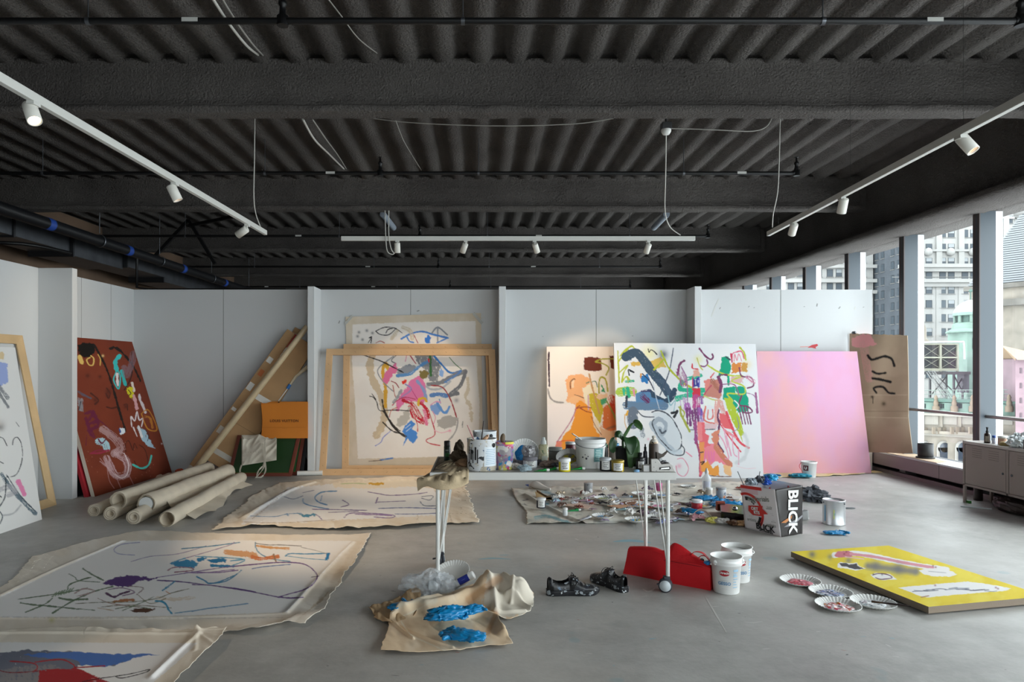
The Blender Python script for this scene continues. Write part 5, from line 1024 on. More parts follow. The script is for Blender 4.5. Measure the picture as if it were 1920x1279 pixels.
# large one in the left foreground
def z2(X, Y, U, V):
    e = edge(U, V); z = wrin(X, Y, 2.5, .02, 13, .9)*np.exp(-e*14)+wrin(X, Y, 1., .003, 15)
    z += ridge(X, Y, px2([(538,1148),(600,1080),(662,1016)]), .016, .009)+ridge(X, Y, px2([(228,1014),(100,1068),(0,1116)]), .016, .008)+ridge(X, Y, px2([(0,1158),(300,1158),(538,1150)]), .012, .008)
    z += .05*np.clip((V-.93)/.07, 0, 1)*np.clip((U-.72)/.2, 0, 1)*np.clip((1-U)/.1, 0, 1)+.03*np.clip((U-.97)/.03, 0, 1)*(fbm(0*X, Y*2, 2, 7)); z += .025*np.exp(-((X+.95)**2+(Y-3.75)**2)/.01)
    return z
def c2(p):
    p.ws = .85
    p.wash('d3c2aa', .3, .02, .5, 3); p.wash('dccfbd', .4, .04, .5, 6)
    p.po([(228,1014),(400,1013),(663,1014.5),(600,1080),(538,1148),(300,1156),(-60,1158),(-60,1146)], 'f1edea', rough=.8); p.wash('ece8e4', .25, .015, .5, 8, sy=2)
    p.frame(0, 860, 3.052); s = p.st; o = p.po; G = '5b7050'; PU = '5a3a78'; BL = '4f8fb4'
    s([(800,480),(700,490),(652,520),(680,545),(770,552)], 5, 'a8a4c4'); s([(750,590),(860,560),(1020,545),(1180,500)], 4, 'a596b4'); s([(1040,516),(1200,502),(1370,480)], 7, '5b8fae'); s([(1340,478),(1300,500),(1020,582)], 4, '9a82a8')
    o([(965,600),(1010,585),(1100,582),(1140,600),(1110,625),(1030,622)], '3a88b4', rough=2); o([(1125,570),(1150,565),(1182,568),(1172,585),(1130,587)], '2f7fae', rough=1.5); o([(1180,580),(1240,572),(1300,575),(1290,592),(1210,598)], '2a78aa', rough=1.5); s([(1210,612),(1340,618)], 14, '2f7fae', rough=.6)
    s([(1120,560),(1250,565),(1400,578),(1330,612)], 7, '62a0c0'); s([(985,605),(1000,590),(1060,570)], 7, '62a0c0'); s([(1320,585),(1390,578)], 8, '62a0c0')
    o([(1290,530),(1380,528),(1470,538),(1470,585),(1420,560),(1330,555)], 'd9a06e', rough=2.5, dry=.3); s([(960,640),(1000,622),(1090,625),(1100,640),(1000,650)], 7, 'a06a7c')
    o([(588,712),(630,690),(680,676),(760,666),(860,683),(912,683),(860,697),(790,703),(740,735),(680,733),(640,727),(605,722)], PU, rough=2.2); s([(900,680),(1100,650),(1300,620),(1470,605)], 5, '7f5f98'); s([(900,697),(1000,702),(1100,712),(1200,725),(1300,737)], 9, PU, taper=True); s([(1280,735),(1380,748),(1462,765)], 8, PU)
    s([(1060,650),(1150,655),(1340,635)], 5, '8f6fa4')
    for q, w in (([(105,805),(200,792),(300,778),(420,758),(500,740)],6),([(118,826),(200,838),(300,846),(450,862)],9),([(145,880),(200,858),(262,830),(300,800)],8),([(300,885),(380,835),(450,798),(540,760),(645,732)],9),([(475,630),(530,665),(592,697)],9),([(395,660),(430,680),(450,698),(570,707)],5),([(388,748),(400,720),(480,690),(520,680)],8),([(338,798),(400,808),(500,804)],12),([(450,860),(540,868)],5)): s(q, w, G, .95, rough=.45)
    for k in range(7): s([(300+k*16,790-k*4),(325+k*16,765-k*4)], 9, '6f8462', .85)
    s([(608,770),(650,792),(690,775),(740,760)], 11, '5d3a5a', rough=.5); s([(620,750),(700,740),(770,765),(700,785)], 6, '8f6f8a'); s([(430,770),(480,745),(540,760),(440,790)], 9, 'b59a96', dry=.3)
    o([(745,868),(800,855),(892,860),(850,882),(770,882)], '5b3a28', rough=1.5); s([(640,822),(700,812),(762,810)], 14, 'b5764e', rough=.5, dry=.15); s([(900,800),(1000,805),(1110,795)], 22, 'ddc9b0', .7, dry=.3)
    for q, c in (([(430,830),(600,822),(760,820),(900,800),(980,770),(1080,745)],'6f6a4a'),([(580,850),(680,840),(800,840),(980,855)],'7a6a4c'),([(560,800),(640,830),(800,850)],'8a5a48'),([(660,860),(760,845),(860,860)],'5f6a45'),([(790,780),(860,830),(950,800)],'8a7a58'),([(700,870),(820,820),(880,790)],'6a7a58'),([(950,760),(975,775)],'c98a58'),([(560,855),(650,870)],'c0a080'),([(730,730),(820,740),(780,780)],'8a6a6a')): s(q, 5, c, .9, rough=.5)
    s([(930,755),(965,730),(1000,703)], 10, BL); s([(890,815),(925,818),(950,835),(965,865),(982,885)], 12, '3d93b5'); s([(1000,885),(1150,865),(1260,850),(1420,830)], 6, '6d9cb8'); s([(1130,680),(1165,695),(1200,714),(1290,702),(1350,665),(1380,640)], 8, BL, dry=.1)
    p.frame(360, 860, 3.366); p.po([(1015,520),(1120,488),(1060,590),(930,760),(640,960),(720,850)], 'd8c3a5', .0)
    s([(400,530),(402,560),(430,600),(500,632),(620,650)], 8, '6f9ab5'); s([(400,535),(480,545),(560,545),(690,552)], 7, '9a948f'); s([(410,552),(500,562),(610,568)], 16, 'd8a06a', dry=.25); s([(215,590),(300,600),(400,612)], 36, 'dba578', dry=.25); s([(380,620),(440,632),(540,618)], 26, 'd47c4a', dry=.25); s([(515,605),(530,650)], 12, '9a7a5a')
    s([(590,615),(620,600),(720,602),(868,598)], 8, '4f92b8'); s([(600,615),(740,632),(855,640)], 5, '6fa4c0'); o([(845,600),(872,592),(866,640),(846,642)], '2f80b5'); s([(690,560),(780,580),(850,600)], 4, 'b0aca8')
    s([(270,680),(420,665),(560,655),(680,660),(740,682),(780,720),(790,750),(760,795),(700,830),(610,855),(548,874)], 8, '6f4a86'); s([(548,874),(620,880),(700,876)], 9, '6a4680'); s([(0,795),(120,800),(250,820),(400,845),(550,876)], 7, '6a4680'); s([(380,695),(460,682),(620,668)], 6, '5f7fb4'); s([(0,715),(150,720),(290,705)], 7, '7f5f98'); s([(755,748),(800,742)], 4, '4a3f5a')
    s([(30,745),(80,770),(110,788),(180,775),(260,740)], 9, BL, dry=.1); s([(0,965),(100,945),(200,935),(350,915)], 6, '6d98b8'); s([(300,720),(420,735),(560,745)], 30, 'f2efea', .5, dry=.4)
    p.frame(0, 0, 1); p.sp((97,1163), 6, 'b9b33a', .5)
    p.po([(655,1075),(690,1010),(680,1030),(640,1085),(600,1130),(560,1160)], 'c4ab88', .6, rough=2); p.sp((640,1075), 14, 'a98f6c', .4); p.st([(0,1157),(300,1160),(530,1158)], 1.5, '8a8488', .35, rough=.8)
sheet('painted_canvas', [(60,1046),(160,1018),(262,998),(400,1001),(560,1004),(696,1003)], [(696,1003),(672,1048),(655,1072),(622,1122),(605,1150),(572,1178)], [(-90,1205),(60,1203),(200,1190),(400,1189),(490,1192),(540,1178),(572,1178)], [(60,1046),(20,1090),(-60,1140),(-90,1205)], 380, 260, z2, 'ebe0d1', c2,
      'large cream canvas painted with purple, blue and green strokes, spread in the left foreground', 'canvas', jit=.02, seed=9)
def z3(X, Y, U, V):
    e = edge(U, V); z = wrin(X, Y, 2.5, .02, 23, .3)*np.exp(-e*10)+.02
    z += ridge(X, Y, px2([(285,1290),(330,1245),(372,1208)]), .012, .012)+ridge(X, Y, px2([(0,1204),(370,1206)]), .012, .008)
    for k in range(6): a = -1.2+k*.35; z += ridge(X, Y, [(-1.43, 3.44), (-1.43+.25*math.cos(a), 3.44+.25*math.sin(a))], .012, .006)
    return z
def c3(p):
    p.ws = .9
    p.wash('d5c4ae', .3, .02, .5, 3)
    p.po([(-60,1204),(370,1206),(330,1244),(286,1281),(240,1330),(-60,1330)], 'ebe8e6', rough=.8)
    p.frame(0, 860, 3.052); s = p.st; o = p.po
    o([(-80,1120),(160,1095),(210,1100),(400,1105),(520,1118),(620,1122),(760,1150),(640,1185),(450,1180),(400,1290),(-80,1290)], '6f7280', rough=2.2, dry=.12, sc=.1); o([(130,1122),(280,1110),(400,1103),(640,1118),(910,1122),(780,1140),(700,1165),(600,1197),(470,1182),(440,1150),(200,1136)], '4f74b8', rough=1.8, dry=.1, sc=.1); o([(-40,1220),(100,1190),(300,1180),(430,1240),(300,1290),(-40,1290)], '8a8788', .8, rough=3, dry=.35)
    s([(60,1160),(140,1165),(200,1175),(215,1200),(190,1220)], 8, 'a5252c'); s([(200,1165),(350,1150),(420,1180),(440,1195),(600,1186)], 8, 'a5252c'); s([(-40,1200),(60,1225),(230,1215)], 6, '7a2a34')
    for k in range(14): s([(290+R.uniform(-30,30),1240+R.uniform(-10,10)),(420+k*12,1205+k*7),(480+k*14,1222+k*6)], 12, 'a8282e', .95, rough=.5, dry=.2)
    o([(230,1215),(330,1205),(440,1215),(540,1240),(480,1290),(220,1290)], 'a3262c', rough=2, dry=.2, sc=.1); s([(470,1278),(560,1260),(700,1240),(780,1225),(855,1207),(828,1225),(700,1256),(655,1244)], 5, '1d1a1c')
sheet('painted_canvas', [(-60,1190),(150,1188),(300,1190),(426,1188)], [(426,1188),(400,1220),(365,1250),(310,1310)], [(-60,1330),(150,1322),(310,1310)], [(-60,1190),(-60,1330)], 230, 130, z3, 'e9dece', c3,
      'canvas with blue-grey and dark red brushwork cut off by the bottom left corner', 'canvas', jit=.015, seed=19, z0=.03)
# cloth under the mess behind the table
def z4(X, Y, U, V):
    e = edge(U, V); return wrin(X, Y, 1.6, .03, 33, .6)*(.35+np.exp(-e*12))+ridge(X, Y, px2([(985,930),(1040,958),(1100,985)]), .03, .025)
def c4(p):
    p.wash('bdb5a6', .45, .03, .5, 3); p.wash('aaa394', .3, .06, .55, 9); p.wash('7f9aa0', .35, .035, .62, 14, sy=2); p.wash('c9a39c', .3, .05, .66, 17); p.wash('6a6a68', .45, .12, .68, 21, sy=2)
    p.frame(950, 890, 6.4); p.st([(350,520),(480,500),(640,545),(760,585)], 34, '5f98a4', .75, dry=.3); p.st([(430,210),(520,225),(590,250)], 22, '5f98b0', .7, dry=.3); p.st([(200,300),(245,300)], 16, '555', .0) if False else None; p.st([(460,350),(500,350)], 22, '5a90a4', .8, dry=.2)
    for q in ([(200,310),(250,300)],[(210,352),(240,370)],[(530,240),(600,245)],[(640,330),(720,345)],[(780,170),(840,205)]): p.st(q, 9, '4a4a4e', .7, rough=.8)
DROP = sheet('drop_cloth', [(958,918),(1050,914),(1150,912),(1300,906),(1420,905)], [(1420,905),(1430,940),(1420,978)], [(987,984),(1080,983),(1200,980),(1320,976),(1420,978)], [(958,918),(968,938),(984,958),(987,984)], 200, 90, z4, 'e2dcd0', c4,
      'paint stained cream drop cloth under the litter of plates and tubes', 'cloth', jit=.02, seed=29)
sheet('drop_cloth', [(1405,884),(1500,884),(1600,884),(1640,884)], [(1640,884),(1655,886)], [(1412,893),(1470,896),(1540,894),(1600,891),(1655,886)], [(1405,884),(1412,893)], 160, 14, lambda X, Y, U, V: wrin(X, Y, 3., .02, 41, 1.2), 'e0cfa8',
      lambda p: (p.wash('d9b86a', .5, .05, .5, 3), p.wash('f0e6cc', .5, .08, .5, 5)), 'yellow stained cloth strip under the foot of the pink canvas', 'cloth', jit=.03, seed=37)
# crumpled cloth heap in the foreground
def zh(X, Y, U, V):
    r = lambda q, w, h, f_=2.: ridge(X, Y, px2(q), w, h, f_)
    z = wrin(X, Y, 2.2, .022, 51, .5)+.006
    big = r([(915,1112),(945,1112),(970,1122)], .085, .105, 3.)
    z = z+big+r([(925,1128),(880,1122),(845,1135),(800,1146)], .05, .055)+r([(760,1150),(790,1138),(820,1130)], .045, .05)
    z = z+r([(908,1104),(926,1124),(930,1150)], .018, .022)+r([(940,1104),(962,1120),(990,1118)], .012, .016)+r([(950,1128),(972,1132),(996,1142)], .013, .018)+r([(930,1150),(955,1150),(985,1148)], .012, .016)+r([(965,1112),(958,1135)], .010, .012)+.03*np.abs(fbm(X*1.3, Y*1.3, 5, 91)-.5)*big/.1
    z = z+r([(900,1150),(935,1165),(945,1190)], .03, .028)+r([(735,1170),(758,1188),(775,1200)], .006, .012)+r([(745,1175),(800,1200),(850,1216)], .007, .010)+r([(830,1165),(870,1160),(905,1152)], .02, .018)+r([(735,1160),(760,1140),(790,1128)], .02, .02)
    return z+.008*np.abs(fbm(X, Y, 7, 55)-.5)
def ch(p):
    p.wash('dcbc98', .4, .022, .5, 3); p.wash('eedcc4', .5, .03, .5, 6); p.wash('d0a880', .3, .02, .6, 12)
    p.po([(918,1060),(1000,1085),(1005,1150),(940,1160),(905,1130)], 'e2dacb', .9, rough=5); p.st([(735,1140),(770,1120),(812,1125)], 16, 'ddd2bd', .6, soft=5)
    p.st([(752,1165),(770,1190),(800,1205),(840,1222)], 2.2, 'eddfc8', .9); p.st([(742,1160),(780,1145),(812,1125)], 2.2, 'eddfc8', .8); p.st([(935,1085),(900,1110),(880,1125)], 14, 'c08a58', .6, soft=6); p.st([(930,1150),(915,1185)], 8, 'c58e5c', .6, soft=4)
sheet('crumpled_cloth', [(732,1163),(765,1138),(800,1122),(850,1114),(895,1100),(940,1096),(980,1106),(1001,1126)], [(1001,1126),(996,1148),(962,1162),(934,1166),(948,1190),(962,1213)], [(714,1227),(800,1229),(870,1221),(962,1213)], [(732,1163),(728,1180),(722,1203),(714,1227)], 230, 190, zh, 'e8d0b0', ch,
      'crumpled tan cloth heap with blue gloves on it in the centre foreground', 'cloth', jit=.010, seed=47, thick=.002)
sheet('crumpled_cloth', [(690,1145),(720,1135),(760,1120),(780,1105)], [(780,1105),(790,1125),(785,1150)], [(700,1162),(730,1175),(760,1170),(785,1150)], [(690,1145),(696,1155),(700,1162)], 60, 40, lambda X, Y, U, V: wrin(X, Y, 4, .06, 61, .2)+.01, 'bfa27f', lambda p: p.wash('a98a66', .5, .05, .5, 3), 'small scrap of tan cloth poking out left of the crumpled heap', 'cloth', jit=.02, seed=53)
# rolls of canvas
M_ROLL = mat('raw_canvas', 'd3c6b2', .85, bump=.35, bscale=180, var=.10, vscale=5); M_ROLLD = mat('raw_canvas_inside', '8c7c68', .9)
def roll(n, f_, r, label, hollow=.6, seed=0, core=None, flap=False):
    r *= 1.1; n = Vector(n); f_ = Vector(f_); d = (f_-n).normalized(); L = (f_-n).length; s_ = MB(); jit = lambda t, z: .10*mnoise.noise(Vector((math.cos(t)*1.2+seed, math.sin(t)*1.2, z*2.2)))+.05*abs(mnoise.noise(Vector((math.cos(t)*3, math.sin(t)*3+seed, z*5))))
    k = 26; prof = [(r*hollow, .18), (r*hollow, 0), (r*.97, -.002)]+[(r*(1+.03*math.sin(q*1.9+seed)), L*q/k) for q in range(k+1)]+[(r*hollow, L+.01)]
    s_.lathe(prof, n, d, 28, cap=False, jit=jit); s_.lathe([(0, .17), (r*hollow, .17)], n, d, 28, mi=1, cap=False)
    # the spiral of the outer layers at the near end, and the loose edge along the roll
    u = d.orthogonal().normalized(); w = d.cross(u)
    for q in range(2 if hollow < .8 else 1):
        s_.tube([n-d*.003+(u*math.cos(a)+w*math.sin(a))*r*(hollow+(.96-hollow)*(a/12.56)) for a in np.linspace(q*1.5, 12.56, 40)], .0016, n=5, mi=1)
    if flap:
        side = Vector((d.y, -d.x, 0)); pts = []
        def F(a, b): 
            p = n+d*(L*(.12+.8*a)); return p+side*(r*.9+b*(.10+.06*math.sin(a*7+seed)))+Vector((0, 0, -r*.2-b*(r*.62)+.018*math.sin(a*19+seed)*b))
        s_.grid(F, 30, 4)
    o = s_.obj('canvas_roll', [M_ROLL, M_ROLLD]); tag(o, label, 'canvas roll', 'canvas rolls on the floor')
    if core: 
        c_ = MB().cyl(n-d*.01, n+d*.3, core, n=24).obj('tube_core', mat('white_core', 'cfd0cf', .5)); c_.parent = o; c_['label'] = 'white tube core'
        o['_o'] = [0, 0, 0]
    return o
def FP(px, Y, z): return Vector((PX(px, Y), Y, z))
roll(FP(176, 6.38, .052), FP(318, 8.35, .05), .050, 'thin canvas roll furthest left in the pile of rolls', .5, 1)
roll(FP(207, 6.22, .056), FP(340, 8.3, .055), .054, 'thin canvas roll second from the left in the pile', .4, 2)
roll(FP(222, 6.36, .150), FP(390, 8.45, .14), .072, 'thick hollow canvas roll lying on top of the others', .72, 3)
roll(FP(251, 6.05, .062), FP(405, 8.3, .06), .060, 'canvas roll with tight spiral end, in front of the hollow one', .35, 4)
roll(FP(274, 6.28, .135), FP(428, 8.35, .12), .078, 'canvas roll with a white tube core in its end', .85, 5, core=.062, flap=True)
roll(FP(313, 5.95, .066), FP(452, 8.25, .06), .062, 'loose canvas roll nearest the camera, furthest right of the pile', .84, 6, flap=True)
roll(FP(285, 7.4, .045), FP(300, 8.3, .045), .042, 'short canvas roll at the back of the pile of rolls', .5, 8)
# ------------------------------------------------------------------ small builders
def wrap(c, r, a0, z0, size=.02, st=None, off=0., spacing=1., r1=None, z1=None):
    """text bent round an upright cylinder; a0 = angle it faces"""
    vs, fs = textgeo(st, size, off, spacing=spacing); c = Vector(c); out = []
    for v in vs:
        a = a0+v.x/r; out.append(c+Vector((math.cos(a)*r, math.sin(a)*r, z0+v.y)))
    return out, fs
def band(b, c, r, a0, a1, z0, z1, mi, n=16, r2=None):
    c = Vector(c); r2 = r if r2 is None else r2; vs = []
    for z, rr in ((z0, r), (z1, r2)):
        for i in range(n+1):
            a = a0+(a1-a0)*i/n; vs.append(c+Vector((math.cos(a)*rr, math.sin(a)*rr, z)))
    b.add(vs, [(i, i+1, n+2+i, n+1+i) for i in range(n)], True, mi)
def face(c): return math.atan2(-c[1], -c[0])   # towards the camera
M_INK = mat('black_print', '1c1c1e', .6); M_WLBL = mat('white_label', 'e9e9e6', .6)
M_WP = mat('white_bucket_plastic', 'e9e9e7', .35); M_LIDW = mat('white_lid', 'e6e7e6', .4)
def jar(name, label, cat, c, r, h, body, lid=None, lidh=.012, lbl=None, group=None, neck=.9, lblz=(.12, .78), glass=False, parts=True):
    t = thing(name, label, cat, c, group); z = h-(lidh if lid else 0)
    MB().lathe([(0, 0), (r*.93, 0), (r, .004), (r, z-.008), (r*neck, z), (r*neck*.9, z), (r*neck*.9, z-.01), (0, z-.012)], c, n=28).obj('body', body, t)
    if lid: MB().lathe([(r*1.02, z-.002), (r*1.05, z+.002), (r*1.05, h-.003), (r*.98, h), (0, h)], c, n=28, cap=False).obj('lid', lid, t)
    if lbl:
        b = MB(); a = face(c)+(.35 if 'side' in label else .1); band(b, c, r*1.012, a-.8, a+.8, h*lblz[0], h*lblz[1], 0)
        for q in range(4): band(b, c, r*1.018, a-.5+.1*(q % 2), a+.45-.12*(q % 3), h*(lblz[1]-.1-.13*q)-.0035, h*(lblz[1]-.1-.13*q), 1)
        b.obj('label', [lbl, M_INK], t)
    return t
def plate(name, label, c, r, cols, seed=0, group='paper plates', tilt=None, thick=.5, fl=36):
    t = thing(name, label, 'paper plate', c, group); c = Vector(c); ax = Vector(tilt).normalized() if tilt else Vector((0, 0, 1))
    b = MB(); j = lambda a, z: .0
    u = ax.orthogonal().normalized(); w = ax.cross(u); vs = []; n = fl*4
    prof = [(0, .002), (r*.70, .002), (r*.76, .005), (r*.96, .019), (r, .021), (r, .019), (r*.77, .003), (r*.7, 0), (0, 0)]
    for q, (rr, z) in enumerate(prof):
        for i in range(n):
            a = 2*math.pi*i/n; k = .0022*math.cos(a*fl)*(1 if .72*r < rr < r*1.01 else 0); vs.append(c+ax*(z+k)+(u*math.cos(a)+w*math.sin(a))*rr)
    b.add(vs, [(q*n+i, q*n+(i+1) % n, (q+1)*n+(i+1) % n, (q+1)*n+i) for q in range(len(prof)-1) for i in range(n)], True)
    b.obj('plate', mat('white_paper', 'e8e8e5', .7), t)
    if cols:
        m = splat('wet_paint_'+'_'.join(cols), cols[0], [(cc, .5+.03*(k % 2), 22+9*k) for k, cc in enumerate(cols[1:])], .25)
        def F(a, v):
            th = a*2*math.pi; rr = v*r*(.60+.14*mnoise.noise(Vector((math.cos(th)*1.7, math.sin(th)*1.7, seed)))); z = .003+(1-v**4)*(.004+.012*thick*max(0, mnoise.noise(Vector((math.cos(th)*v*4, math.sin(th)*v*4, seed*2)))))
            return c+ax*z+(u*math.cos(th)+w*math.sin(th))*rr
        MB().grid(F, 48, 14).obj('paint', m, t)
    return t
def crumple(name, label, cat, c, r, m, seed, group=None, amp=.35, freq=5., rot=0):
    b = MB(); b.blob((0, 0, 0), r, amp, freq, seed, 12)
    zmin = min(v[2] for v in b.v); cs, sn = math.cos(rot), math.sin(rot); b.v = [(c[0]+x*cs-y*sn, c[1]+x*sn+y*cs, c[2]+max(z-zmin*.8, 0)) for x, y, z in b.v]
    return tag(b.obj(name, m), label, cat, group)
M_NIT = mat('blue_nitrile', '0f80b8', .32, spec=.6); M_NITD = mat('teal_nitrile', '2a8fa8', .4)
def glove(label, c, ang, size=1., seed=0, group='disposable blue gloves', spread=1., m=None, flat=.5):
    """crumpled disposable glove: wrinkled palm and cuff, five bunched fingers"""
    b = MB(); c = Vector(c); d = Vector((math.cos(ang), math.sin(ang), 0)); s_ = Vector((-d.y, d.x, 0)); S = size
    def F(u, v):
        th = u*2*math.pi; ph = v*math.pi; q = Vector((math.sin(ph)*math.cos(th), math.sin(ph)*math.sin(th), math.cos(ph)))
        k = mnoise.noise(q*2.2+Vector((seed, 0, 0))); k2 = 1-2*abs(mnoise.noise(Vector((q.x*2.5, q.y*8, q.z*3+seed)))); k3 = 1-2*abs(mnoise.noise(q*7+Vector((seed, 3, 1)))); g = 1+.3*k+.30*k2+.12*k3
        w = .040+(.014 if q.x < -.5 else 0)
        return c+d*(q.x*.078*S*g)+s_*(q.y*w*S*g)+Vector((0, 0, .016*S+q.z*.030*S*flat*g))
    b.grid(F, 56, 26, smooth=True)
    for k in range(5):
        a = (k-1.8)*.32*spread+(.8 if k == 4 else 0); L = (.050, .062, .066, .055, .045)[k]*S; p0 = c+s_*((k-1.7)*.017*S)+d*.045*S+Vector((0, 0, .012*S))
        dd = d*math.cos(a)+s_*math.sin(a); pts = [p0+dd*L*t+Vector((0, 0, .012*S*math.sin(t*3+k+seed)))+s_*.014*S*math.sin(t*5+k*2+seed) for t in (0, .25, .5, .75, 1)]
        pp = cr(pts, 4); b.tube(pp, [S*(.0095+.0022*math.sin(i*2.1+k+seed)) for i in range(len(pp)-2)]+[.008*S, .004*S], n=8)
    b.v = [(x, y, max(z, c.z+.001)) for x, y, z in b.v]
    return tag(b.obj('rubber_glove', m or M_NIT), label, 'glove', group)
def ptube(label, c, ang, col, cap, L=.10, r=.016, group='squeezed paint tubes'):
    """metal paint tube lying down: crimped tail, shoulder, cap"""
    t = thing('paint_tube', label, 'paint tube', c, group); c = Vector(c); d = Vector((math.cos(ang), math.sin(ang), 0)); s_ = Vector((-d.y, d.x, 0)); b = MB()
    def F(u, v):
        th = u*2*math.pi; w = r*(1-.0*v)*(1+.25*v); hh = r*.75*(1-v)**.7*(1+.15*math.sin(v*14+ang)); return c+d*(-L/2+0+(1-v)*L)+s_*math.cos(th)*w+Vector((0, 0, max(.002, hh)*(1+math.sin(th))))
    b.grid(F, 16, 10, smooth=True); b.lathe([(r, 0), (.006, .008), (.006, .014)], c+d*L/2+Vector((0, 0, r*.75)), d, 16, cap=False); b.obj('body', mat('tube_'+col, col, .3, metal=.25), t)
    MB().lathe([(.008, .008), (.008, .026), (0, .026)], c+d*L/2+Vector((0, 0, r*.75)), d, 12).obj('cap', mat('cap_'+cap, cap, .5), t); return t
def plane_text(parent, st, size, o, U, V, m, name='lettering', off=0., spacing=1., align='CENTER'):
    vs, fs = textgeo(st, size, off, align, spacing); U = Vector(U).normalized(); V = Vector(V); V = (V-U*V.dot(U)).normalized(); o = Vector(o)
    return MB().add([o+U*v.x+V*v.y for v in vs], fs, False).obj(name, m, parent)

# ------------------------------------------------------------------ cardboard, tubes, screens and bags in the back left corner
M_KRAFT = mat('kraft_cardboard', 'b08c64', .8, var=.12, vscale=2.5, bump=.1, bscale=30); M_KRAFTD = mat('kraft_dark', '8d6f50', .85); M_STK = mat('shipping_sticker', 'dcdad4', .6); M_PTAPE = mat('packing_tape', 'c9c3b8', .3)
def longbox(label, a, b_, w, d, name='cardboard_box', marks=(), up=(0, 1, 0), m=M_KRAFT, cat='box', group=None):
    a = Vector(a); b_ = Vector(b_); t = thing(name, label, cat, a, group); n = (b_-a).normalized(); L = (b_-a).length
    nrm = Vector(up); x = n.cross(nrm).normalized(); nrm = x.cross(n).normalized()
    MB().obox((a+b_)/2, (n*L/2, x*w/2, nrm*d/2)).obj('body', m, t, bevel=.004)
    if nrm.y > 0: nrm = -nrm
    for (q, s, hw, hl, mm, nm) in marks:
        c = a+n*(L*q)+x*(w*s)+nrm*(d/2+.0015); MB().obox(c, (n*hl, x*hw, nrm*.001)).obj(nm, mm, t)
    return t
Yb = 9.0
longbox('long narrow cardboard box leaning in the corner behind the brown paper tube', (PX(352, 8.72), 8.78, .035), (PX(545, 9.02), 9.06, HC+(690-622)/FPX*9.06), .115, .06, marks=[(.30, .0, .03, .05, M_PTAPE, 'tape'), (.44, .1, .03, .022, M_STK, 'sticker'), (.60, .1, .035, .055, M_STK, 'sticker'), (.70, 0, .03, .045, mat('orange_print', 'b5673a', .7), 'print'), (.79, .05, .035, .04, M_STK, 'sticker'), (.02, .0, .055, .05, M_PTAPE, 'tape'), (.5, -.2, .056, .002, M_KRAFTD, 'seam')])
longbox('wide flat cardboard box leaning behind the brown paper tube', (PX(412, 8.84), 8.86, .09), (PX(566, 9.1), 9.12, HC+(690-636)/FPX*9.1), .40, .05, marks=[(.08, 0, .20, .035, M_PTAPE, 'tape'), (.52, .0, .20, .04, M_STK, 'tape'), (.88, .22, .055, .04, M_STK, 'sticker'), (.95, .25, .07, .11, mat('red_sticker_box', 'b5333a', .6), 'sticker'), (.84, .30, .03, .03, M_STK, 'sticker'), (.3, .1, .2, .003, M_KRAFTD, 'seam')])
longbox('narrow box with white label wedged behind the wide cardboard', (PX(440, 9.08), 9.12, .3), (PX(562, 9.14), 9.15, HC+(690-618)/FPX*9.14), .14, .03, marks=[(.93, .1, .06, .05, M_STK, 'sticker')])
longbox('flat grey-labelled carton low behind the orange bag', (PX(455, 8.95), 9.0, .20), (PX(520, 9.1), 9.12, .95), .18, .04, marks=[(.5, .05, .07, .12, mat('grey_label', 'a8a6a8', .6), 'sticker')])
t = thing('cardboard_tube', 'long brown paper tube leaning diagonally into the corner', 'tube', (PX(362, 8.6), 8.6, 0)); a = Vector((PX(362, 8.66), 8.66, .05)); b_ = Vector((PX(576, 8.95), 8.95, HC+(690-612)/FPX*8.95))
MB().cyl(a, b_, .045, .037, 24).obj('tube', mat('glossy_kraft_tube', 'bba888', .35, var=.12, vscale=6), t)
t = thing('paint_roller_pole', 'pale wrapped stick with blue taped end poking out by the first fin', 'pole', P(540, 727, 9.0)); MB().tube([P(540, 727, 9.0), P(555, 705, 9.05), P(577, 688, 9.1)], [.012, .02, .03], n=10).obj('stick', mat('wrapped_stick', 'cfc0a4', .7), t)
MB().cyl(P(539, 729, 9.0), P(544, 721, 9.01), .02).obj('blue_tape', mat('blue_tape', '2f6fb5', .5), t); MB().tube([P(522, 752, 8.98), P(539, 729, 9.0)], .006, n=6).obj('tip', M_WLBL, t)
tag(MB().cyl((PX(556, 8.72), 8.76, .032), (PX(602, 8.72), 8.80, .032), .030, n=20).lathe([(.012, 0), (.03, .001)], (PX(602, 8.72), 8.80, .032), (1, .05, 0), 20, cap=False).obj('paper_roll', mat('white_paper_roll', 'dcdcd8', .6)), 'short roll of white paper on the floor by the first fin', 'paper roll')
M_RW = mat('red_stained_wood', '6f3526', .5, var=.2, vscale=4); M_GRM = mat('green_screen_mesh', '21401c', .45, var=.15, vscale=2)
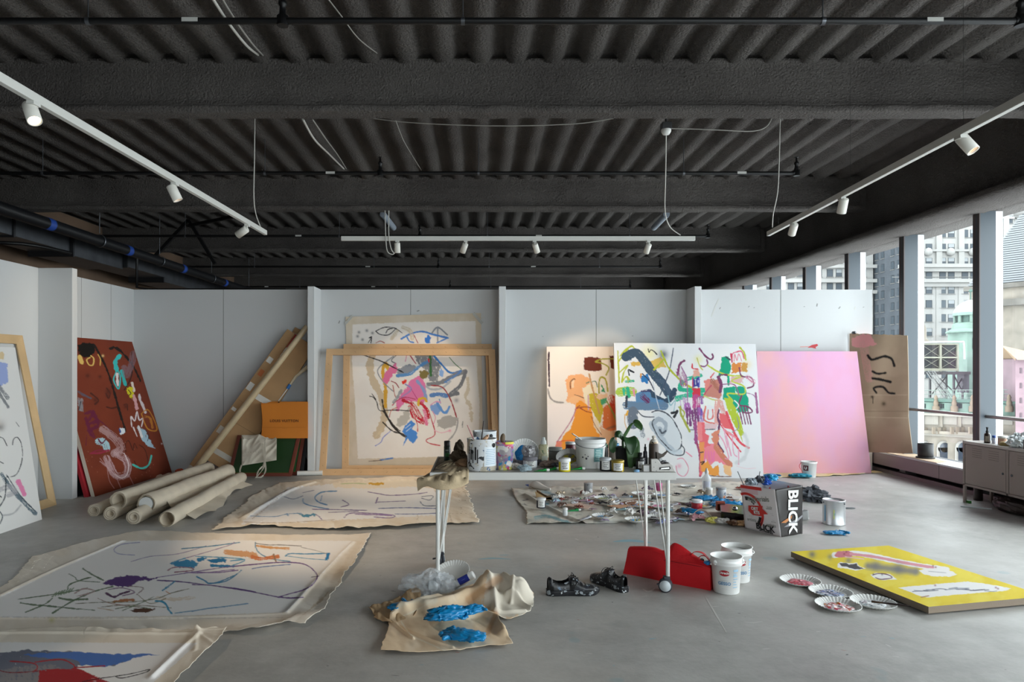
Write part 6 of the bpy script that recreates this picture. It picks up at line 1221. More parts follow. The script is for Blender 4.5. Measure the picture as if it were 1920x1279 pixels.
def screen(label, x0, x1, yb, yt, H, frame, mesh, lean=.0, group='screen printing frames'):
    t = thing('silkscreen_frame', label, 'screen', ((x0+x1)/2, yb, 0), group); n = Vector((0, yt-yb, H)); w = .045; L = n.length; nn = n.normalized(); o = Vector((0, -nn.z, nn.y))*.03
    sk = lean
    A = Vector((x0, yb, 0)); B = Vector((x1, yb, 0)); C_ = Vector((x1+sk, yb, 0))+n; D = Vector((x0+sk, yb, 0))+n
    ux = Vector((1, 0, 0)); uy = (D-A).normalized()
    for a, b_, i0, i1 in ((A, B, ux+uy, uy-ux), (B, C_, uy-ux, -uy-ux), (D, C_, ux-uy, -ux-uy), (A, D, ux+uy, ux-uy)):
        a2, b2 = a+i0*w, b_+i1*w; vs = [a, b_, b2, a2]; vs += [v-o for v in vs]; MB().add(vs, [(0,1,2,3),(7,6,5,4),(0,4,5,1),(1,5,6,2),(2,6,7,3),(3,7,4,0)], False).obj('frame_bar', frame, t, bevel=.003)
    q = MB(); w2 = w*.9; vs = [A+(ux+uy)*w2, B+(uy-ux)*w2, C_-(ux+uy)*w2, D+(ux-uy)*w2]; q.add([v-o*.3 for v in vs]+[v-o*.45 for v in vs], [(0,1,2,3),(7,6,5,4),(0,4,5,1),(1,5,6,2),(2,6,7,3),(3,7,4,0)], False)
    m2 = w2+.01; vs = [A+(ux+uy)*m2, B+(uy-ux)*m2, C_-(ux+uy)*m2, D+(ux-uy)*m2]
    for a, b_ in ((3, 2), (0, 1)): q.beam(vs[a]-o*.2, vs[b_]-o*.2, .006, .002, mi=1)
    q.obj('mesh_screen', [mesh, mat('olive_edge', '6d7a22', .5)], t); return t
YS = 8.72
screen('red framed green printing screen at the front, the white tote hanging on it', PX(426, YS), PX(546, YS), YS, YS+.13, .515, M_RW, M_GRM, .085)
screen('red framed green printing screen behind, showing only at the right', PX(500, YS), PX(556, YS), YS+.08, YS+.2, .515, M_RW, mat('green_screen_mesh_light', '2c5a30', .45), .06)
screen('black framed screen at the back of the stack beside the fin', PX(500, YS), PX(563, YS), YS+.14, YS+.24, .53, mat('black_frame', '232325', .5), mat('dark_mesh', '1d1d1f', .5), .05)
# orange paper shopping bag
t = thing('shopping_bag', 'orange paper shopping bag resting on the printing screens', 'bag', (PX(533, 8.8), 8.8, .52)); M_OR = mat('orange_paper', 'd07c26', .5, var=.05, vscale=3); b = MB(); Y0, Y1 = 8.75, 8.84
def OB(px, py, d=0.): return P(px, py, Y0+(822-py)/70*.06+d)
bx = lambda u, v: OB(489+88.5*u+(3*math.sin(v*3.1) if u < .2 else 0)*(1-u*5 if u < .2 else 0), 822-66*v+(1-u)*2.5*v+(-2.8*math.sin(u*2.2) if v > .9 else 0), -.012*math.sin(math.pi*u)*(1-v)-.006*math.sin(5*u+3*v))
b.grid(bx, 24, 18); b.grid(lambda u, v: OB(491+86*u, 822-(69+(0 if u > .12 else -3))*v, .06), 10, 6)
for u0 in (0, 1): b.grid(lambda u, v: bx(u0, v).lerp(OB(491+86*u0, 822-69*v, .06), u), 3, 10)
b.grid(lambda u, v: bx(u, 0).lerp(OB(491+86*u, 822, .06), v), 8, 2); b.obj('bag', M_OR, t)
b = MB(); q = OB(532, 801.5, -.012); b.obox(q, ((.28, 0, 0), (0, .001, 0), (0, 0, .0012))); b.obj('fold_line', mat('orange_fold', 'b8691c', .6), t)
for px in (523, 556): MB().lathe([(0, 0), (.012, 0), (.012, .004), (0, .004)], OB(px, 755, .045), (0, -1, 0), 12).obj('eyelet', mat('dark_eyelet', '2a2018', .5), t)
plane_text(t, 'LOUIS VUITTON', .047, OB(533, 789.5, -.026), (1, 0, 0), (0, .06, 1), mat('brown_print', '4a2c14', .6), off=.0008, spacing=1.08)
plane_text(t, '------ ------ -- ----', .010, OB(534, 803.5, -.024), (1, 0, 0), (0, .06, 1), mat('brown_print', '4a2c14', .6))
# canvas tote hanging over the screen
t = thing('tote_bag', 'crumpled off-white tote bag draped over the front printing screen', 'bag', (PX(485, 8.7), 8.68, .4)); M_TOTE = mat('tote_cotton', 'cfc6b6', .9, bump=.2, bscale=200)
def TB(u, v):
    px = 453+(4 if v < .1 else 0)*(.5-u)+(1-v)*2+64*u-(1-v)*2.4*0+(v*1.5); py = 815+6*abs(math.sin(u*5.2+.6))*(1-v)+58*v-(10*u*v)+(4 if v < .05 else 0)*(abs(u-.5)*2)
    d = .025*mnoise.noise(Vector((u*3.1, v*2.4, 1.)))+.018*(1-2*abs(mnoise.noise(Vector((u*4+v*3, v*2-u, 4.))))); return P(px, py, 8.67+.10*(1-v)-d-.02)
b = MB(); b.grid(TB, 44, 40); b.grid(lambda u, v: P(453+64*u, 816+56*v-10*u*v, 8.70+.10*(1-v)), 6, 6)
b.grid(lambda u, v: TB(u, 0).lerp(P(453+64*u, 816, 8.82), v)+Vector((0, 0, .012*math.sin(v*3))), 20, 4); b.obj('bag', M_TOTE, t)
for q in ([(453,872),(450,884),(456,893),(465,898),(477,898),(486,889),(494,877),(497,862),(497,825),(503,822)], [(481,898),(484,884),(493,873),(496,862),(492,835),(498,828)], [(482,897),(492,893),(498,882),(497,868)]):
    pts = cr([P(a, c_, 8.60+.0009*(900-c_)) for a, c_ in q], 5); b = MB()
    for k in range(len(pts)-1): b.beam(pts[k], pts[k+1]+(pts[k+1]-pts[k])*.15, .003, .020, (.6, 0, .8) if k % 2 == 0 else (.6, 0, .8))
    b.obj('strap', M_TOTE, t)
plane_text(t, "- ~ - ~ - -", .030, P(473, 848, 8.625), (-1, 0, -.03), (0, 0, -1), M_INK, spacing=1.35)
tag(MB().blob((PX(566, 9.0), 9.05, .12), (.05, .04, .12), .4, 6, 3., 12).obj('black_rag', mat('black_cloth', '161618', .9)), 'black rag in the dark gap beside the first fin', 'rag')
tag(MB().blob((PX(340, 8.9), 8.86, .04), (.05, .04, .035), .3, 5, 9., 10).obj('orange_lid', mat('orange_plastic', 'c9532c', .5)), 'orange scrap on the floor in the back left corner', 'scrap')

# ------------------------------------------------------------------ work table on castors
ZT = .747; M_TOP = mat('grey_laminate_top', 'b9b6b0', .45, var=.12, vscale=9); M_TE = mat('laminate_edge', 'd7d6d2', .4); M_LEG = mat('white_leg_steel', 'dcdcd8', .35); M_TYRE = mat('castor_rubber', '3a3d44', .6); M_CD = mat('castor_disc', 'd3dade', .4)
t = thing('work_table', 'long white-edged table on castors crowded with paint pots', 'table', (.45, 4.55, 0))
b = MB(); b.box((-.305, 4.17, ZT-.048), (1.197, 4.92, ZT)); b.box((-.306, 4.168, ZT-.046), (1.199, 4.169, ZT-.002), 1); b.obj('table_top', [M_TOP, M_TE], t, bevel=.002)
def leg(x, y, ox, oy, cz=True, turn=0.):
    b = MB(); b.cyl((x, y, .085), (x, y, ZT-.048), .0125, n=14); b.obox((x, y+oy*.4, ZT-.051), ((.05, 0, 0), (0, .05, 0), (0, 0, .003))); L_ = b.obj('leg', M_LEG, t)
    r_ = MB(); p = Vector((x, y, .20)); a = Vector((x+ox*.085, y+oy*.01, ZT-.05)); c_ = Vector((x+ox*.03, y+oy*.085, ZT-.05))
    r_.tube(cr([a, a.lerp(p+Vector((ox*.012, 0, .02)), .93), p+Vector((ox*.008, 0, -.004)), p+Vector((0, oy*.008, -.004)), c_.lerp(p+Vector((0, oy*.012, .02)), .93), c_], 6), .0045, n=8); r_.obj('hairpin_rod', M_LEG, L_)
    c = MB(); w_ = Vector((x-.018, y-.012, .042)); ax = Vector((math.cos(turn), -math.sin(turn), 0)); n = Vector((-.35, -1, 0)).normalized() if turn == 0 else ax
    c.lathe([(0, -.024), (.032, -.024), (.042, -.018), (.042, -.004), (.036, 0), (.036, .003), (.042, .007), (.042, .02), (.036, .024), (0, .024)], w_, n, 32, mi=0); c.lathe([(.034, .0245), (.034, .026), (0, .027)], w_, n, 32, mi=1); c.lathe([(.034, -.0245), (.034, -.026), (0, -.027)], w_, n, 32, mi=1, cap=False)
    c.obox(w_+Vector((.008, .004, .035)), ((.018, 0, 0), (0, .018, 0), (0, 0, .018))); c.cyl((x, y, .05), (x, y, .09), .011); c.obox(w_+Vector((-.04, 0, .006)), ((.012, 0, .002), (0, .008, 0), (0, 0, .004)))
    c.obj('castor', [M_TYRE, M_CD], L_)
leg(1.165, 4.235, -1, 1); leg(1.165, 4.80, -1, -1); leg(-.262, 4.235, 1, 1); leg(-.262, 4.80, 1, -1, turn=-.35)
# cloth thrown over its left front corner
b = MB()
rows = [[(848,866,4.75,0),(862,868,4.7,0),(872,876,4.45,0)], [(822,880,4.4,.005),(850,884,4.35,.006),(878,886,4.22,.004)], [(797,893,4.2,.0),(835,891,4.155,.008),(879,888,4.15,.006)], [(782,898,4.16,0),(830,903,4.10,0),(879,898,4.11,0)], [(784,921,4.16,0),(800,912,4.12,0),(826,919,4.08,0),(860,915,4.09,0),(878,905,4.12,0)]]
rr = []
for k, row in enumerate(rows):
    pts = [P(a, c_, y)+Vector((0, 0, z)) for a, c_, y, z in row]
    if k < 2:
        for p in pts: p.z = ZT+.004+.006*k
    pts = cr(pts, 8); rr.append([pts[min(int(i/24*(len(pts)-1)), len(pts)-1)] for i in range(25)])
full = []
for i in range(25): full.append(cr([rr[k][i] for k in range(5)], 5))
def CL(u, v):
    i = min(int(round(u*24)), 24); c_ = full[i]; p = c_[min(int(round(v*20)), 20)].copy(); p.y -= .008*mnoise.noise(Vector((u*5, v*4, 2))); return p
b.grid(CL, 24, 20); o = b.obj('table_cloth', mat('stained_canvas', 'cbb594', .85, bump=.3, bscale=150, var=.18, vscale=6)); so = o.modifiers.new('t', 'SOLIDIFY'); so.thickness = .004; so.offset = -1
tag(o, 'stained canvas cloth folded over the left front corner of the work table', 'cloth')
b = MB(); b.grid(lambda u, v: Vector((-.292+.16*u, 4.19+.66*v, ZT+.0025+.004*abs(mnoise.noise(Vector((u*4, v*9, 5)))))), 12, 24); o = b.obj('brown_paper', mat('grimy_paper', '8d7d68', .8, var=.3, vscale=10)); so = o.modifiers.new('t', 'SOLIDIFY'); so.thickness = .001
tag(o, 'grimy brown paper covering the left end of the table top', 'paper')
def TP(px, py): v = PZ(px, py, ZT); v.z = ZT+.0005; return v
def zat(py, Y): return HC-(py-VY)/FPX*Y
# dark green paint bottle
c = TP(838.5, 864); t = thing('spray_bottle', 'small dark green paint bottle with black cap standing alone at the left', 'bottle', c); MB().lathe([(0, 0), (.022, 0), (.023, .004), (.023, .098), (.019, .104), (0, .104)], c, n=24).obj('body', mat('dark_green_bottle', '16271d', .35), t)
MB().lathe([(.0215, .103), (.0215, .133), (.019, .136), (0, .136)], c, n=24).obj('cap', mat('black_cap', '151515', .4), t); b = MB(); band(b, c, .0236, face(c)-.6, face(c)+.7, .03, .055, 0); band(b, c, .0236, face(c)-.5, face(c)+.4, .07, .078, 1); b.obj('label', [mat('green_label', '2e6a35', .5), mat('grey_print', '8a8f86', .5)], t)
for k, (px, py, r_) in enumerate(((862, 868, (.05, .04, .035)), (872, 878, (.045, .035, .025)), (860, 858, (.03, .03, .05)))):
    c = TP(px, py); crumple('crumpled_rag', ('dark brown rag on the table left of the big white can', 'brown rag lowest in front of the other rags on the table', 'dark rag standing behind the other brown rags')[k], 'rag', c, r_, mat('brown_rag', ('5b4c3c', '7a6148', '4a4033')[k], .9) if False else mat('brown_rag_%s' % 'abc'[k], ('5b4c3c', '7d6046', '4a4033')[k], .9), 3.1*k, amp=.45, freq=4)
def can(name, label, cat, c, r, h, m, extra=None, rimm=None, group=None):
    t = thing(name, label, cat, c, group); MB().lathe([(0, .002), (r*.98, .002), (r*1.015, 0), (r*1.015, .006), (r, .008), (r, h-.008), (r*1.02, h-.006), (r*1.02, h), (r*.93, h), (r*.92, h-.012), (r*.92, .06), (0, .055)], c, n=40).obj('body', m, t); return t
M_CAN1 = splat('white_can_paint', 'e0e2e4', [('b0a795', .52, 9), ('3c5f86', .60, 16), ('2a2c30', .63, 26), ('cfc8b8', .6, 30)])
c = TP(903.5, 880.5); t = can('paint_can', 'big white paint can smeared with colours holding brushes at the table front', 'can', c, .092, .196, M_CAN1); a = face(c)
b = MB(); band(b, c, .0935, a+.15, a+1.25, .03, .15, 0); 
for q in range(9): band(b, c, .0942, a+.25+.03*(q % 3), a+1.05-.08*(q % 2), .045+q*.011, .0475+q*.011, 1)
b.obj('label', [mat('pale_blue_label', 'dfe6ec', .5), mat('blue_print', '7fa8c4', .5)], t)
vs, fs = wrap(c, .0945, a-.85, .13, .03, '- -', .002); b = MB(); b.add(vs, fs, False)
for q in range(5): band(b, c, .0945, a-1.0+q*.17, a-.93+q*.17+.04*(q % 2), .05+.02*(q % 2), .15-.015*(q % 3), 0)
b.obj('paint_marks', M_INK, t)
b = MB(); b.lathe([(0, 0), (.014, 0), (.014, .002), (0, .002)], c+Vector((math.cos(a+.9)*.093, math.sin(a+.9)*.093, .158)), (math.cos(a+.9), math.sin(a+.9), 0), 16); b.obj('handle_ear', M_INK, t)
M_CAN2 = splat('white_can_paint_b', 'dfe3e6', [('8b9097', .60, 10), ('23252a', .68, 20)])
c2 = TP(909, 873); c2.y += .1; t = can('paint_can', 'taller white can standing behind the smeared paint can', 'can', c2, .078, zat(808, c2.y)-ZT, M_CAN2)
MB().lathe([(0, 0), (.012, 0), (.012, .002), (0, .002)], c2+Vector((.042, -.067, .19)), (.5, -.8, 0), 16).obj('handle_ear', M_INK, t)
def brush(label, p, q, r, m, cat='paintbrush', tipm=None, group='brushes in the pots'):
    t = thing('paintbrush', label, cat, p, group); p = Vector(p); q = Vector(q); MB().tube([p, p.lerp(q, .6), q], [r*.6, r, r*.7], n=8).obj('handle', m, t); MB().tube([p, p+(p-q).normalized()*.03], [r, r*.7], n=8).obj('bristle', tipm or mat('dirty_bristle', '4a3a2c', .9), t); return t
M_HB = mat('brush_handle_dark', '2f2422', .4); M_HW = mat('brush_handle_wood', 'c49a78', .5); M_HP = mat('brush_handle_pink', 'b87a7c', .5)
zc = ZT+.15
brush('thin brush with a pinkish handle leaning left in the smeared can', (c.x-.02, c.y, ZT+.12), P(876, 797, c.y-.02), .004, M_HP); brush('thin dark brush standing tallest in the smeared can', (c.x-.01, c.y+.01, ZT+.12), P(907, 789, c.y), .004, M_HB)
t = thing('flat_brush', 'flat wooden brush handle with a hole leaning in the smeared can', 'paintbrush', (c.x+.01, c.y-.03, zc)); b = MB(); p0 = P(905, 830, c.y-.05); p1 = P(916, 815, c.y-.03)
b.tube(cr([p0-(p1-p0)*.8, p0, p0.lerp(p1, .5), p1], 6), [.006]*6+[.009, .012, .014, .015, .015, .014, .013, .0125, .012, .011, .008, .004, .002][:13], n=12); b.obj('handle', M_HW, t); MB().lathe([(0, 0), (.0035, 0), (.0035, .002), (0, .002)], p0.lerp(p1, .85)+Vector((0, -.014, 0)), (0, -1, 0), 10).obj('hole', M_INK, t)
tag(MB().blob(P(902.5, 809, c2.y-.06), .007, .2, 4, 1, 8).obj('dried_paint_blob', M_WLBL), 'white knob of dried paint on the rim of the rear white can', 'knob')
c = TP(945.5, 880); t = thing('plastic_cup', 'clear tapered tub caked with coloured paint beside the smeared can', 'tub', c); h = zat(828, c.y)-ZT
M_CUP = splat('paint_caked_plastic', 'b3aaae', [('d8cf6a', .52, 12), ('9f86b4', .50, 15), ('3f93c4', .60, 17), ('cf4f72', .60, 20), ('e6e2dc', .56, 23), ('4d9a5a', .66, 26)])
MB().lathe([(0, 0), (.047, 0), (.049, .004), (.060, h-.03), (.064, h-.028), (.064, h-.022), (.061, h-.02), (.062, h-.004), (.066, h), (.058, h), (.055, .05), (0, .05)], c, n=36, cap=False).obj('tub', M_CUP, t)
b = MB(); band(b, c, .0655, face(c)+.1, face(c)+1.1, h-.012, h+.002, 0); b.obj('yellow_paint', mat('yellow_drips', 'd3cf3a', .4), t)
c3 = c; tt = thing('wooden_spoon', 'dark wooden brush end sticking out of the paint caked tub', 'paintbrush', (c.x, c.y+.02, ZT+.1)); p0 = P(942, 828, c.y+.02); p1 = P(944, 813, c.y+.02); MB().tube(cr([p0-Vector((0, 0, .08)), p0, p1], 6), [.005]*6+[.012, .016, .017, .016, .014, .01, .004], n=10).obj('handle', mat('dirty_wood', '6f5f4c', .7), tt)
# blue plate standing, and small pots
c = TP(985, 868); c.y += .12; ax = Vector((.1, -.45, 1)); plate('paper_plate', 'paper plate covered in blue paint tilted up behind the small white jar', c+Vector((0, 0, .045)), .105, ('2368a0', '3f86bd'), 4, tilt=(.12, -1, .45), group='paper plates on the table')
plate('paper_plate', 'paper plate with yellow paint half hidden by the white bucket', TP(1068, 872)+Vector((0, .03, .035)), .085, ('c9bb42', 'a8a08a', '8a8f7a'), 5, tilt=(-.2, -.8, 1.3), group='paper plates on the table')
c = TP(994, 877); jar('paint_pot', 'small white paint pot with black edged crusty lid on the table', 'jar', c, .045, .07, mat('white_pot', 'd5d9de', .45), mat('crusty_lid', '7f7c82', .7), .02, M_WLBL); crumple('crumpled_foil', 'crumpled foil scrap on the small white paint pot', 'foil', c+Vector((-.01, 0, .069)), (.035, .03, .03), mat('grey_foil', '9a989a', .4, metal=.3), 2.2, amp=.5, freq=4)
c = TP(1019, 868); t = thing('squeeze_bottle', 'clear squeeze bottle of mixed paint with a white nozzle on the table', 'bottle', c); h = zat(833, c.y)-ZT
MB().lathe([(0, 0), (.033, 0), (.034, .005), (.034, h-.01), (.022, h), (0, h)], c, n=28).obj('body', splat('bottle_paint', 'b8b295', [('b5724c', .52, 14), ('4f7a5a', .56, 20), ('cfcaa4', .5, 28)], .25), t)
MB().lathe([(.019, h-.001), (.019, h+.02), (.012, h+.028), (.010, h+.045), (0, h+.047)], c, n=20).obj('nozzle', mat('white_nozzle', 'd3d8d4', .5), t); b = MB(); band(b, c, .0346, face(c)-.3, face(c)+.9, .01, .05, 0); b.obj('label', mat('clear_label', 'cfd3c4', .4), t)
jar('glass_jar', 'wide grey glass jar behind the yellow paint jar', 'jar', TP(1041, 863), .047, .088, mat('grey_glass', '5b5c58', .2, spec=.8), mat('grey_lid', '8f9490', .5), .018)
jar('paint_jar', 'small dark red jar with white lid behind the white bucket', 'jar', TP(1074, 862)+Vector((0, .12, 0)), .035, .11, mat('dark_red_paint', '5a1420', .35), M_LIDW, .014)
jar('paint_jar', 'bright yellow paint jar with white lid at the table front edge', 'jar', TP(1058.5, 883.5), .036, .080, mat('yellow_paint_jar', 'e5d418', .35), M_LIDW, .018, M_WLBL, neck=.97)
for k, (px, py, cl, lb) in enumerate(((1012, 884, '1f8f3f', 'green squeezed tube at the front of the table'), (1032, 882, '2a9a48', 'green and white tube behind the green tube at the table front'), (1079, 881, '1f8f3f', 'green tube peeping out left of the white bucket'))): ptube(lb, TP(px, py), (0.15, .5, .1)[k], cl, 'e6e6e0', .07, .011, group='green tubes on the table')
for k, (px, py) in enumerate(((958, 872), (972, 874), (966, 880), (1025, 876), (1040, 874), (1048, 878), (1005, 872), (984, 884))):
    crumple('paper_scrap', ('paint stained scrap nearest the caked tub on the table', 'grey scrap behind the small white pot', 'pale scrap right beside the caked tub base', 'scrap behind the green tubes', 'brownish scrap in front of the grey jar', 'scrap left of the yellow jar', 'dark scrap left of the clear squeeze bottle', 'flat scrap at the table edge below the white pot')[k], 'scrap', TP(px, py), (.035, .025, .016), mat('scrap_%s' % 'abcdefgh'[k], ('8f8a86', '6b6a70', 'b9b3ab', '7d6a60', '85786c', '54555a', '3f3f42', '9fb0b8')[k], .8), k*1.7, 'scraps on the table', amp=.5)
# white bucket
c = TP(1107, 876); t = thing('bucket', 'white plastic bucket with teal label and a stirring stick on the table', 'bucket', c); h = zat(822, c.y)-ZT
MB().lathe([(0, 0), (.082, 0), (.084, .004), (.095, h-.055), (.098, h-.053), (.098, h-.046), (.0955, h-.044), (.096, h-.026), (.1, h-.024), (.1, h-.016), (.097, h-.014), (.098, h), (.093, h), (.08, .02), (0, .02)], c, n=48, cap=False).obj('body', M_WP, t)
a = face(c); b = MB(); band(b, c, .0905, a+.25, a+.98, .045, .135, 0, r2=.0955); 
for q in range(6): band(b, c, .0915+.0045*q/6, a+.35+.04*(q % 2), a+.85-.05*(q % 3), .06+q*.011, .064+q*.011, 1)
b.obj('label', [mat('teal_label', '5f8f90', .5), mat('label_print_pale', 'b9d0cc', .5)], t)
b = MB()
for px, py, s_ in ((1088, 855, .006), (1097, 857, .007), (1094, 850, .004), (1101, 853, .004)):
    a2 = a-.55+(px-1088)*.03; b.lathe([(0, 0), (s_, 0), (s_*.8, .001), (0, .001)], c+Vector((math.cos(a2)*.091, math.sin(a2)*.091, zat(py, c.y)-ZT)), (math.cos(a2), math.sin(a2), 0), 8)
b.obj('paint_spots', mat('dark_spot', '4a4a52', .5), t)
b = MB(); pts = [c+Vector((.098*math.cos(q), .098*math.sin(q), h-.03-.035*math.sin((q+math.pi)))) if False else c+Vector((.0995*math.cos(q), .0995*math.sin(q), h-.025+.03*math.sin(q)*1.0)) for q in np.linspace(-math.pi, 0, 20)]; b.tube(pts, .0016, n=6); b.obj('handle', M_STEEL, t)
tag(MB().beam(P(1073, 813, c.y-.09), P(1116, 843, c.y-.02), .018, .004).obj('stirring_stick', mat('paint_stick', 'd9dcd6', .5)), 'pale stirring stick lying across the rim of the white bucket', 'stick')
jar('marker', 'dark tall spray tube right behind the white bucket', 'tube', TP(1137, 870)+Vector((0, .05, 0)), .014, .13, mat('dark_tube', '3a3838', .4), mat('green_cap', '2f6a3f', .5), .02)
jar('marker', 'thin grey tube beside the dark tube behind the bucket', 'tube', TP(1141, 866)+Vector((0, .05, 0)), .008, .11, mat('grey_tube', '8a8a86', .4), mat('dark_cap', '2b2b2b', .5), .02)
jar('paint_jar', 'black paint jar with a pale lid right of the white bucket', 'jar', TP(1135, 882.5), .035, .080, mat('black_paint_jar', '17171b', .3), mat('pale_grey_lid', 'b9bcc0', .4), .016, M_WLBL)
jar('paint_jar', 'yellow glass jar with a gold band below the plant', 'jar', TP(1158, 884), .038, .070, splat('yellow_glass', '9f8a3a', [('d0b236', .5, 20), ('6d5f2c', .55, 25)], .25), mat('gold_lid', 'a08a3c', .4, metal=.4), .014, M_WLBL)
# orchid in a black pot
c = TP(1170, 874); t = thing('potted_orchid', 'orchid with drooping leaves in a black pot on the table', 'plant', c)
MB().lathe([(0, 0), (.048, 0), (.05, .005), (.058, .115), (.06, .118), (.06, .124), (.054, .124), (.05, .1), (0, .1)], c, n=32, cap=False).obj('pot', mat('black_plastic_pot', '161617', .4), t)
M_LEAF = mat('orchid_leaf', '3f5f35', .4, var=.15, vscale=8); M_LEAFD = mat('orchid_leaf_dark', '2c4a2a', .4)
def leaf(pts, ws, m, fold=.25, side=(1, 0, 0)):
    pts = cr(pts, 8); n = len(pts); ws = np.interp(np.linspace(0, 1, n), np.linspace(0, 1, len(ws)), ws); S = Vector(side)
    def F(u, v):
        k = min(int(round(v*(n-1))), n-1); d = (pts[min(k+1, n-1)]-pts[max(k-1, 0)]).normalized(); s_ = (S-d*S.dot(d)).normalized(); nn = d.cross(s_); w = ws[k]; q = (u-.5)*2
        return pts[k]+s_*q*w+nn*abs(q)**1.3*w*fold
    o = MB().grid(F, 8, n-1).obj('leaf', m, t); so = o.modifiers.new('t', 'SOLIDIFY'); so.thickness = .002; return o
Yq = c.y
leaf([P(1172, 826, Yq-.02), P(1181, 823, Yq-.05), P(1186, 840, Yq-.08), P(1185, 862, Yq-.085), P(1181, 881, Yq-.075)], [.012, .035, .048, .044, .028, .003], M_LEAF)
leaf([P(1170, 828, Yq-.01), P(1178, 821, Yq-.06), P(1183, 832, Yq-.10), P(1184, 853, Yq-.105)], [.01, .036, .045, .038, .003], M_LEAFD)
leaf([P(1170, 826, Yq), P(1162, 814, Yq-.02), P(1150, 822, Yq-.03), P(1147, 838, Yq-.03), P(1152, 848, Yq-.02)], [.01, .025, .04, .036, .01], M_LEAFD, side=(.6, .4, .5))
leaf([P(1168, 824, Yq+.01), P(1176, 812, Yq+.01), P(1184, 799, Yq), P(1191, 793, Yq-.01), P(1199, 800, Yq-.03), P(1203, 807, Yq-.04)], [.012, .016, .018, .018, .024, .02, .003], M_LEAF, fold=.4, side=(.75, .2, .6))
b = MB(); b.tube(cr([c+Vector((0, 0, .09)), P(1168, 828, Yq), P(1172, 820, Yq)], 5), .009, n=8); b.tube([P(1163, 818, Yq), P(1158, 812, Yq)], .008, n=8); b.obj('stem', M_LEAF, t)
jar('glass_jar', 'clear jar with a blue lid behind the orchid pot', 'jar', TP(1157, 868)+Vector((-.01, .06, .0)), .034, .125, mat('murky_glass', 'b3a79a', .15, spec=.8), mat('blue_lid', '2f7fae', .4), .016)
for k, (px, py, hh, r_, col, lb) in enumerate(((1200, 872, .125, .013, '7f6a76', 'spray bottle with dark nozzle left of the brown spray can'), (1214, 872, .13, .014, '3a3a40', 'dark spray bottle just left of the brown spray can'))):
    c = TP(px, py); c.y += .06; t = thing('dropper_bottle', lb, 'bottle', c, 'small nozzle bottles on the table'); MB().lathe([(0, 0), (r_, 0), (r_, hh*.6), (r_*.5, hh*.68), (0, hh*.68)], c, n=20).obj('body', mat('bottle_'+col, col, .35), t); MB().lathe([(r_*.55, hh*.66), (r_*.6, hh*.85), (r_*.3, hh*.87), (r_*.3, hh), (0, hh)], c, n=16).obj('nozzle', M_INK, t)
c = TP(1228, 872); c.y += .03; t = thing('spray_can', 'brown spray can with a metal top behind the staple gun', 'spray can', c); h = zat(820, c.y)-ZT
MB().lathe([(0, 0), (.031, 0), (.032, .004), (.032, h-.05), (.029, h-.04)], c, n=28).obj('body', mat('brown_spray_can', '4d4038', .4), t); MB().lathe([(.029, h-.042), (.026, h-.03), (.018, h-.016), (.01, h-.014), (.008, h-.004), (.012, h-.004), (.012, h+.008), (0, h+.008)], c, n=24).obj('nozzle', splat('spray_top', 'b9a184', [('d8d2c8', .5, 30), ('2c2a2a', .58, 40)], .3), t)
tag(MB().prism([(0, 0), (.045, .02), (.072, .052), (.068, .058), (.035, .035), (-.005, .05)], lambda a_, b__, t_: P(1232, 862, c.y-.045)+Vector((a_, t_, b__)), 0, .015).obj('trigger_handle', mat('brown_trigger', '4a4038', .5), bevel=.002), 'dark pointed handle sticking out beside the brown spray can', 'handle')
for k, (px, py, hh, r_) in enumerate(((1203, 880, .10, .012), (1196, 876, .07, .02), (1208, 874, .05, .015))): jar('paint_jar', ('small dark bottle behind the black jar near the orchid', 'dark low jar close behind the orchid leaf', 'tiny dark pot left of the small white box')[k], 'jar', TP(px, py)+Vector((0, .03, 0)), r_, hh, mat('black_paint_jar', '17171b', .3), M_INK, .01)
jar('paint_jar', 'black jar with side label right of the orchid leaf', 'jar', TP(1200, 880), .026, .072, mat('black_paint_jar', '17171b', .3), mat('black_cap', '151515', .4), .018, M_WLBL)
tag(MB().box((TP(1209, 886).x, 4.20, ZT), (TP(1220, 886).x, 4.25, ZT+.038)).obj('small_box', mat('white_card', 'c9c8c6', .6), bevel=.001), 'small white box left of the staple gun', 'box')
tag(MB().lathe([(0, 0), (.018, 0), (.018, .012), (.014, .014), (0, .014)], TP(1193.5, 885), n=20).obj('bottle_cap', mat('sky_blue_cap', '86b4dc', .4)), 'sky blue bottle cap at the front edge of the table', 'cap')
jar('steel_tin', 'small silver tin behind the staple gun', 'tin', TP(1234, 866), .018, .04, M_STEEL, mat('silver_lid', 'c3c6c8', .3, metal=.6), .008)
# staple gun
t = thing('staple_gun', 'grey metal staple gun standing at the right end of the table', 'staple gun', TP(1243, 887)); y0 = 4.192; q = lambda px, py: (P(px, py, y0).x, P(px, py, y0).z); zz = ZT-.001; M_SG = mat('staple_gun_metal', 'aaa7a3', .4, metal=.4)
poly = [q(1221.5, 887), q(1221, 861), q(1232, 860.5), q(1237, 866), q(1240, 871), q(1256, 869), q(1262, 874), q(1265.5, 884), q(1266, 887)]; poly = [(a_, max(b__, ZT)) for a_, b__ in poly]
hole = [q(1236, 881), q(1236, 876.5), q(1256, 874.5), q(1258, 878), q(1255, 881.5)]
MB().prism(poly, lambda a_, b__, t_: Vector((a_, t_, b__)), y0, y0+.022).obj('body', M_SG, t, bevel=.002)
MB().prism(hole, lambda a_, b__, t_: Vector((a_, t_, b__)), y0-.0012, y0-.0002).obj('grip_opening', mat('dark_opening', '3f3b3a', .6), t)
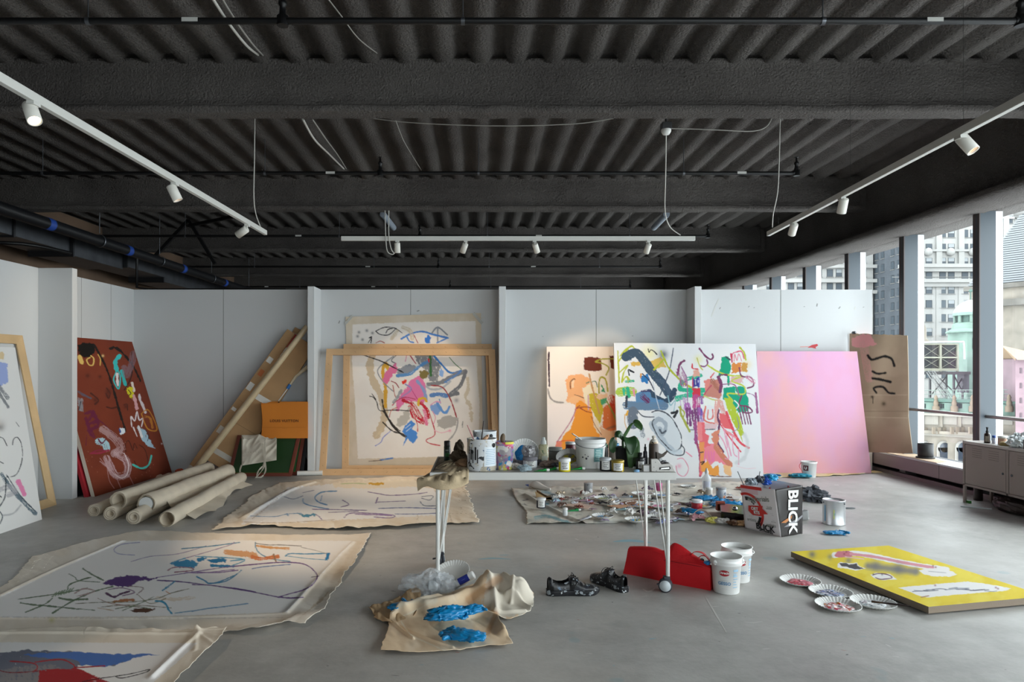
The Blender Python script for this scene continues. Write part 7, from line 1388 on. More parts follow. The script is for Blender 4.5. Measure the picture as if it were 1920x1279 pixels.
MB().prism([q(1238, 880), q(1240, 877.5), q(1254, 876), q(1255, 879)], lambda a_, b__, t_: Vector((a_, t_, b__)), y0-.006, y0-.0012).obj('lever', mat('bright_steel', 'd5d5d3', .25, metal=.7), t)
b = MB()
for px, py in ((1226, 876), (1231, 883), (1224, 884), (1229, 867)): b.lathe([(0, 0), (.0022, 0), (.0022, .0012), (0, .0012)], P(px, py, y0), (0, -1, 0), 8)
b.obj('rivet', M_INK, t)
for k, (px, py) in enumerate(((1243, 877), (1246, 880), (1234, 871))): crumple('paper_scrap', ('grey scrap behind the staple gun', 'dark scrap at the far right end of the table', 'pale scrap near the silver tin')[k], 'scrap', TP(px, py), (.025, .025, .018), mat('scrap_r%s' % 'abc'[k], ('8a8c90', '5f5a5c', 'b5b7b8')[k], .7), k*2.3, 'scraps on the table', amp=.5)
# ------------------------------------------------------------------ metal cabinet by the window
M_CAB = mat('taupe_powder_coat', '8f837d', .5); M_CABT = mat('taupe_top', 'b3aba6', .35); M_SLOT = mat('vent_slot', '6a5f5a', .6)
t = thing('metal_cabinet', 'low taupe metal locker cabinet under the windows at the right edge', 'cabinet', (5.12, 6.45, 0)); xf, y1, y0, zb, zt = 4.985, 7.05, 5.86, .175, .636
b = MB(); b.box((xf+.012, y0, zb), (5.285, y1, zt-.012)); b.obj('body', M_CAB, t, bevel=.003); b = MB(); b.box((xf, y0-.003, zt-.028), (5.287, y1+.003, zt)); b.obj('top_panel', M_CABT, t, bevel=.004)
b = MB(); b.box((xf, y1-.028, zb), (xf+.014, y1, zt-.02)); b.box((xf, y0, zb), (xf+.014, y0+.028, zt-.02)); b.box((xf, y0, zb), (xf+.014, y1, zb+.022)); b.box((xf, 6.44, zb), (xf+.014, 6.47, zt-.02)); b.obj('face_frame', M_CAB, t, bevel=.002)
for ya, yb_, hy in ((6.475, y1-.033, 6.51), (y0+.033, 6.435, 6.40)):
    d = MB().box((xf+.001, ya, zb+.027), (xf+.016, yb_, zt-.033)).obj('door', M_CAB, t, bevel=.003)
    L = yb_-ya; s = MB()
    for off in (.16, .57):
        for k in range(5): s.box((xf-.0006, ya+L*off, zb+.31+k*.021), (xf+.001, ya+L*(off+.24), zb+.314+k*.021))
    s.obj('vent', M_SLOT, d); MB().lathe([(0, 0), (.011, 0), (.011, .006), (.006, .009), (0, .009)], (xf+.001, hy, zb+.2), (-1, 0, 0), 16).obj('lock_knob', M_STEEL, d)
for x in (xf+.002, 5.26):
    for y in (y1-.024, y0): MB().box((x, y, 0), (x+.024, y+.024, zb+.01)).obj('leg', M_CAB, t, bevel=.002)
def CT(px, Y): return Vector((PX(px, Y), Y, zt))
def onc(x, y): return Vector((x, y, zt))
c = onc(5.06, 6.81); t = thing('dropper_bottle', 'brown glass pump bottle with black cap on the taupe cabinet', 'bottle', c)
MB().lathe([(0, 0), (.026, 0), (.027, .004), (.027, .085), (.02, .098), (.012, .102), (0, .102)], c, n=24).obj('body', mat('amber_glass', '2f241e', .2), t); MB().lathe([(.013, .1), (.013, .12), (.008, .124), (.008, .145), (.011, .147), (.011, .158), (0, .158)], c, n=20).obj('pump_cap', M_INK, t)
b = MB(); band(b, c, .0276, face(c)-.7, face(c)+.7, .015, .07, 0); b.obj('label', mat('tan_label', '8b8276', .6), t)
jar('paint_tube', 'white and blue upright tube beside the brown pump bottle', 'tube', onc(5.09, 6.76), .016, .08, mat('white_blue_tube', 'c9d3e6', .4), mat('blue_tube_band', '3a5fae', .4), .02)
jar('paint_jar', 'round jar of peach paint with a white lid on the cabinet', 'jar', onc(5.10, 6.66), .040, .085, mat('peach_jar', 'c9a48e', .4), M_LIDW, .018)
c = onc(5.06, 6.58); tag(MB().lathe([(0, 0), (.048, 0), (.05, .006), (.042, .03), (.03, .036), (0, .036)], c, n=28).obj('ochre_disc', mat('ochre_lid', 'a08a5a', .5)), 'ochre stained lid lying in front of the peach jar', 'lid')
for k, (x, y, r_) in enumerate(((5.09, 6.47, (.06, .05, .05)), (5.05, 6.40, (.05, .05, .04)), (5.14, 6.40, (.05, .05, .06)))): crumple('crumpled_plastic', ('crumpled clear wrap next to the ochre lid', 'crumpled clear wrap lowest beside the black mug', 'crumpled clear wrap behind the black mug')[k], 'wrap', onc(x, y), r_, mat('clear_wrap', 'c9ced0', .2, spec=.8), 4.4*k, amp=.6, freq=6)
c = onc(5.04, 6.27); t = thing('mug', 'black mug with pale marks on the cabinet at the right edge', 'mug', c); MB().lathe([(0, 0), (.036, 0), (.04, .006), (.042, .088), (.039, .088), (.036, .012), (0, .012)], c, n=32, cap=False).obj('cup', mat('black_glaze', '1a1b1e', .25), t); a = face(c); vs, fs = wrap(c, .0425, a+.2, .045, .04, 'O', .003); MB().add(vs, fs, False).obj('emblem', mat('pale_print', 'b9bcc2', .5), t)
# under the cabinet
tag(MB().lathe([(0, 0), (.04, 0), (.042, .01), (.042, .15), (.03, .165), (0, .165)], (PX(1834, 7.15), 7.15, 0), n=24).obj('dark_bottle', mat('dark_brown_bottle', '2b2220', .3)), 'dark brown bottle standing under the left end of the cabinet', 'bottle')
tag(MB().blob((5.13, 6.48, .068), (.13, .28, .075), .18, 3, 4.4, 16, flat=1).obj('leather_bag', mat('dark_brown_leather', '2e2420', .45)), 'dark brown leather bag slumped on the floor under the cabinet', 'bag')
tag(MB().box((PX(1814, 7.0), 6.98, 0), (PX(1819, 7.0), 7.02, .025)).obj('green_block', mat('green_plastic', '2f7a2f', .5)), 'tiny green block by the front leg of the cabinet', 'block')
tag(MB().obox((PX(1830, 6.75), 6.75, .006), ((.11, -.06, 0), (.01, .018, 0), (0, 0, .004))).obj('paint_stick', mat('pale_stick', 'c9cfd0', .5)), 'pale flat stick on the floor under the cabinet', 'stick')

# ------------------------------------------------------------------ yellow canvas flat on the floor, plates beside it
def p_yel(p):
    p.frame(1140, 980, 2.4615); s = lambda *a_, **k_: p.st(*a_, **{'rough': .15, **k_}); o = lambda *a_, **k_: p.po(*a_, **{'rough': .7, **k_})
    p.wash('d9bf10', .5, .02, .5, 3, sy=2); p.wash('efdf55', .45, .03, .55, 6, sy=2)
    W_ = 'ece8e4'; s([(1045,150),(1130,142),(1200,150),(1330,178),(1460,202),(1565,217)], 22, W_); o([(1045,150),(1060,133),(1110,130),(1135,142),(1125,158),(1080,162),(1050,158)], 'c9707c'); s([(1120,145),(1230,158),(1360,184),(1500,208)], 11, 'd8909a', dry=.1); s([(1095,158),(1180,168)], 4, 'e6b8bc')
    for x, y in ((1100,135),(1090,145),(1500,200),(1512,206)): p.sp((x,y), 5, '8a2a3a', .9)
    p.sp((942,147), 19, '6f6c62', .9); p.sp((1025,158), 14, '8a8668', .8); p.sp((1110,175), 16, '7f7c70', .8); s([(1200,200),(1280,210),(1350,218),(1420,226)], 26, '7c7a74', .9, soft=8, rough=.12); p.sp((1235,200), 26, '74726e', .8); p.sp((1340,215), 30, '6a6a6c', .85); p.sp((1420,226), 18, '7c7a74', .7)
    o([(1060,190),(1075,182),(1110,188),(1150,185),(1155,198),(1190,212),(1140,222),(1100,212),(1060,208)], W_); o([(1068,188),(1100,186),(1112,194),(1148,188),(1152,200),(1184,214),(1140,216),(1105,205),(1075,200)], '3c3a3c')
    o([(1435,222),(1465,210),(1520,212),(1590,226),(1610,240),(1580,250),(1500,248),(1455,238)], W_); s([(1480,225),(1560,232)], 3, '9a9a9c', .7)
    o([(1212,240),(1240,232),(1300,238),(1335,262),(1265,266),(1225,255)], W_); s([(1222,242),(1250,235),(1290,240),(1310,255),(1260,262),(1235,254)], 4, '6a3a48'); p.sp((1225,238), 4, '2a2226', .9); p.sp((1265,240), 5, '3a3236', .8)
    o([(1340,300),(1500,285),(1660,272),(1760,285),(1858,303),(1840,315),(1640,330),(1470,346),(1430,335)], 'ebe9e8', rough=.6)
    for k in range(16): x = 1400+R.random()*400; y = 300+R.random()*22; s([(x,y),(x+R.uniform(15,45),y+R.uniform(-5,5)),(x+R.uniform(30,70),y+R.uniform(-6,6))], 3.5, R.choice(['4a4f66','6f7686','8a8fa0','343848']), .8)
    for x, y in ((1790,300),(1800,305),(1510,290)): p.sp((x,y), 5, '8a2a3a', .9)
    s([(1445,345),(1480,338)], 4, 'a06a3a')
YZ = .048
canvas('painting', [PZ(1483, 1034.5, YZ), PZ(1666, 1023, YZ), PZ(1962, 1118, YZ), PZ(1741, 1138, YZ)], .038, 330, 230, 'e6cc1c', p_yel, 'yellow canvas with grey smudges lying flat on the floor at the right', 'painting', side='8f8070')
tag(MB().box((PZ(1690, 1060, 0).x-.3, 4.55, 0), (PZ(1690, 1060, 0).x+.3, 4.6, .009)).obj('wood_strip', M_PINE), 'thin wooden strip propping the yellow canvas off the floor', 'strip') 
plate('paper_plate', 'paper plate of pink-red paint nearest the left corner of the yellow canvas', PZ(1500.5, 1093, .0), .124, ('c03a4a', 'd06672', '8f2436'), 1, 'paper plates in front of the yellow canvas')
plate('paper_plate', 'paper plate of pale blue and white paint, second from the left', PZ(1557, 1113.5, .0), .124, ('b9c6d6', '3f6fa8', 'e3e6ea', '4d5a70'), 2, 'paper plates in front of the yellow canvas')
plate('paper_plate', 'paper plate of red, orange and pink paint nearest the camera', PZ(1571, 1138.5, .0), .124, ('c9546c', 'a02a24', 'd98a3a', 'f0dfe0'), 3, 'paper plates in front of the yellow canvas', thick=1.)
plate('paper_plate', 'paper plate of grey paint holding a paintbrush', PZ(1637, 1133.5, .0), .124, ('c3cccf', '3f4a50', '7f8e92', 'e6e8e8'), 4, 'paper plates in front of the yellow canvas')
t = thing('paintbrush', 'dark paintbrush lying across the grey paint plate', 'paintbrush', PZ(1640, 1130, .03)); a = PZ(1634, 1128, .022); b_ = PZ(1708, 1137, .035)
b = MB(); b.tube([a.lerp(b_, .3), a.lerp(b_, .7), b_], [.005, .006, .003], n=8); b.obj('handle', M_HB, t); MB().tube([a, a.lerp(b_, .3)], [.007, .005], n=8).obj('bristle', mat('dirty_bristle', '4a3a2c', .9), t)

# ------------------------------------------------------------------ gesso tubs
def tub(c, label, r0, r1, h, a_off, full):
    t = thing('gesso_tub', label, 'tub', c, 'white gesso tubs'); c = Vector(c)
    MB().lathe([(0, 0), (r0-.003, 0), (r0, .004), (r1-.006, h-.05), (r1+.001, h-.048), (r1+.002, h-.032), (r1-.003, h-.030), (r1-.002, h-.004), (r1+.004, h), (r1-.001, h+.001), (r1-.006, h-.004), (r0-.002, .02), (0, .02)], c, n=56, cap=False).obj('body', M_WP, t)
    a = face(c)+a_off; b = MB(); z0 = h*.60; rr = r0+(r1-r0)*.6+.0012
    vs = []; n = 32
    for i in range(n): q = 2*math.pi*i/n; aa = a+math.cos(q)*.032/rr; vs.append(c+Vector((math.cos(aa)*rr, math.sin(aa)*rr, z0+math.sin(q)*.018)))
    cc = c+Vector((math.cos(a)*(rr+.001), math.sin(a)*(rr+.001), z0)); b.add(vs+[cc], [(i, (i+1) % n, n) for i in range(n)], True, 0); b.obj('red_oval', mat('red_oval', 'a8232c', .45), t)
    for st, sz, z, m, off in (('Utrecht', .020, z0+.002, M_WLBL, .0006), ('--- ----- ---', .0085, h*.40, mat('navy_print', '3f5f80', .5), 0), ('GESSO', .026, h*.31, mat('blue_letter', '4f86b0', .5), .0006), ('------------ -----', .006, h*.17, mat('navy_print', '3f5f80', .5), 0)):
        rr2 = r0+(r1-r0)*(z/h)+.0028; vs, fs = wrap(c, rr2, a, z, sz, st, off); MB().add(vs, fs, False).obj('lettering', m, t)
    b = MB()
    for k in range(7):
        z = h*(.2+.075*k); rr2 = r0+(r1-r0)*(z/h)+.001; band(b, c, rr2, a+.62, a+1.0-.07*(k % 3), z, z+(.012 if k in (6, 4) else .005), 0, 6)
    b.obj('side_print', mat('pale_blue_print', '9fc3dc', .5), t)
    if full: MB().lathe([(r1-.01, h-.030), (r1*.5, h-.026), (0, h-.024)], c, n=40, cap=False, jit=lambda t_, z: .0).obj('gesso', mat('wet_gesso', 'e4e4e0', .3), t)
    else: MB().lathe([(r1-.014, h-.07), (r1*.4, h-.078), (0, h-.075)], c, n=40, cap=False).obj('gesso', mat('wet_gesso', 'e4e4e0', .3), t)
    b = MB(); aa = a+.55+math.pi*.0
    for s_ in (0, 1): b.blob(c+Vector((math.cos(a+1.2*s_*2-.6)*(r1+.003), math.sin(a+1.2*s_*2-.6)*(r1+.003), h-.03)), (.010, .010, .014), .2, 4, s_, 8)
    pts = [c+Vector((math.cos(q)*(r1+.012), math.sin(q)*(r1+.012), h-.03-.03*math.sin((q-(a-.6))/3.1*math.pi if 0 else 0)))for q in np.linspace(a-.6, a+1.8, 16)]; b.tube(pts, .0022, n=6); b.obj('handle', M_WP, t)
    return t
Yg = 4.235; tub((PX(1361.5, Yg), Yg, 0), 'white gesso tub with red oval logo, the front one beside the red bag', .077, .094, .222, -.12, False)
Yg = 4.46; tub((PX(1381, Yg), Yg, 0), 'white gesso tub full to the rim, the one behind', .080, .096, .222, .35, True)

# ------------------------------------------------------------------ red bag lying under the table
t = thing('red_bag', 'red woven shopping bag lying on its side behind the right table leg', 'bag', (1.2, 4.5, 0)); A = PZ(1168, 1075.5); Bp = PZ(1331, 1108); dvec = Vector((Bp.y-A.y, A.x-Bp.x, 0)).normalized()*-1
dvec = Vector((-(Bp.y-A.y), Bp.x-A.x, 0)).normalized(); M_RED = mat('red_nonwoven', 'c8141f', .6, bump=.15, bscale=250, var=.08, vscale=3)
def RB(px, py, d=0.):
    # point of the front panel seen at px, py, pushed back by d
    k = (px-VX)/FPX; u = Bp-A; s_ = (k*A.y-A.x)/(u.x-k*u.y); q = A+u*s_; return Vector((q.x, q.y, HC-(py-VY)/FPX*q.y))+dvec*d
top = [(1178,1029),(1200,1030.5),(1222,1033),(1238,1038),(1252,1046),(1275,1052),(1300,1056),(1318,1061),(1331,1066)]; bot = [(1168,1075.5),(1190,1080),(1210,1084),(1235,1089),(1258,1094),(1280,1098),(1300,1102),(1318,1106),(1331,1108)]
tc = cr([(a_, c_, 0) for a_, c_ in top], 4); bc = cr([(a_, c_, 0) for a_, c_ in bot], 4); n = len(tc)-1
def FR(u, v, d=0.): i = min(int(round(u*n)), n); p = bc[i].lerp(tc[i], v); return RB(p.x, p.y, d-.010*math.sin(math.pi*u)*math.sin(math.pi*v)+.004*math.sin(9*u+4*v))
b = MB(); b.grid(FR, n, 10)
back = [(1178,1029),(1200,1028),(1222,1030),(1238,1036),(1247,1030),(1256,1022),(1264,1023),(1276,1030),(1292,1042),(1312,1054),(1331,1066)]; bk = cr([(a_, c_, 0) for a_, c_ in back], 4); nb = len(bk)-1
def TOPF(u, v):
    p = bk[min(int(round(u*nb)), nb)]; f_ = FR(u, 1.); k = tc[min(int(round(u*n)), n)]; f_ = RB(p.x, k.y if 0 else np.interp(p.x, [q.x for q in tc], [q.y for q in tc])); g = RB(p.x, p.y, 0)+dvec*.06; return f_.lerp(g, v)+Vector((0, 0, .010*math.sin(v*math.pi)))
b.grid(TOPF, nb, 5)
BK = lambda u, v: (lambda p, g: Vector((g.x, g.y, g.z*v)))(bk[min(int(round(u*nb)), nb)], RB(bk[min(int(round(u*nb)), nb)].x, bk[min(int(round(u*nb)), nb)].y, 0)+dvec*.06)
b.grid(BK, nb, 6)
for u0 in (0, 1): b.grid(lambda u, v: FR(u0, v).lerp(FR(u0, v)+dvec*.10, u), 5, 8)
b.grid(lambda u, v: (lambda p: Vector((p.x, p.y, max(.002, p.z))))(FR(u, .04).lerp(FR(u, .5)+dvec*.10, v)), n, 3)
o = b.obj('bag', M_RED, t)
for q in ([(1290,1046),(1297,1038),(1312,1040),(1322,1050),(1328,1058)], [(1302,1054),(1308,1046),(1318,1046),(1326,1054)]):
    pts = cr([RB(a_, c_, .05) for a_, c_ in q], 5); h = MB()
    for k in range(len(pts)-1): h.beam(pts[k], pts[k+1]+(pts[k+1]-pts[k])*.2, .022, .003)
    h.obj('handle', M_RED, t)
b = MB(); b.beam(RB(1245, 1050, -.006), RB(1318, 1063, -.006), .002, .003); b.obj('seam', mat('red_seam', '7d0c16', .6), t)
crumple('blue_wrapper', 'blue and white wrapper poking out of the red bag', 'wrapper', RB(1323, 1061, .03)-Vector((0, 0, .002)), (.016, .02, .012), mat('blue_wrapper', '2f8fd0', .4), 3.)
tag(MB().box((RB(1312, 1058, .04).x-.012, RB(1312, 1058, .04).y, .11), (RB(1312, 1058, .04).x+.014, RB(1312, 1058, .04).y+.03, RB(1312, 1052, .04).z)).obj('black_box', M_INK), 'small black object inside the mouth of the red bag', 'box')

# ------------------------------------------------------------------ shoes
M_SHOE = splat('painted_black_leather', '141416', [('2e3036', .52, 22), ('9aa0a6', .64, 34), ('5a7086', .67, 26), ('dfe2e4', .69, 70)], .35); M_SOLE = splat('black_rubber_sole', '1c1c20', [('9aa2a8', .6, 26), ('d3d8da', .64, 50)], .5); M_LIN = mat('shoe_lining', '0c0e12', .9)
def shoe(label, heel, toe, mir=1):
    heel = Vector(heel); toe = Vector(toe); t = thing('shoe', label, 'shoe', (heel+toe)/2, 'paint spattered black shoes'); d = (toe-heel).normalized(); L = (toe-heel).length; s_ = Vector((d.y, -d.x, 0))*mir; up = Vector((0, 0, 1))
    hw = lambda q: L*float(np.interp(q, [0, .03, .1, .25, .42, .6, .75, .88, .96, 1], [.04, .085, .115, .12, .118, .155, .168, .145, .085, .02])); cx_ = lambda q: L*float(np.interp(q, [0, .3, .6, .85, 1], [0, .0, .01, .018, .01]))
    top = lambda q: L*float(np.interp(q, [0, .04, .1, .2, .3, .38, .44, .52, .6, .7, .85, .95, 1], [.30, .335, .31, .265, .26, .29, .335, .32, .26, .20, .175, .14, .09]))
    def F(u, v):
        q = v*.985+.005; w = hw(q); h = top(q); a = math.pi*u; z = math.sin(a)**(.55 if q < .5 else .7); x = math.cos(a); x = math.copysign(abs(x)**.75, x); base = .028
        rim = .085 < q < .43
        if rim:
            k = min(1, min(q-.085, .43-q)/.03)
            if .26 < u < .74: z2 = h*(1-.62*k); return heel+d*(q*L)+s_*(cx_(q)+w*.62*x)+up*(base+(z2-base)*1.0)
            x *= (1-.28*math.sin(a)); 
        return heel+d*(q*L)+s_*(cx_(q)+w*x)+up*(base+(h-base)*z+.0015*math.sin(q*70)*(q > .55 and q < .75)*math.sin(a))
    b = MB(); b.grid(F, 36, 60); b.obj('upper', M_SHOE, t)
    b = MB(); n = 48; vs = []
    for z, g in ((0, 1.0), (.006, 1.05), (.022, 1.04), (.027, 1.06), (.031, 1.04), (.034, .9)):
        for i in range(n):
            q = i/n*2; side = 1 if q < 1 else -1; q = q if q < 1 else 2-q; q2 = .5-.5*math.cos(math.pi*q); vs.append(heel+d*((q2*1.03-.015)*L)+s_*(cx_(q2)+side*(hw(q2)*g+.004))+up*(z+(.018*max(0, (q2-.8)/.2)**2 if z < .01 else 0)))
    b.add(vs, [(k*n+i, k*n+(i+1) % n, (k+1)*n+(i+1) % n, (k+1)*n+i) for k in range(5) for i in range(n)]+[list(range(n))[::-1], list(range(5*n, 6*n))], True); b.obj('sole', M_SOLE, t)
    b = MB(); b.grid(lambda u, v: heel+d*((.11+.30*v)*L)+s_*(cx_(.2)+(u-.5)*1.25*hw(.1+.3*v))+up*(.055), 6, 10); b.obj('insole', M_LIN, t)
    b = MB(); tg = lambda u, v: heel+d*((.41+.13*v)*L)+s_*(cx_(.5)+(u-.5)*L*.17)+up*(top(.44)*1.04-.03*v+.004*math.cos(6*(u-.5))); b.grid(tg, 6, 8); b.obj('tongue', M_SHOE, t)
    for k in range(4):
        q = .455+.042*k; z = top(q)+.005; w = hw(q)*.42; pts = [heel+d*(q*L)+s_*(cx_(q)-w)+up*(z-.012), heel+d*((q+.01)*L)+s_*cx_(q)+up*(z+.004), heel+d*((q+.005)*L)+s_*(cx_(q)+w)+up*(z-.012)]; MB().tube(cr(pts, 5), .0022, n=6).obj('lace', M_LIN, t)
    for sg in (-1, 1): pts = [heel+d*(.47*L)+s_*cx_(.5)+up*(top(.47)+.006), heel+d*(.50*L)+s_*(.03*sg)+up*(top(.45)+.012), heel+d*(.56*L)+s_*(.045*sg)+up*(top(.55)-.005), heel+d*(.5*L)+s_*(.05*sg)+up*(top(.5)*.6)]; MB().tube(cr(pts, 6), .0018, n=6).obj('lace', M_LIN, t)
shoe('black paint spattered shoe pointing right, the left one of the pair', PZ(1026, 1115), PZ(1121, 1109)+Vector((0, -.02, 0)))
shoe('black paint spattered shoe turned away, the one nearest the red bag', PZ(1173, 1111), PZ(1113, 1085), -1)

# ------------------------------------------------------------------ plastic sheet, tube and gloves on the cloth heap
b = MB()
for k, (px, py, r_, sd) in enumerate(((806, 1112, (.12, .07, .065), 1.), (777, 1108, (.07, .06, .045), 5.), (826, 1112, (.08, .06, .06), 9.))):
    q = PZ(px, py, 0); b.blob((q.x, q.y, r_[2]*.8), r_, .5, 6, sd, 14)
b.v = [(x, y, max(z, .003)) for x, y, z in b.v]
tag(b.obj('plastic_bag', mat('thin_clear_plastic', 'dfe3e6', .15, alpha=.25, spec=.9)), 'crumpled clear plastic bag round the foot of the left table leg', 'bag')
plate('paper_plate', 'clean fluted paper plate behind the white paint tube', PZ(848, 1092, .0)+Vector((0, .03, .05)), .115, None, 2, 'loose plates in the foreground', tilt=(-.15, -.35, 1))
t = thing('paint_tube', 'large white paint tube with a blue label lying on the cloth heap', 'paint tube', PZ(860, 1092, .06)); a = P(842, 1103, 4.30); b_ = P(888, 1078, 4.27); d = (b_-a).normalized()
MB().lathe([(0, 0), (.022, 0), (.024, .004), (.026, .11), (.026, (b_-a).length), (0, (b_-a).length)], a, d, 28).obj('body', M_WP, t); L = (b_-a).length
lb = MB(); u = Vector((d.z, 0, -d.x)).normalized(); w = Vector((0, -1, 0)); f0 = lambda th: (w*math.cos(th)+(-u)*math.sin(th)); n = 10
vs = [a+d*x+f0(th)*.0268 for x in (L*.42, L*.82) for th in np.linspace(-.5, 1.5, n+1)]; lb.add(vs, [(i, i+1, n+2+i, n+1+i) for i in range(n)], True); lb.obj('label', mat('royal_blue_label', '2f3fa8', .45), t)
lb = MB(); vs = [a+d*x+f0(th)*.0265 for x in (L*.03, L*.22) for th in np.linspace(-.9, 1.5, n+1)]; lb.add(vs, [(i, i+1, n+2+i, n+1+i) for i in range(n)], True); lb.obj('end_label', mat('pinkish_label', 'b58f92', .5), t)
plane_text(t, '-----', .016, a+d*L*.62+f0(.45)*.0285, d, f0(.45).cross(d)*-1 if f0(.45).cross(d).z < 0 else f0(.45).cross(d), mat('pale_lettering', 'aab4e6', .5))
crumple('dusty_lump', 'dull brown wad just left of the white paint tube', 'wad', P(836, 1110, 4.33)-Vector((0, 0, .03)), (.03, .03, .022), mat('brown_wad', '9b8266', .8), 5)
tag(MB().blob(PZ(822, 1072, .008), .010, .2, 4, 2, 10).obj('olive_cap', mat('olive_green', '3f5a26', .5)), 'small olive green cap behind the left table leg', 'cap')
glove('blue glove bunched on the upper slope of the cloth heap, the longer one', PZ(838, 1158, .055), .35, 1.15, 3., spread=.6, flat=.9)
glove('blue glove at the top end of the longer bunched glove', PZ(884, 1148, .062), .45, .8, 6., spread=.5, flat=.8)
glove('blue glove lying open nearest the camera on the cloth', PZ(868, 1197, .03), 2.75, 1.15, 1., spread=.9)
glove('blue glove half hidden at the left edge of the cloth heap', PZ(755, 1140, .03), .6, .85, 8.)

# ------------------------------------------------------------------ art shop bag, tin, tub, cloths in the middle distance
t = thing('shopping_bag', 'white and black printed plastic carrier bag standing open on the floor', 'bag', (2.5, 5.8, 0)); M_BW = mat('white_plastic_film', 'efeaec', .4); M_BB = mat('black_plastic_film', '2e2a29', .3); M_PR = mat('red_print', 'd8352f', .5)
A0, B0, C0 = PZ(1397, 990), PZ(1465, 1007.5), PZ(1504.5, 1001); D0 = A0+C0-B0; A1, B1, C1 = P(1389, 909, A0.y+.02), P(1453, 918, B0.y+.04), P(1505, 910, C0.y); D1 = P(1430, 896, D0.y-.04)
def panel(p0, q0, p1, q1, bul, sd):
    n = (q0-p0).cross(Vector((0, 0, 1))).normalized()
    def F(u, v):
        p = p0.lerp(q0, u).lerp(p1.lerp(q1, u), v); return p+n*(bul*math.sin(math.pi*u)*math.sin(math.pi*min(1, v*1.05))+.003*mnoise.noise(Vector((u*3, v*3, sd))))
    return F, n
F1, n1 = panel(A0, B0, A1, B1, .002, 1.); F2, n2 = panel(B0, C0, B1, C1, -.002, 2.); F3, n3 = panel(C0, D0, C1, D1, 0, 3.); F4, n4 = panel(D0, A0, D1, A1, 0, 4.)
b = MB(); b.grid(F1, 20, 24, 0); b.grid(F2, 16, 24, 1); b.grid(F3, 12, 14, 0); b.grid(F4, 12, 14, 0); b.add([A0, B0, C0, D0], [(0, 1, 2, 3)], False, 0); bag = b.obj('bag', [M_BW, M_BB], t); so = bag.modifiers.new('t', 'SOLIDIFY'); so.thickness = .0015; so.offset = 0
def on(F, n, sg, pts, m, name, d=.006):
    b = MB(); vs = [F(u, v)+n*sg*d for u, v in pts]; b.add(vs, [list(range(len(vs)))], False); return b.obj(name, m, t)
def bagtext(F, n, sg, st, size, u, v, ang, m, off=0., L1=None, align='CENTER', sp=1.):
    vs, fs = textgeo(st, size, off, align, sp); W_ = (F(1, .5)-F(0, .5)).length; H_ = (F(.5, 1)-F(.5, 0)).length; ca, sa = math.cos(ang), math.sin(ang)
    pts = [F(u+(x.x*ca-x.y*sa)/W_, v+(x.x*sa+x.y*ca)/H_)+n*sg*.008 for x in vs]; return MB().add(pts, fs, False).obj('lettering', m, t)
s1 = 1 if n1.y < 0 else -1; s2 = 1 if n2.y < 0 else -1
MG = mat('grey_print', '55504f', .5)
def redband(F, n, sg, u0, u1, v0, v1, m, d=.006, k=10):
    b = MB(); b.grid(lambda a_, c_: F(u0+(u1-u0)*a_, v0+(v1-v0)*c_)+n*sg*d, k, 3); return b.obj('print_band', m, t)
redband(F1, n1, s1, .0, .62, .93, 1.0, M_PR); redband(F1, n1, s1, 0, .5, .82, .93, mat('pale_pink_print', 'e6c6cc', .5), .0045)
bagtext(F1, n1, s1, 'materials', .062, .50, .735, .10, MG, .0006); bagtext(F1, n1, s1, 'family', .022, .80, .60, .06, MG); bagtext(F1, n1, s1, 'owned', .022, .78, .565, .06, MG)
bagtext(F1, n1, s1, 'artists', .038, .24, .235, .03, MG, .0004); bagtext(F1, n1, s1, 'artists', .036, .78, .205, .05, MG, .0004); bagtext(F1, n1, s1, 'BLICK', .068, .60, .12, .0, M_INK, .0022); bagtext(F1, n1, s1, 'art materials', .026, .62, .045, -.01, M_INK, .0008)
for k, (st, u, v) in enumerate((('-- --', .84, .47), ('----', .86, .435), ('-----', .85, .33), ('service', .86, .295), ('--- -----', .24, .33), ('-- ----', .22, .30), ('---- --', .80, .25))): bagtext(F1, n1, s1, st, .017, u, v, .04, MG)
def arc(cu, cv, r0, r1, a0, a1, m, d, name='print_arc'):
    W_ = (F1(1, .5)-F1(0, .5)).length; H_ = (F1(.5, 1)-F1(.5, 0)).length; b = MB()
    b.grid(lambda a_, c_: F1(cu+(r0+(r1-r0)*c_)*math.cos(a0+(a1-a0)*a_)/W_, cv+(r0+(r1-r0)*c_)*math.sin(a0+(a1-a0)*a_)/H_)+n1*s1*d, 30, 1); b.obj(name, m, t)
arc(.16, .42, .138, .160, -.75, 2.0, M_PR, .005); arc(.16, .42, .092, .125, .75, 1.75, M_INK, .005); arc(.22, .36, .085, .125, -.75, -.1, M_INK, .005)
on(F1, n1, s1, [(.20, .55), (.62, .60), (.60, .54), (.74, .44), (.62, .42), (.58, .37), (.30, .35), (.18, .43)], M_PR, 'red_banner', .010)
bagtext(F1, n1, s1*1.6, 'ORT', .036, .38, .505, .05, M_WLBL, .002); bagtext(F1, n1, s1*1.6, 'RTS', .036, .43, .425, .05, M_WLBL, .002); bagtext(F1, n1, s1*1.3, 'OW TO', .022, .30, .655, -.25, M_WLBL, .0006)
bagtext(F2, n2, s2, 'BLICK', .135, .56, .50, -math.pi/2-.08, M_WLBL, .0042, sp=.98)
on(F2, n2, s2, [(.05, .30), (.35, .37), (.55, .42), (.52, .36), (.25, .28)], mat('orange_print_b', 'b8743a', .5), 'print_and_reflex'); on(F2, n2, s2, [(.15, .20), (.45, .28), (.75, .33), (.98, .40), (.98, .36), (.75, .27), (.4, .20)], mat('grey_reflex', '8d8d92', .4), 'print_and_reflex')  # grey band paints a reflection onto the black film; the orange is print
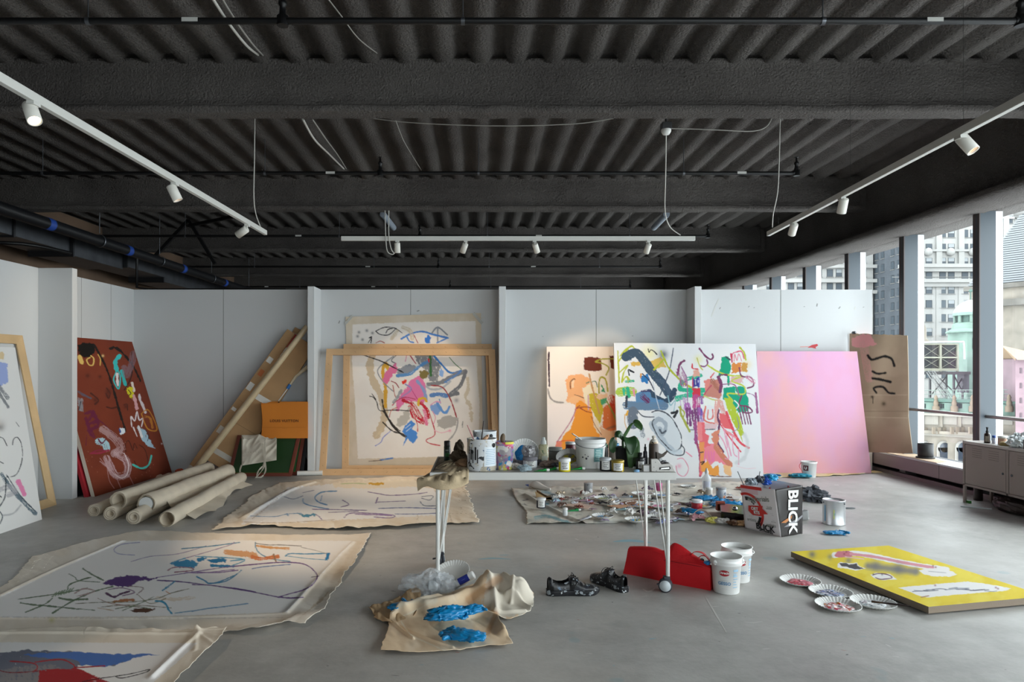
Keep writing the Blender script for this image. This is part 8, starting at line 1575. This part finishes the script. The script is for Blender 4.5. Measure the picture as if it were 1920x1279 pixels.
for q, u0 in (((1443, 914), .75), ((1478, 911), .45)):
    p = P(q[0], q[1], 5.72); b = MB(); b.beam(p+Vector((-.02, 0, -.06)), p+Vector((.0, 0, .0)), .012, .004); b.beam(p, p+Vector((.025, 0, -.05)), .012, .004); b.obj('handle', mat('dark_red_strap', 'a3202a', .6), t)
for k, (px, py, r_, col, lb) in enumerate(((1436, 903, (.035, .04, .03), '2f5fc0', 'blue plastic packet sticking out of the carrier bag'), (1447, 894, (.045, .04, .02), '2f9fd0', 'light blue wrapper on top inside the carrier bag'), (1408, 903, (.04, .04, .025), '8f9aa4', 'silver grey packet at the left in the carrier bag'), (1426, 899, (.035, .04, .025), '4a4f58', 'dark packet behind the red band of the carrier bag'))):
    p = P(px, py, 5.86); crumple('packet', lb, 'packet', p-Vector((0, 0, .03)), r_, mat('packet_'+col, col, .35), k*3.1+1, amp=.5, freq=5)
for k, (p0, p1) in enumerate((((1394, 898), (1383, 884)), ((1420, 899), (1425, 884)))): tag(MB().cyl(P(p0[0], p0[1], 5.9)-Vector((0, 0, .05)), P(p1[0], p1[1], 5.9), .0035, n=8).obj('thin_rod', mat('grey_rod', '5f6064', .4)), ('left' if k == 0 else 'right')+' thin dark rod sticking out of the carrier bag', 'rod')
Yc = 6.07; c = Vector((PX(1563.5, Yc), Yc, 0)); t = can('paint_tin', 'shiny open tin full of pale pink paint on the floor near the carrier bag', 'tin', c, .092, .215, mat('shiny_tin', 'c9cbcd', .38, metal=.8)); b = MB(); b.lathe([(.084, .2), (0, .2)], c, n=40, cap=False); b.obj('paint', mat('pale_pink_paint', 'dccfd3', .4), t)
b = MB(); a = face(c)
for k, (da, m_) in enumerate(((-.9, 0), (-.05, 1), (.0, 2))): band(b, c, .0935, a+da, a+da+.12, .03+.03*k, .17-.03*k, m_)
b.obj('paint_runs', [mat('run_blue', '5f9fc4', .3), mat('run_yellow', 'c9cf8a', .3), mat('run_teal', '8fc4c0', .3)], t)
for s_ in (-1, 1): MB().lathe([(0, 0), (.008, 0), (.008, .004), (0, .004)], c+Vector((math.cos(a+s_*1.1)*.092, math.sin(a+s_*1.1)*.092, .19)), (math.cos(a+s_*1.1), math.sin(a+s_*1.1), 0), 12).obj('handle_ear', M_STEEL, t)
Yc = 8.66; c = Vector((PX(1516.5, Yc), Yc, 0)); t = thing('gesso_tub', 'small white tub with a red logo in front of the pink canvas', 'tub', c); MB().lathe([(0, 0), (.078, 0), (.08, .004), (.092, .175), (.098, .178), (.098, .195), (.092, .2), (.088, .2), (.076, .02), (0, .02)], c, n=40, cap=False).obj('body', M_WP, t)
a = face(c); b = MB(); band(b, c, .0895, a-.75, a-.05, .09, .155, 0, r2=.0925); b.obj('logo', mat('dark_red_logo', '5a1a26', .4), t); vs, fs = wrap(c, .094, a-.4, .122, .045, 'U', .003); MB().add(vs, fs, False).obj('lettering', M_WLBL, t)
b = MB(); b.tube(cr([c+Vector((-.098, 0, .18)), c+Vector((-.13, -.02, .14)), c+Vector((-.11, -.05, .08)), c+Vector((-.09, -.03, .05))], 6), .003, n=6); b.obj('handle', M_PR, t)
glove('teal glove bunched on a wooden brush left of the small white tub', PZ(1497, 893, .01)+Vector((0, -.06, 0)), 3.0, 1.3, 2., m=M_NITD, group='teal gloves'); ptube('brown wooden brush handle lying before the pink canvas', PZ(1481, 892, .01)+Vector((0, -.08, 0)), .1, 'a9825a', '7d5f40', .14, .014, group='brush handles on the yellow cloth')
glove('blue glove on the floor at the left foot of the pink canvas', PZ(1441, 893, .01)+Vector((0, -.06, 0)), .3, 1.1, 12.)
glove('blue glove alone on the bare floor in front of the shiny tin', PZ(1566, 1002, .0), .1, 1.0, 5., spread=1.2, flat=.3)
for k, (px, py, r_) in enumerate(((1520, 938, (.11, .09, .055)), (1537, 940, (.08, .06, .035)), (1545, 943, (.05, .04, .03)))): crumple('grey_rag', ('crumpled grey-black rag right of the carrier bag, the largest', 'grey-black rag in the middle behind the shiny tin', 'small grey-black rag end nearest the shiny tin')[k], 'rag', PZ(px, py), r_, mat('grey_black_rag', '50535a', .7), k*2.9+.5, 'grey rags', amp=.7, freq=6)
tag(MB().blob(PZ(1593, 953, .006), (.05, .012, .008), .3, 5, 2, 8).obj('dry_brush', mat('grey_stub', '6f7276', .7)), 'small grey stub on the floor right of the shiny tin', 'stub')
jar('plastic_cup', 'small grey-white cup right behind the carrier bag', 'cup', PZ(1504, 974)+Vector((.02, 0, 0)), .035, .085, mat('greyish_cup', 'c3c6c6', .5), None)
crumple('paper_scrap', 'tiny white scrap beside the small grey-white cup', 'scrap', PZ(1513, 974), (.015, .015, .01), M_WLBL, 2.)

# ------------------------------------------------------------------ litter on the drop cloth behind the table
ZL = .03
def LP(px, py, z=ZL): return PZ(px, py, z)
PG = 'paint plates on the drop cloth'
for k, (px, py, r_, cols, lb) in enumerate([(1131, 936, .10, ('a9b83a', '4a5a3a', 'c9d3e0', '6f8f4f'), 'plate of green and lime paint on the drop cloth'), (1199, 948, .14, ('2f9fd0', '1f6fa8', '7f4a6a', 'd98a3a'), 'plate of bright blue paint left of the table leg'), (1237, 950, .13, ('d88aa8', 'c97894'), 'plate of smooth pink paint between the right table legs'),
      (1241, 930, .10, ('6f8fd8', '3fa8d0', '8f8fd0'), 'plate of lilac and blue paint behind the pink plate'), (1130, 970, .10, ('3f9fd8', '2f8fc4', 'c9d3dc'), 'plate of sky blue paint at the front of the drop cloth'), (1191, 977, .095, ('2f9fe0', '26303a', 'e0d03a'), 'plate of blue, black and yellow paint at the front edge of the drop cloth'),
      (1229, 972, .09, ('9a8f8c', '7d6058', 'c9c3bd'), 'plate of brownish paint near the front right table leg'), (1205, 928, .12, ('b0809a', '8f3a4a', 'c9c3cc'), 'plate of mauve paint at the back of the drop cloth'), (1290, 914, .09, ('3a3f44', '8f959a'), 'plate of dark paint furthest back on bare floor'), (1316, 950, .10, ('d8c04a', 'c9a83a'), 'yellow plate behind the red jar')]):
    plate('paper_plate', lb, LP(px, py, .022 if py > 918 else .002), r_, cols, k+20, PG, fl=24, thick=1.)
def board(label, pts, col, z=.012, name='cardboard_piece', cat='cardboard', th=.004):
    b = MB(); q = [LP(a_, c_, z) for a_, c_ in pts]; n = len(q); b.add(q+[v+Vector((0, 0, th)) for v in q], [list(range(n))[::-1], list(range(n, 2*n))]+[(i, (i+1) % n, n+(i+1) % n, n+i) for i in range(n)], False); return tag(b.obj(name, mat('board_'+col, col, .8)), label, cat)
board('pinkish cardboard piece lying left of the blue plates', [(1050, 947), (1088, 943), (1108, 950), (1102, 955)], 'd3b3a2', .035); board('cardboard palette smeared orange on the drop cloth', [(1138, 949), (1165, 946), (1190, 950), (1160, 953)], 'c99a7a', .035)
board('brown flat lid on the drop cloth behind the blue plate', [(1158, 944), (1185, 938), (1198, 936), (1190, 945), (1170, 947)], '8a5f48', .035); board('long pale board at the back right of the litter', [(1262, 940), (1300, 935), (1345, 938), (1340, 943), (1290, 944)], 'cfcfc4', .03)
board('white tray with red specks behind the blue gloves', [(1290, 930), (1340, 926), (1392, 932), (1386, 937), (1330, 934)], 'd3cfca', .03)
def kraft():
    b = MB(); a_ = LP(1004, 922); base = LP(1022, 943)
    F = lambda u, v: P(1003+5*v+36*u-6*u*(1-v)*0, 921+22*v*(1-.1*u)+(21*u if v < .99 else 21*u*.6)*(1-v*.5)*.9, 7.25-.5*v*.3)+Vector((0, -.05*math.sin(math.pi*u), 0))
    b.grid(F, 10, 10, smooth=False); b.grid(lambda u, v: F(u, v)+Vector((.02, .12*math.sin(math.pi*v)+.03, .01)), 10, 10, smooth=False)
    b.v = [(x, y, max(z, .02)) for x, y, z in b.v]; tag(b.obj('paper_bag', mat('kraft_paper', 'a88a62', .8)), 'open brown paper bag lying at the left of the drop cloth', 'bag')
kraft()
jar('paint_jar', 'black paint jar with a white lid left on the drop cloth', 'jar', LP(1014.5, 952), .045, .095, mat('navy_black_jar', '2b2d3a', .35), M_LIDW, .018, M_WLBL)
jar('paint_bottle', 'small white paint bottle with cap on the drop cloth', 'bottle', LP(1059.5, 967), .022, .072, mat('white_bottle', 'd3d6d8', .4), M_LIDW, .02, None, neck=.6)
jar('metal_can', 'dented grey metal can at the back of the drop cloth', 'can', LP(1103, 923), .047, .105, splat('dirty_tin', '8f9092', [('c9cacc', .54, 14), ('5f6064', .6, 20)], .4), mat('grey_rim', 'a3a4a6', .4), .01)
jar('plastic_cup', 'magenta plastic cup behind the right table legs', 'cup', LP(1235.5, 920), .034, .085, mat('magenta_cup', 'b84f80', .4), mat('pink_rim', 'c8689a', .4), .03)
jar('paint_jar', 'red paint jar with a white lid in the litter', 'jar', LP(1306.5, 958), .05, .105, mat('red_paint_jar', 'b3202a', .35), M_LIDW, .022)
jar('paint_jar', 'small white pot with a pink rim behind the blue gloves', 'jar', LP(1329.5, 928), .035, .075, mat('offwhite_pot', 'cfc9c0', .5), M_LIDW, .018); jar('metal_can', 'paint splashed metal can left of the carrier bag', 'can', LP(1352, 936), .05, .12, splat('splashed_tin', 'b9bcc0', [('d88a5a', .56, 14), ('5f6a78', .56, 22), ('8fb4d0', .6, 18)], .35), mat('grey_rim', 'a3a4a6', .4), .01)
c = LP(1325, 922); t = thing('plastic_bottle', 'clear plastic bottle standing in front of the large canvas', 'bottle', c); M_CLR = mat('clear_plastic', 'e3e8ec', .1, alpha=.45, spec=.9)
MB().lathe([(0, 0), (.045, 0), (.048, .01), (.048, .15), (.02, .19), (.018, .20)], c, n=28, cap=False).obj('body', M_CLR, t); MB().lathe([(.02, .2), (.02, .225), (.012, .235), (.01, .255), (0, .256)], c, n=20).obj('cap', mat('grey_white_cap', 'c9ccd0', .4), t); b = MB(); band(b, c, .049, face(c)-.8, face(c)+.8, .04, .12, 0); b.obj('label', mat('lilac_label', 'c9cede', .5), t)
t = thing('plastic_bottle', 'long clear bag-like bottle with a blue nozzle lying behind the drop cloth', 'bottle', PZ(1005, 913, .04)); a = PZ(993, 910.5, .035); b_ = PZ(1032, 917, .03); MB().tube(cr([a, a.lerp(b_, .3)+Vector((0, 0, .02)), a.lerp(b_, .7), b_], 6), [.018]*3+[.03, .038, .042, .044, .042, .04, .036, .033, .03, .028, .024, .02, .018, .016, .014, .01][:16], n=14).obj('body', mat('cloudy_plastic', 'cfc6be', .25), t); MB().tube([a-(b_-a).normalized()*.06, a], [.004, .018], n=12).obj('nozzle', mat('blue_nozzle', '4a68b4', .4), t)
for k, (px, py, an, sc, lb) in enumerate(((1320, 938, .2, 1.3, 'blue glove draped over the litter behind the red jar'), (1297, 962, 2.6, 1.1, 'blue glove left of the red jar'), (1349, 942, .5, 1.0, 'blue glove right of the red jar towards the carrier bag'), (1368, 948, -.2, 1.2, 'blue glove against the left side of the carrier bag'), (1340, 948, 1.2, .9, 'small blue glove in front of the splashed can'))): glove(lb, LP(px, py, .03), an, sc, k*2.+3, group='blue gloves among the litter')
b = MB(); q = [LP(1349, 957, .03), LP(1395, 962, .03), LP(1398, 980, .02), LP(1352, 974, .02)]; b.add(q+[v+Vector((0, 0, .07)) for v in q], [(0, 3, 2, 1), (0, 1, 5, 4), (1, 2, 6, 5), (2, 3, 7, 6), (3, 0, 4, 7), (4, 5, 6, 7)], False)
tag(b.obj('black_tray', mat('black_glossy_tray', '1c1a1c', .15), bevel=.004), 'glossy black box leaning beside the carrier bag', 'box'); tag(MB().lathe([(0, 0), (.02, .006), (.026, .02), (.02, .034), (0, .04)], LP(1378, 958, .10), n=20).obj('steel_ball', mat('chrome_knob', 'c3c6cc', .2, metal=1.)), 'shiny round knob on the glossy black box', 'knob')
tag(MB().box(tuple(LP(1345, 958, .03)-Vector((0, 0, 0))), tuple(LP(1345, 958, .03)+Vector((.075, .05, .085)))).obj('red_box', mat('brown_red_box', '8f3a24', .5), bevel=.002), 'brownish red box between the gloves and the black box', 'box')
b = MB(); c_ = LP(1318, 975, .02); b.grid(lambda u, v: c_+Vector((-.12+.2*u, .02*v+.03*math.sin(u*3), .09*math.sin(u*math.pi*.9)*(1-.25*v)+.004)), 16, 4); so = b.obj('paper_sheet', mat('warm_white_paper', 'c3bbb0', .7)); so.modifiers.new('t', 'SOLIDIFY').thickness = .001; tag(so, 'curled beige card arching over the front of the litter', 'card')
for k, (px, py, col, lb) in enumerate(((1336, 980, 'd8d06a', 'yellow edged paper scrap at the front right of the litter'), (1356, 982, 'c9c6c2', 'white torn paper strip under the glossy black box'), (1377, 985, '6a4a34', 'brown scrap on bare floor before the black box'), (1392, 986, 'b08a62', 'tan scrap touching the carrier bag foot'))): crumple('paper_scrap', lb, 'scrap', LP(px, py, .003), (.05, .035, .02), mat('litter_'+col, col, .7), k*1.9, amp=.5)
for k, (px, py, an, col, cp, lb) in enumerate(((1075, 938, .3, 'b9b4b8', '2f6a3a', 'silver tube with green cap beside the brown paper bag'), (1090, 940, -.2, 'c4a8b4', '8f2a3a', 'pinkish tube with red cap near the pink cardboard'), (1072, 959, .1, '2f9a5a', 'e3e3df', 'green tube right of the black jar'), (1095, 974, .6, 'a9aab0', 'd8d8d4', 'silver tube lying before the small white bottle'), (1150, 942, .4, 'b0b4ba', '3a2f30', 'silver tube by the green plate'), (1160, 957, -.1, '9fc0c8', 'e0e0dc', 'pale blue tube before the orange palette'),
      (1146, 958, .9, 'c3c0ba', '4a4a4c', 'pale tube behind the sky blue plate'), (1260, 948, .3, 'b3b0b6', '7a3a4a', 'silver tube between the pink plate and the yellow plate'), (1275, 965, -.5, 'a8a3ac', '2f5fa8', 'silver tube left of the blue glove by the red jar'), (1255, 975, .2, 'b8b2b8', '4a3a60', 'silver tube with violet cap at the front of the litter'), (1218, 962, .7, '8f8f94', 'c9c9c4', 'dark silver tube between the table legs'), (1240, 980, 1., '6f7fb0', 'e0e0dc', 'blue tube at the front edge near the right legs'),
      (1285, 938, .1, 'c9c4bc', '3a6a4a', 'pale tube behind the yellow plate'), (1105, 933, .5, 'b4a0a8', '5a2a3a', 'mauve tube left of the green plate'), (1170, 933, -.3, 'aab0b8', '2f7fae', 'silver tube with blue cap at the back'))): ptube(lb, LP(px, py, .03), an, col, cp, .12, .018, group='paint tubes in the litter')
def wad(name, label, cat, c, r, fl, m, seed, group, rot):
    n = 9; b = MB(); nz = lambda a_, b__, q: mnoise.noise(Vector((a_*2.3+seed, b__*2.3, q+seed*.3)))
    def F(u, v):
        a_, b__ = u*2-1, v*2-1; k_ = 1+.5*nz(a_*.6, b__*.6, 7); x = (a_*.95+.35*nz(a_, b__, 1))*r*k_; y = (b__*.6+.35*nz(a_, b__, 3))*r*k_
        z = r*fl*(1.1-.5*(a_*a_+b__*b__)+1.5*(abs(nz(a_*1.6, b__*1.6, 5))-.2)); return (c[0]+x*math.cos(rot)-y*math.sin(rot), c[1]+x*math.sin(rot)+y*math.cos(rot), c[2]+max(.001, z))
    b.grid(F, n, n, smooth=False); o = b.obj(name, m); s_ = o.modifiers.new('t', 'SOLIDIFY'); s_.thickness = .002; s_.offset = -1; return tag(o, label, cat, group)
# crumpled scraps: the countable rest of the litter, each told by its colour and its neighbour
lm = [('the brown paper bag', 1022, 935), ('the black jar', 1014, 950), ('the dented grey can', 1103, 920), ('the green plate', 1131, 936), ('the pink cardboard', 1080, 950), ('the sky blue plate', 1130, 970), ('the bright blue plate', 1199, 948), ('the pink plate', 1237, 950), ('the lilac plate', 1241, 930), ('the magenta cup', 1235, 918), ('the mauve plate', 1205, 928), ('the black and yellow plate', 1191, 977), ('the brownish plate', 1229, 972), ('the yellow plate', 1316, 950), ('the red jar', 1306, 958), ('the clear bottle', 1325, 922), ('the splashed can', 1352, 936), ('the curled beige card', 1318, 975), ('the small white bottle', 1059, 967), ('the glossy black box', 1372, 965)]
cols = [('white', 'dedbd7'), ('white', 'e4e2de'), ('pale grey', 'c3c3c6'), ('grey', '8f8c90'), ('mauve', '9a7f8f'), ('brown', '6f5348'), ('pink', 'c9949c'), ('pale blue', '9fb4c0'), ('dark', '3f3c40'), ('red-brown', '8a4438'), ('beige', 'b8a890'), ('lilac', 'a99ab4')]
seen = set(); k = 0
Rl = random.Random(11)
while k < 84:
    if Rl.random() < .25: px, py = Rl.uniform(1040, 1110), Rl.uniform(925, 960)
    else: px, py = Rl.uniform(1110, 1395), Rl.uniform(916, 980)
    nm, x_, y_ = min(lm, key=lambda q: abs(q[1]-px)+2*abs(q[2]-py)); dx, dy = px-x_, (py-y_)*2.2
    rel = ('right of' if dx > 0 else 'left of') if abs(dx) > abs(dy) else ('in front of' if dy > 0 else 'behind'); cn, ch_ = Rl.choice(cols); kind = Rl.choice(['crumpled %s paper', 'twisted %s foil', 'flat %s paint scrap', '%s paint skin'])
    lb = (kind % cn)+' lying just '+rel+' '+nm
    if lb in seen or ((nm, rel, cn) in seen): continue
    seen.add(lb); seen.add((nm, rel, cn)); s_ = Rl.uniform(.02, .048); fl = .22 if 'flat' in kind or 'skin' in kind else .5
    wad('litter_scrap', lb, 'scrap', LP(px, py, .02), s_*1.5, fl, mat('litter_%s' % ch_, ch_, .3 if 'foil' in kind else .7, metal=.5 if 'foil' in kind else 0), k*1.37, 'scraps in the litter on the drop cloth', Rl.uniform(0, 6)); k += 1
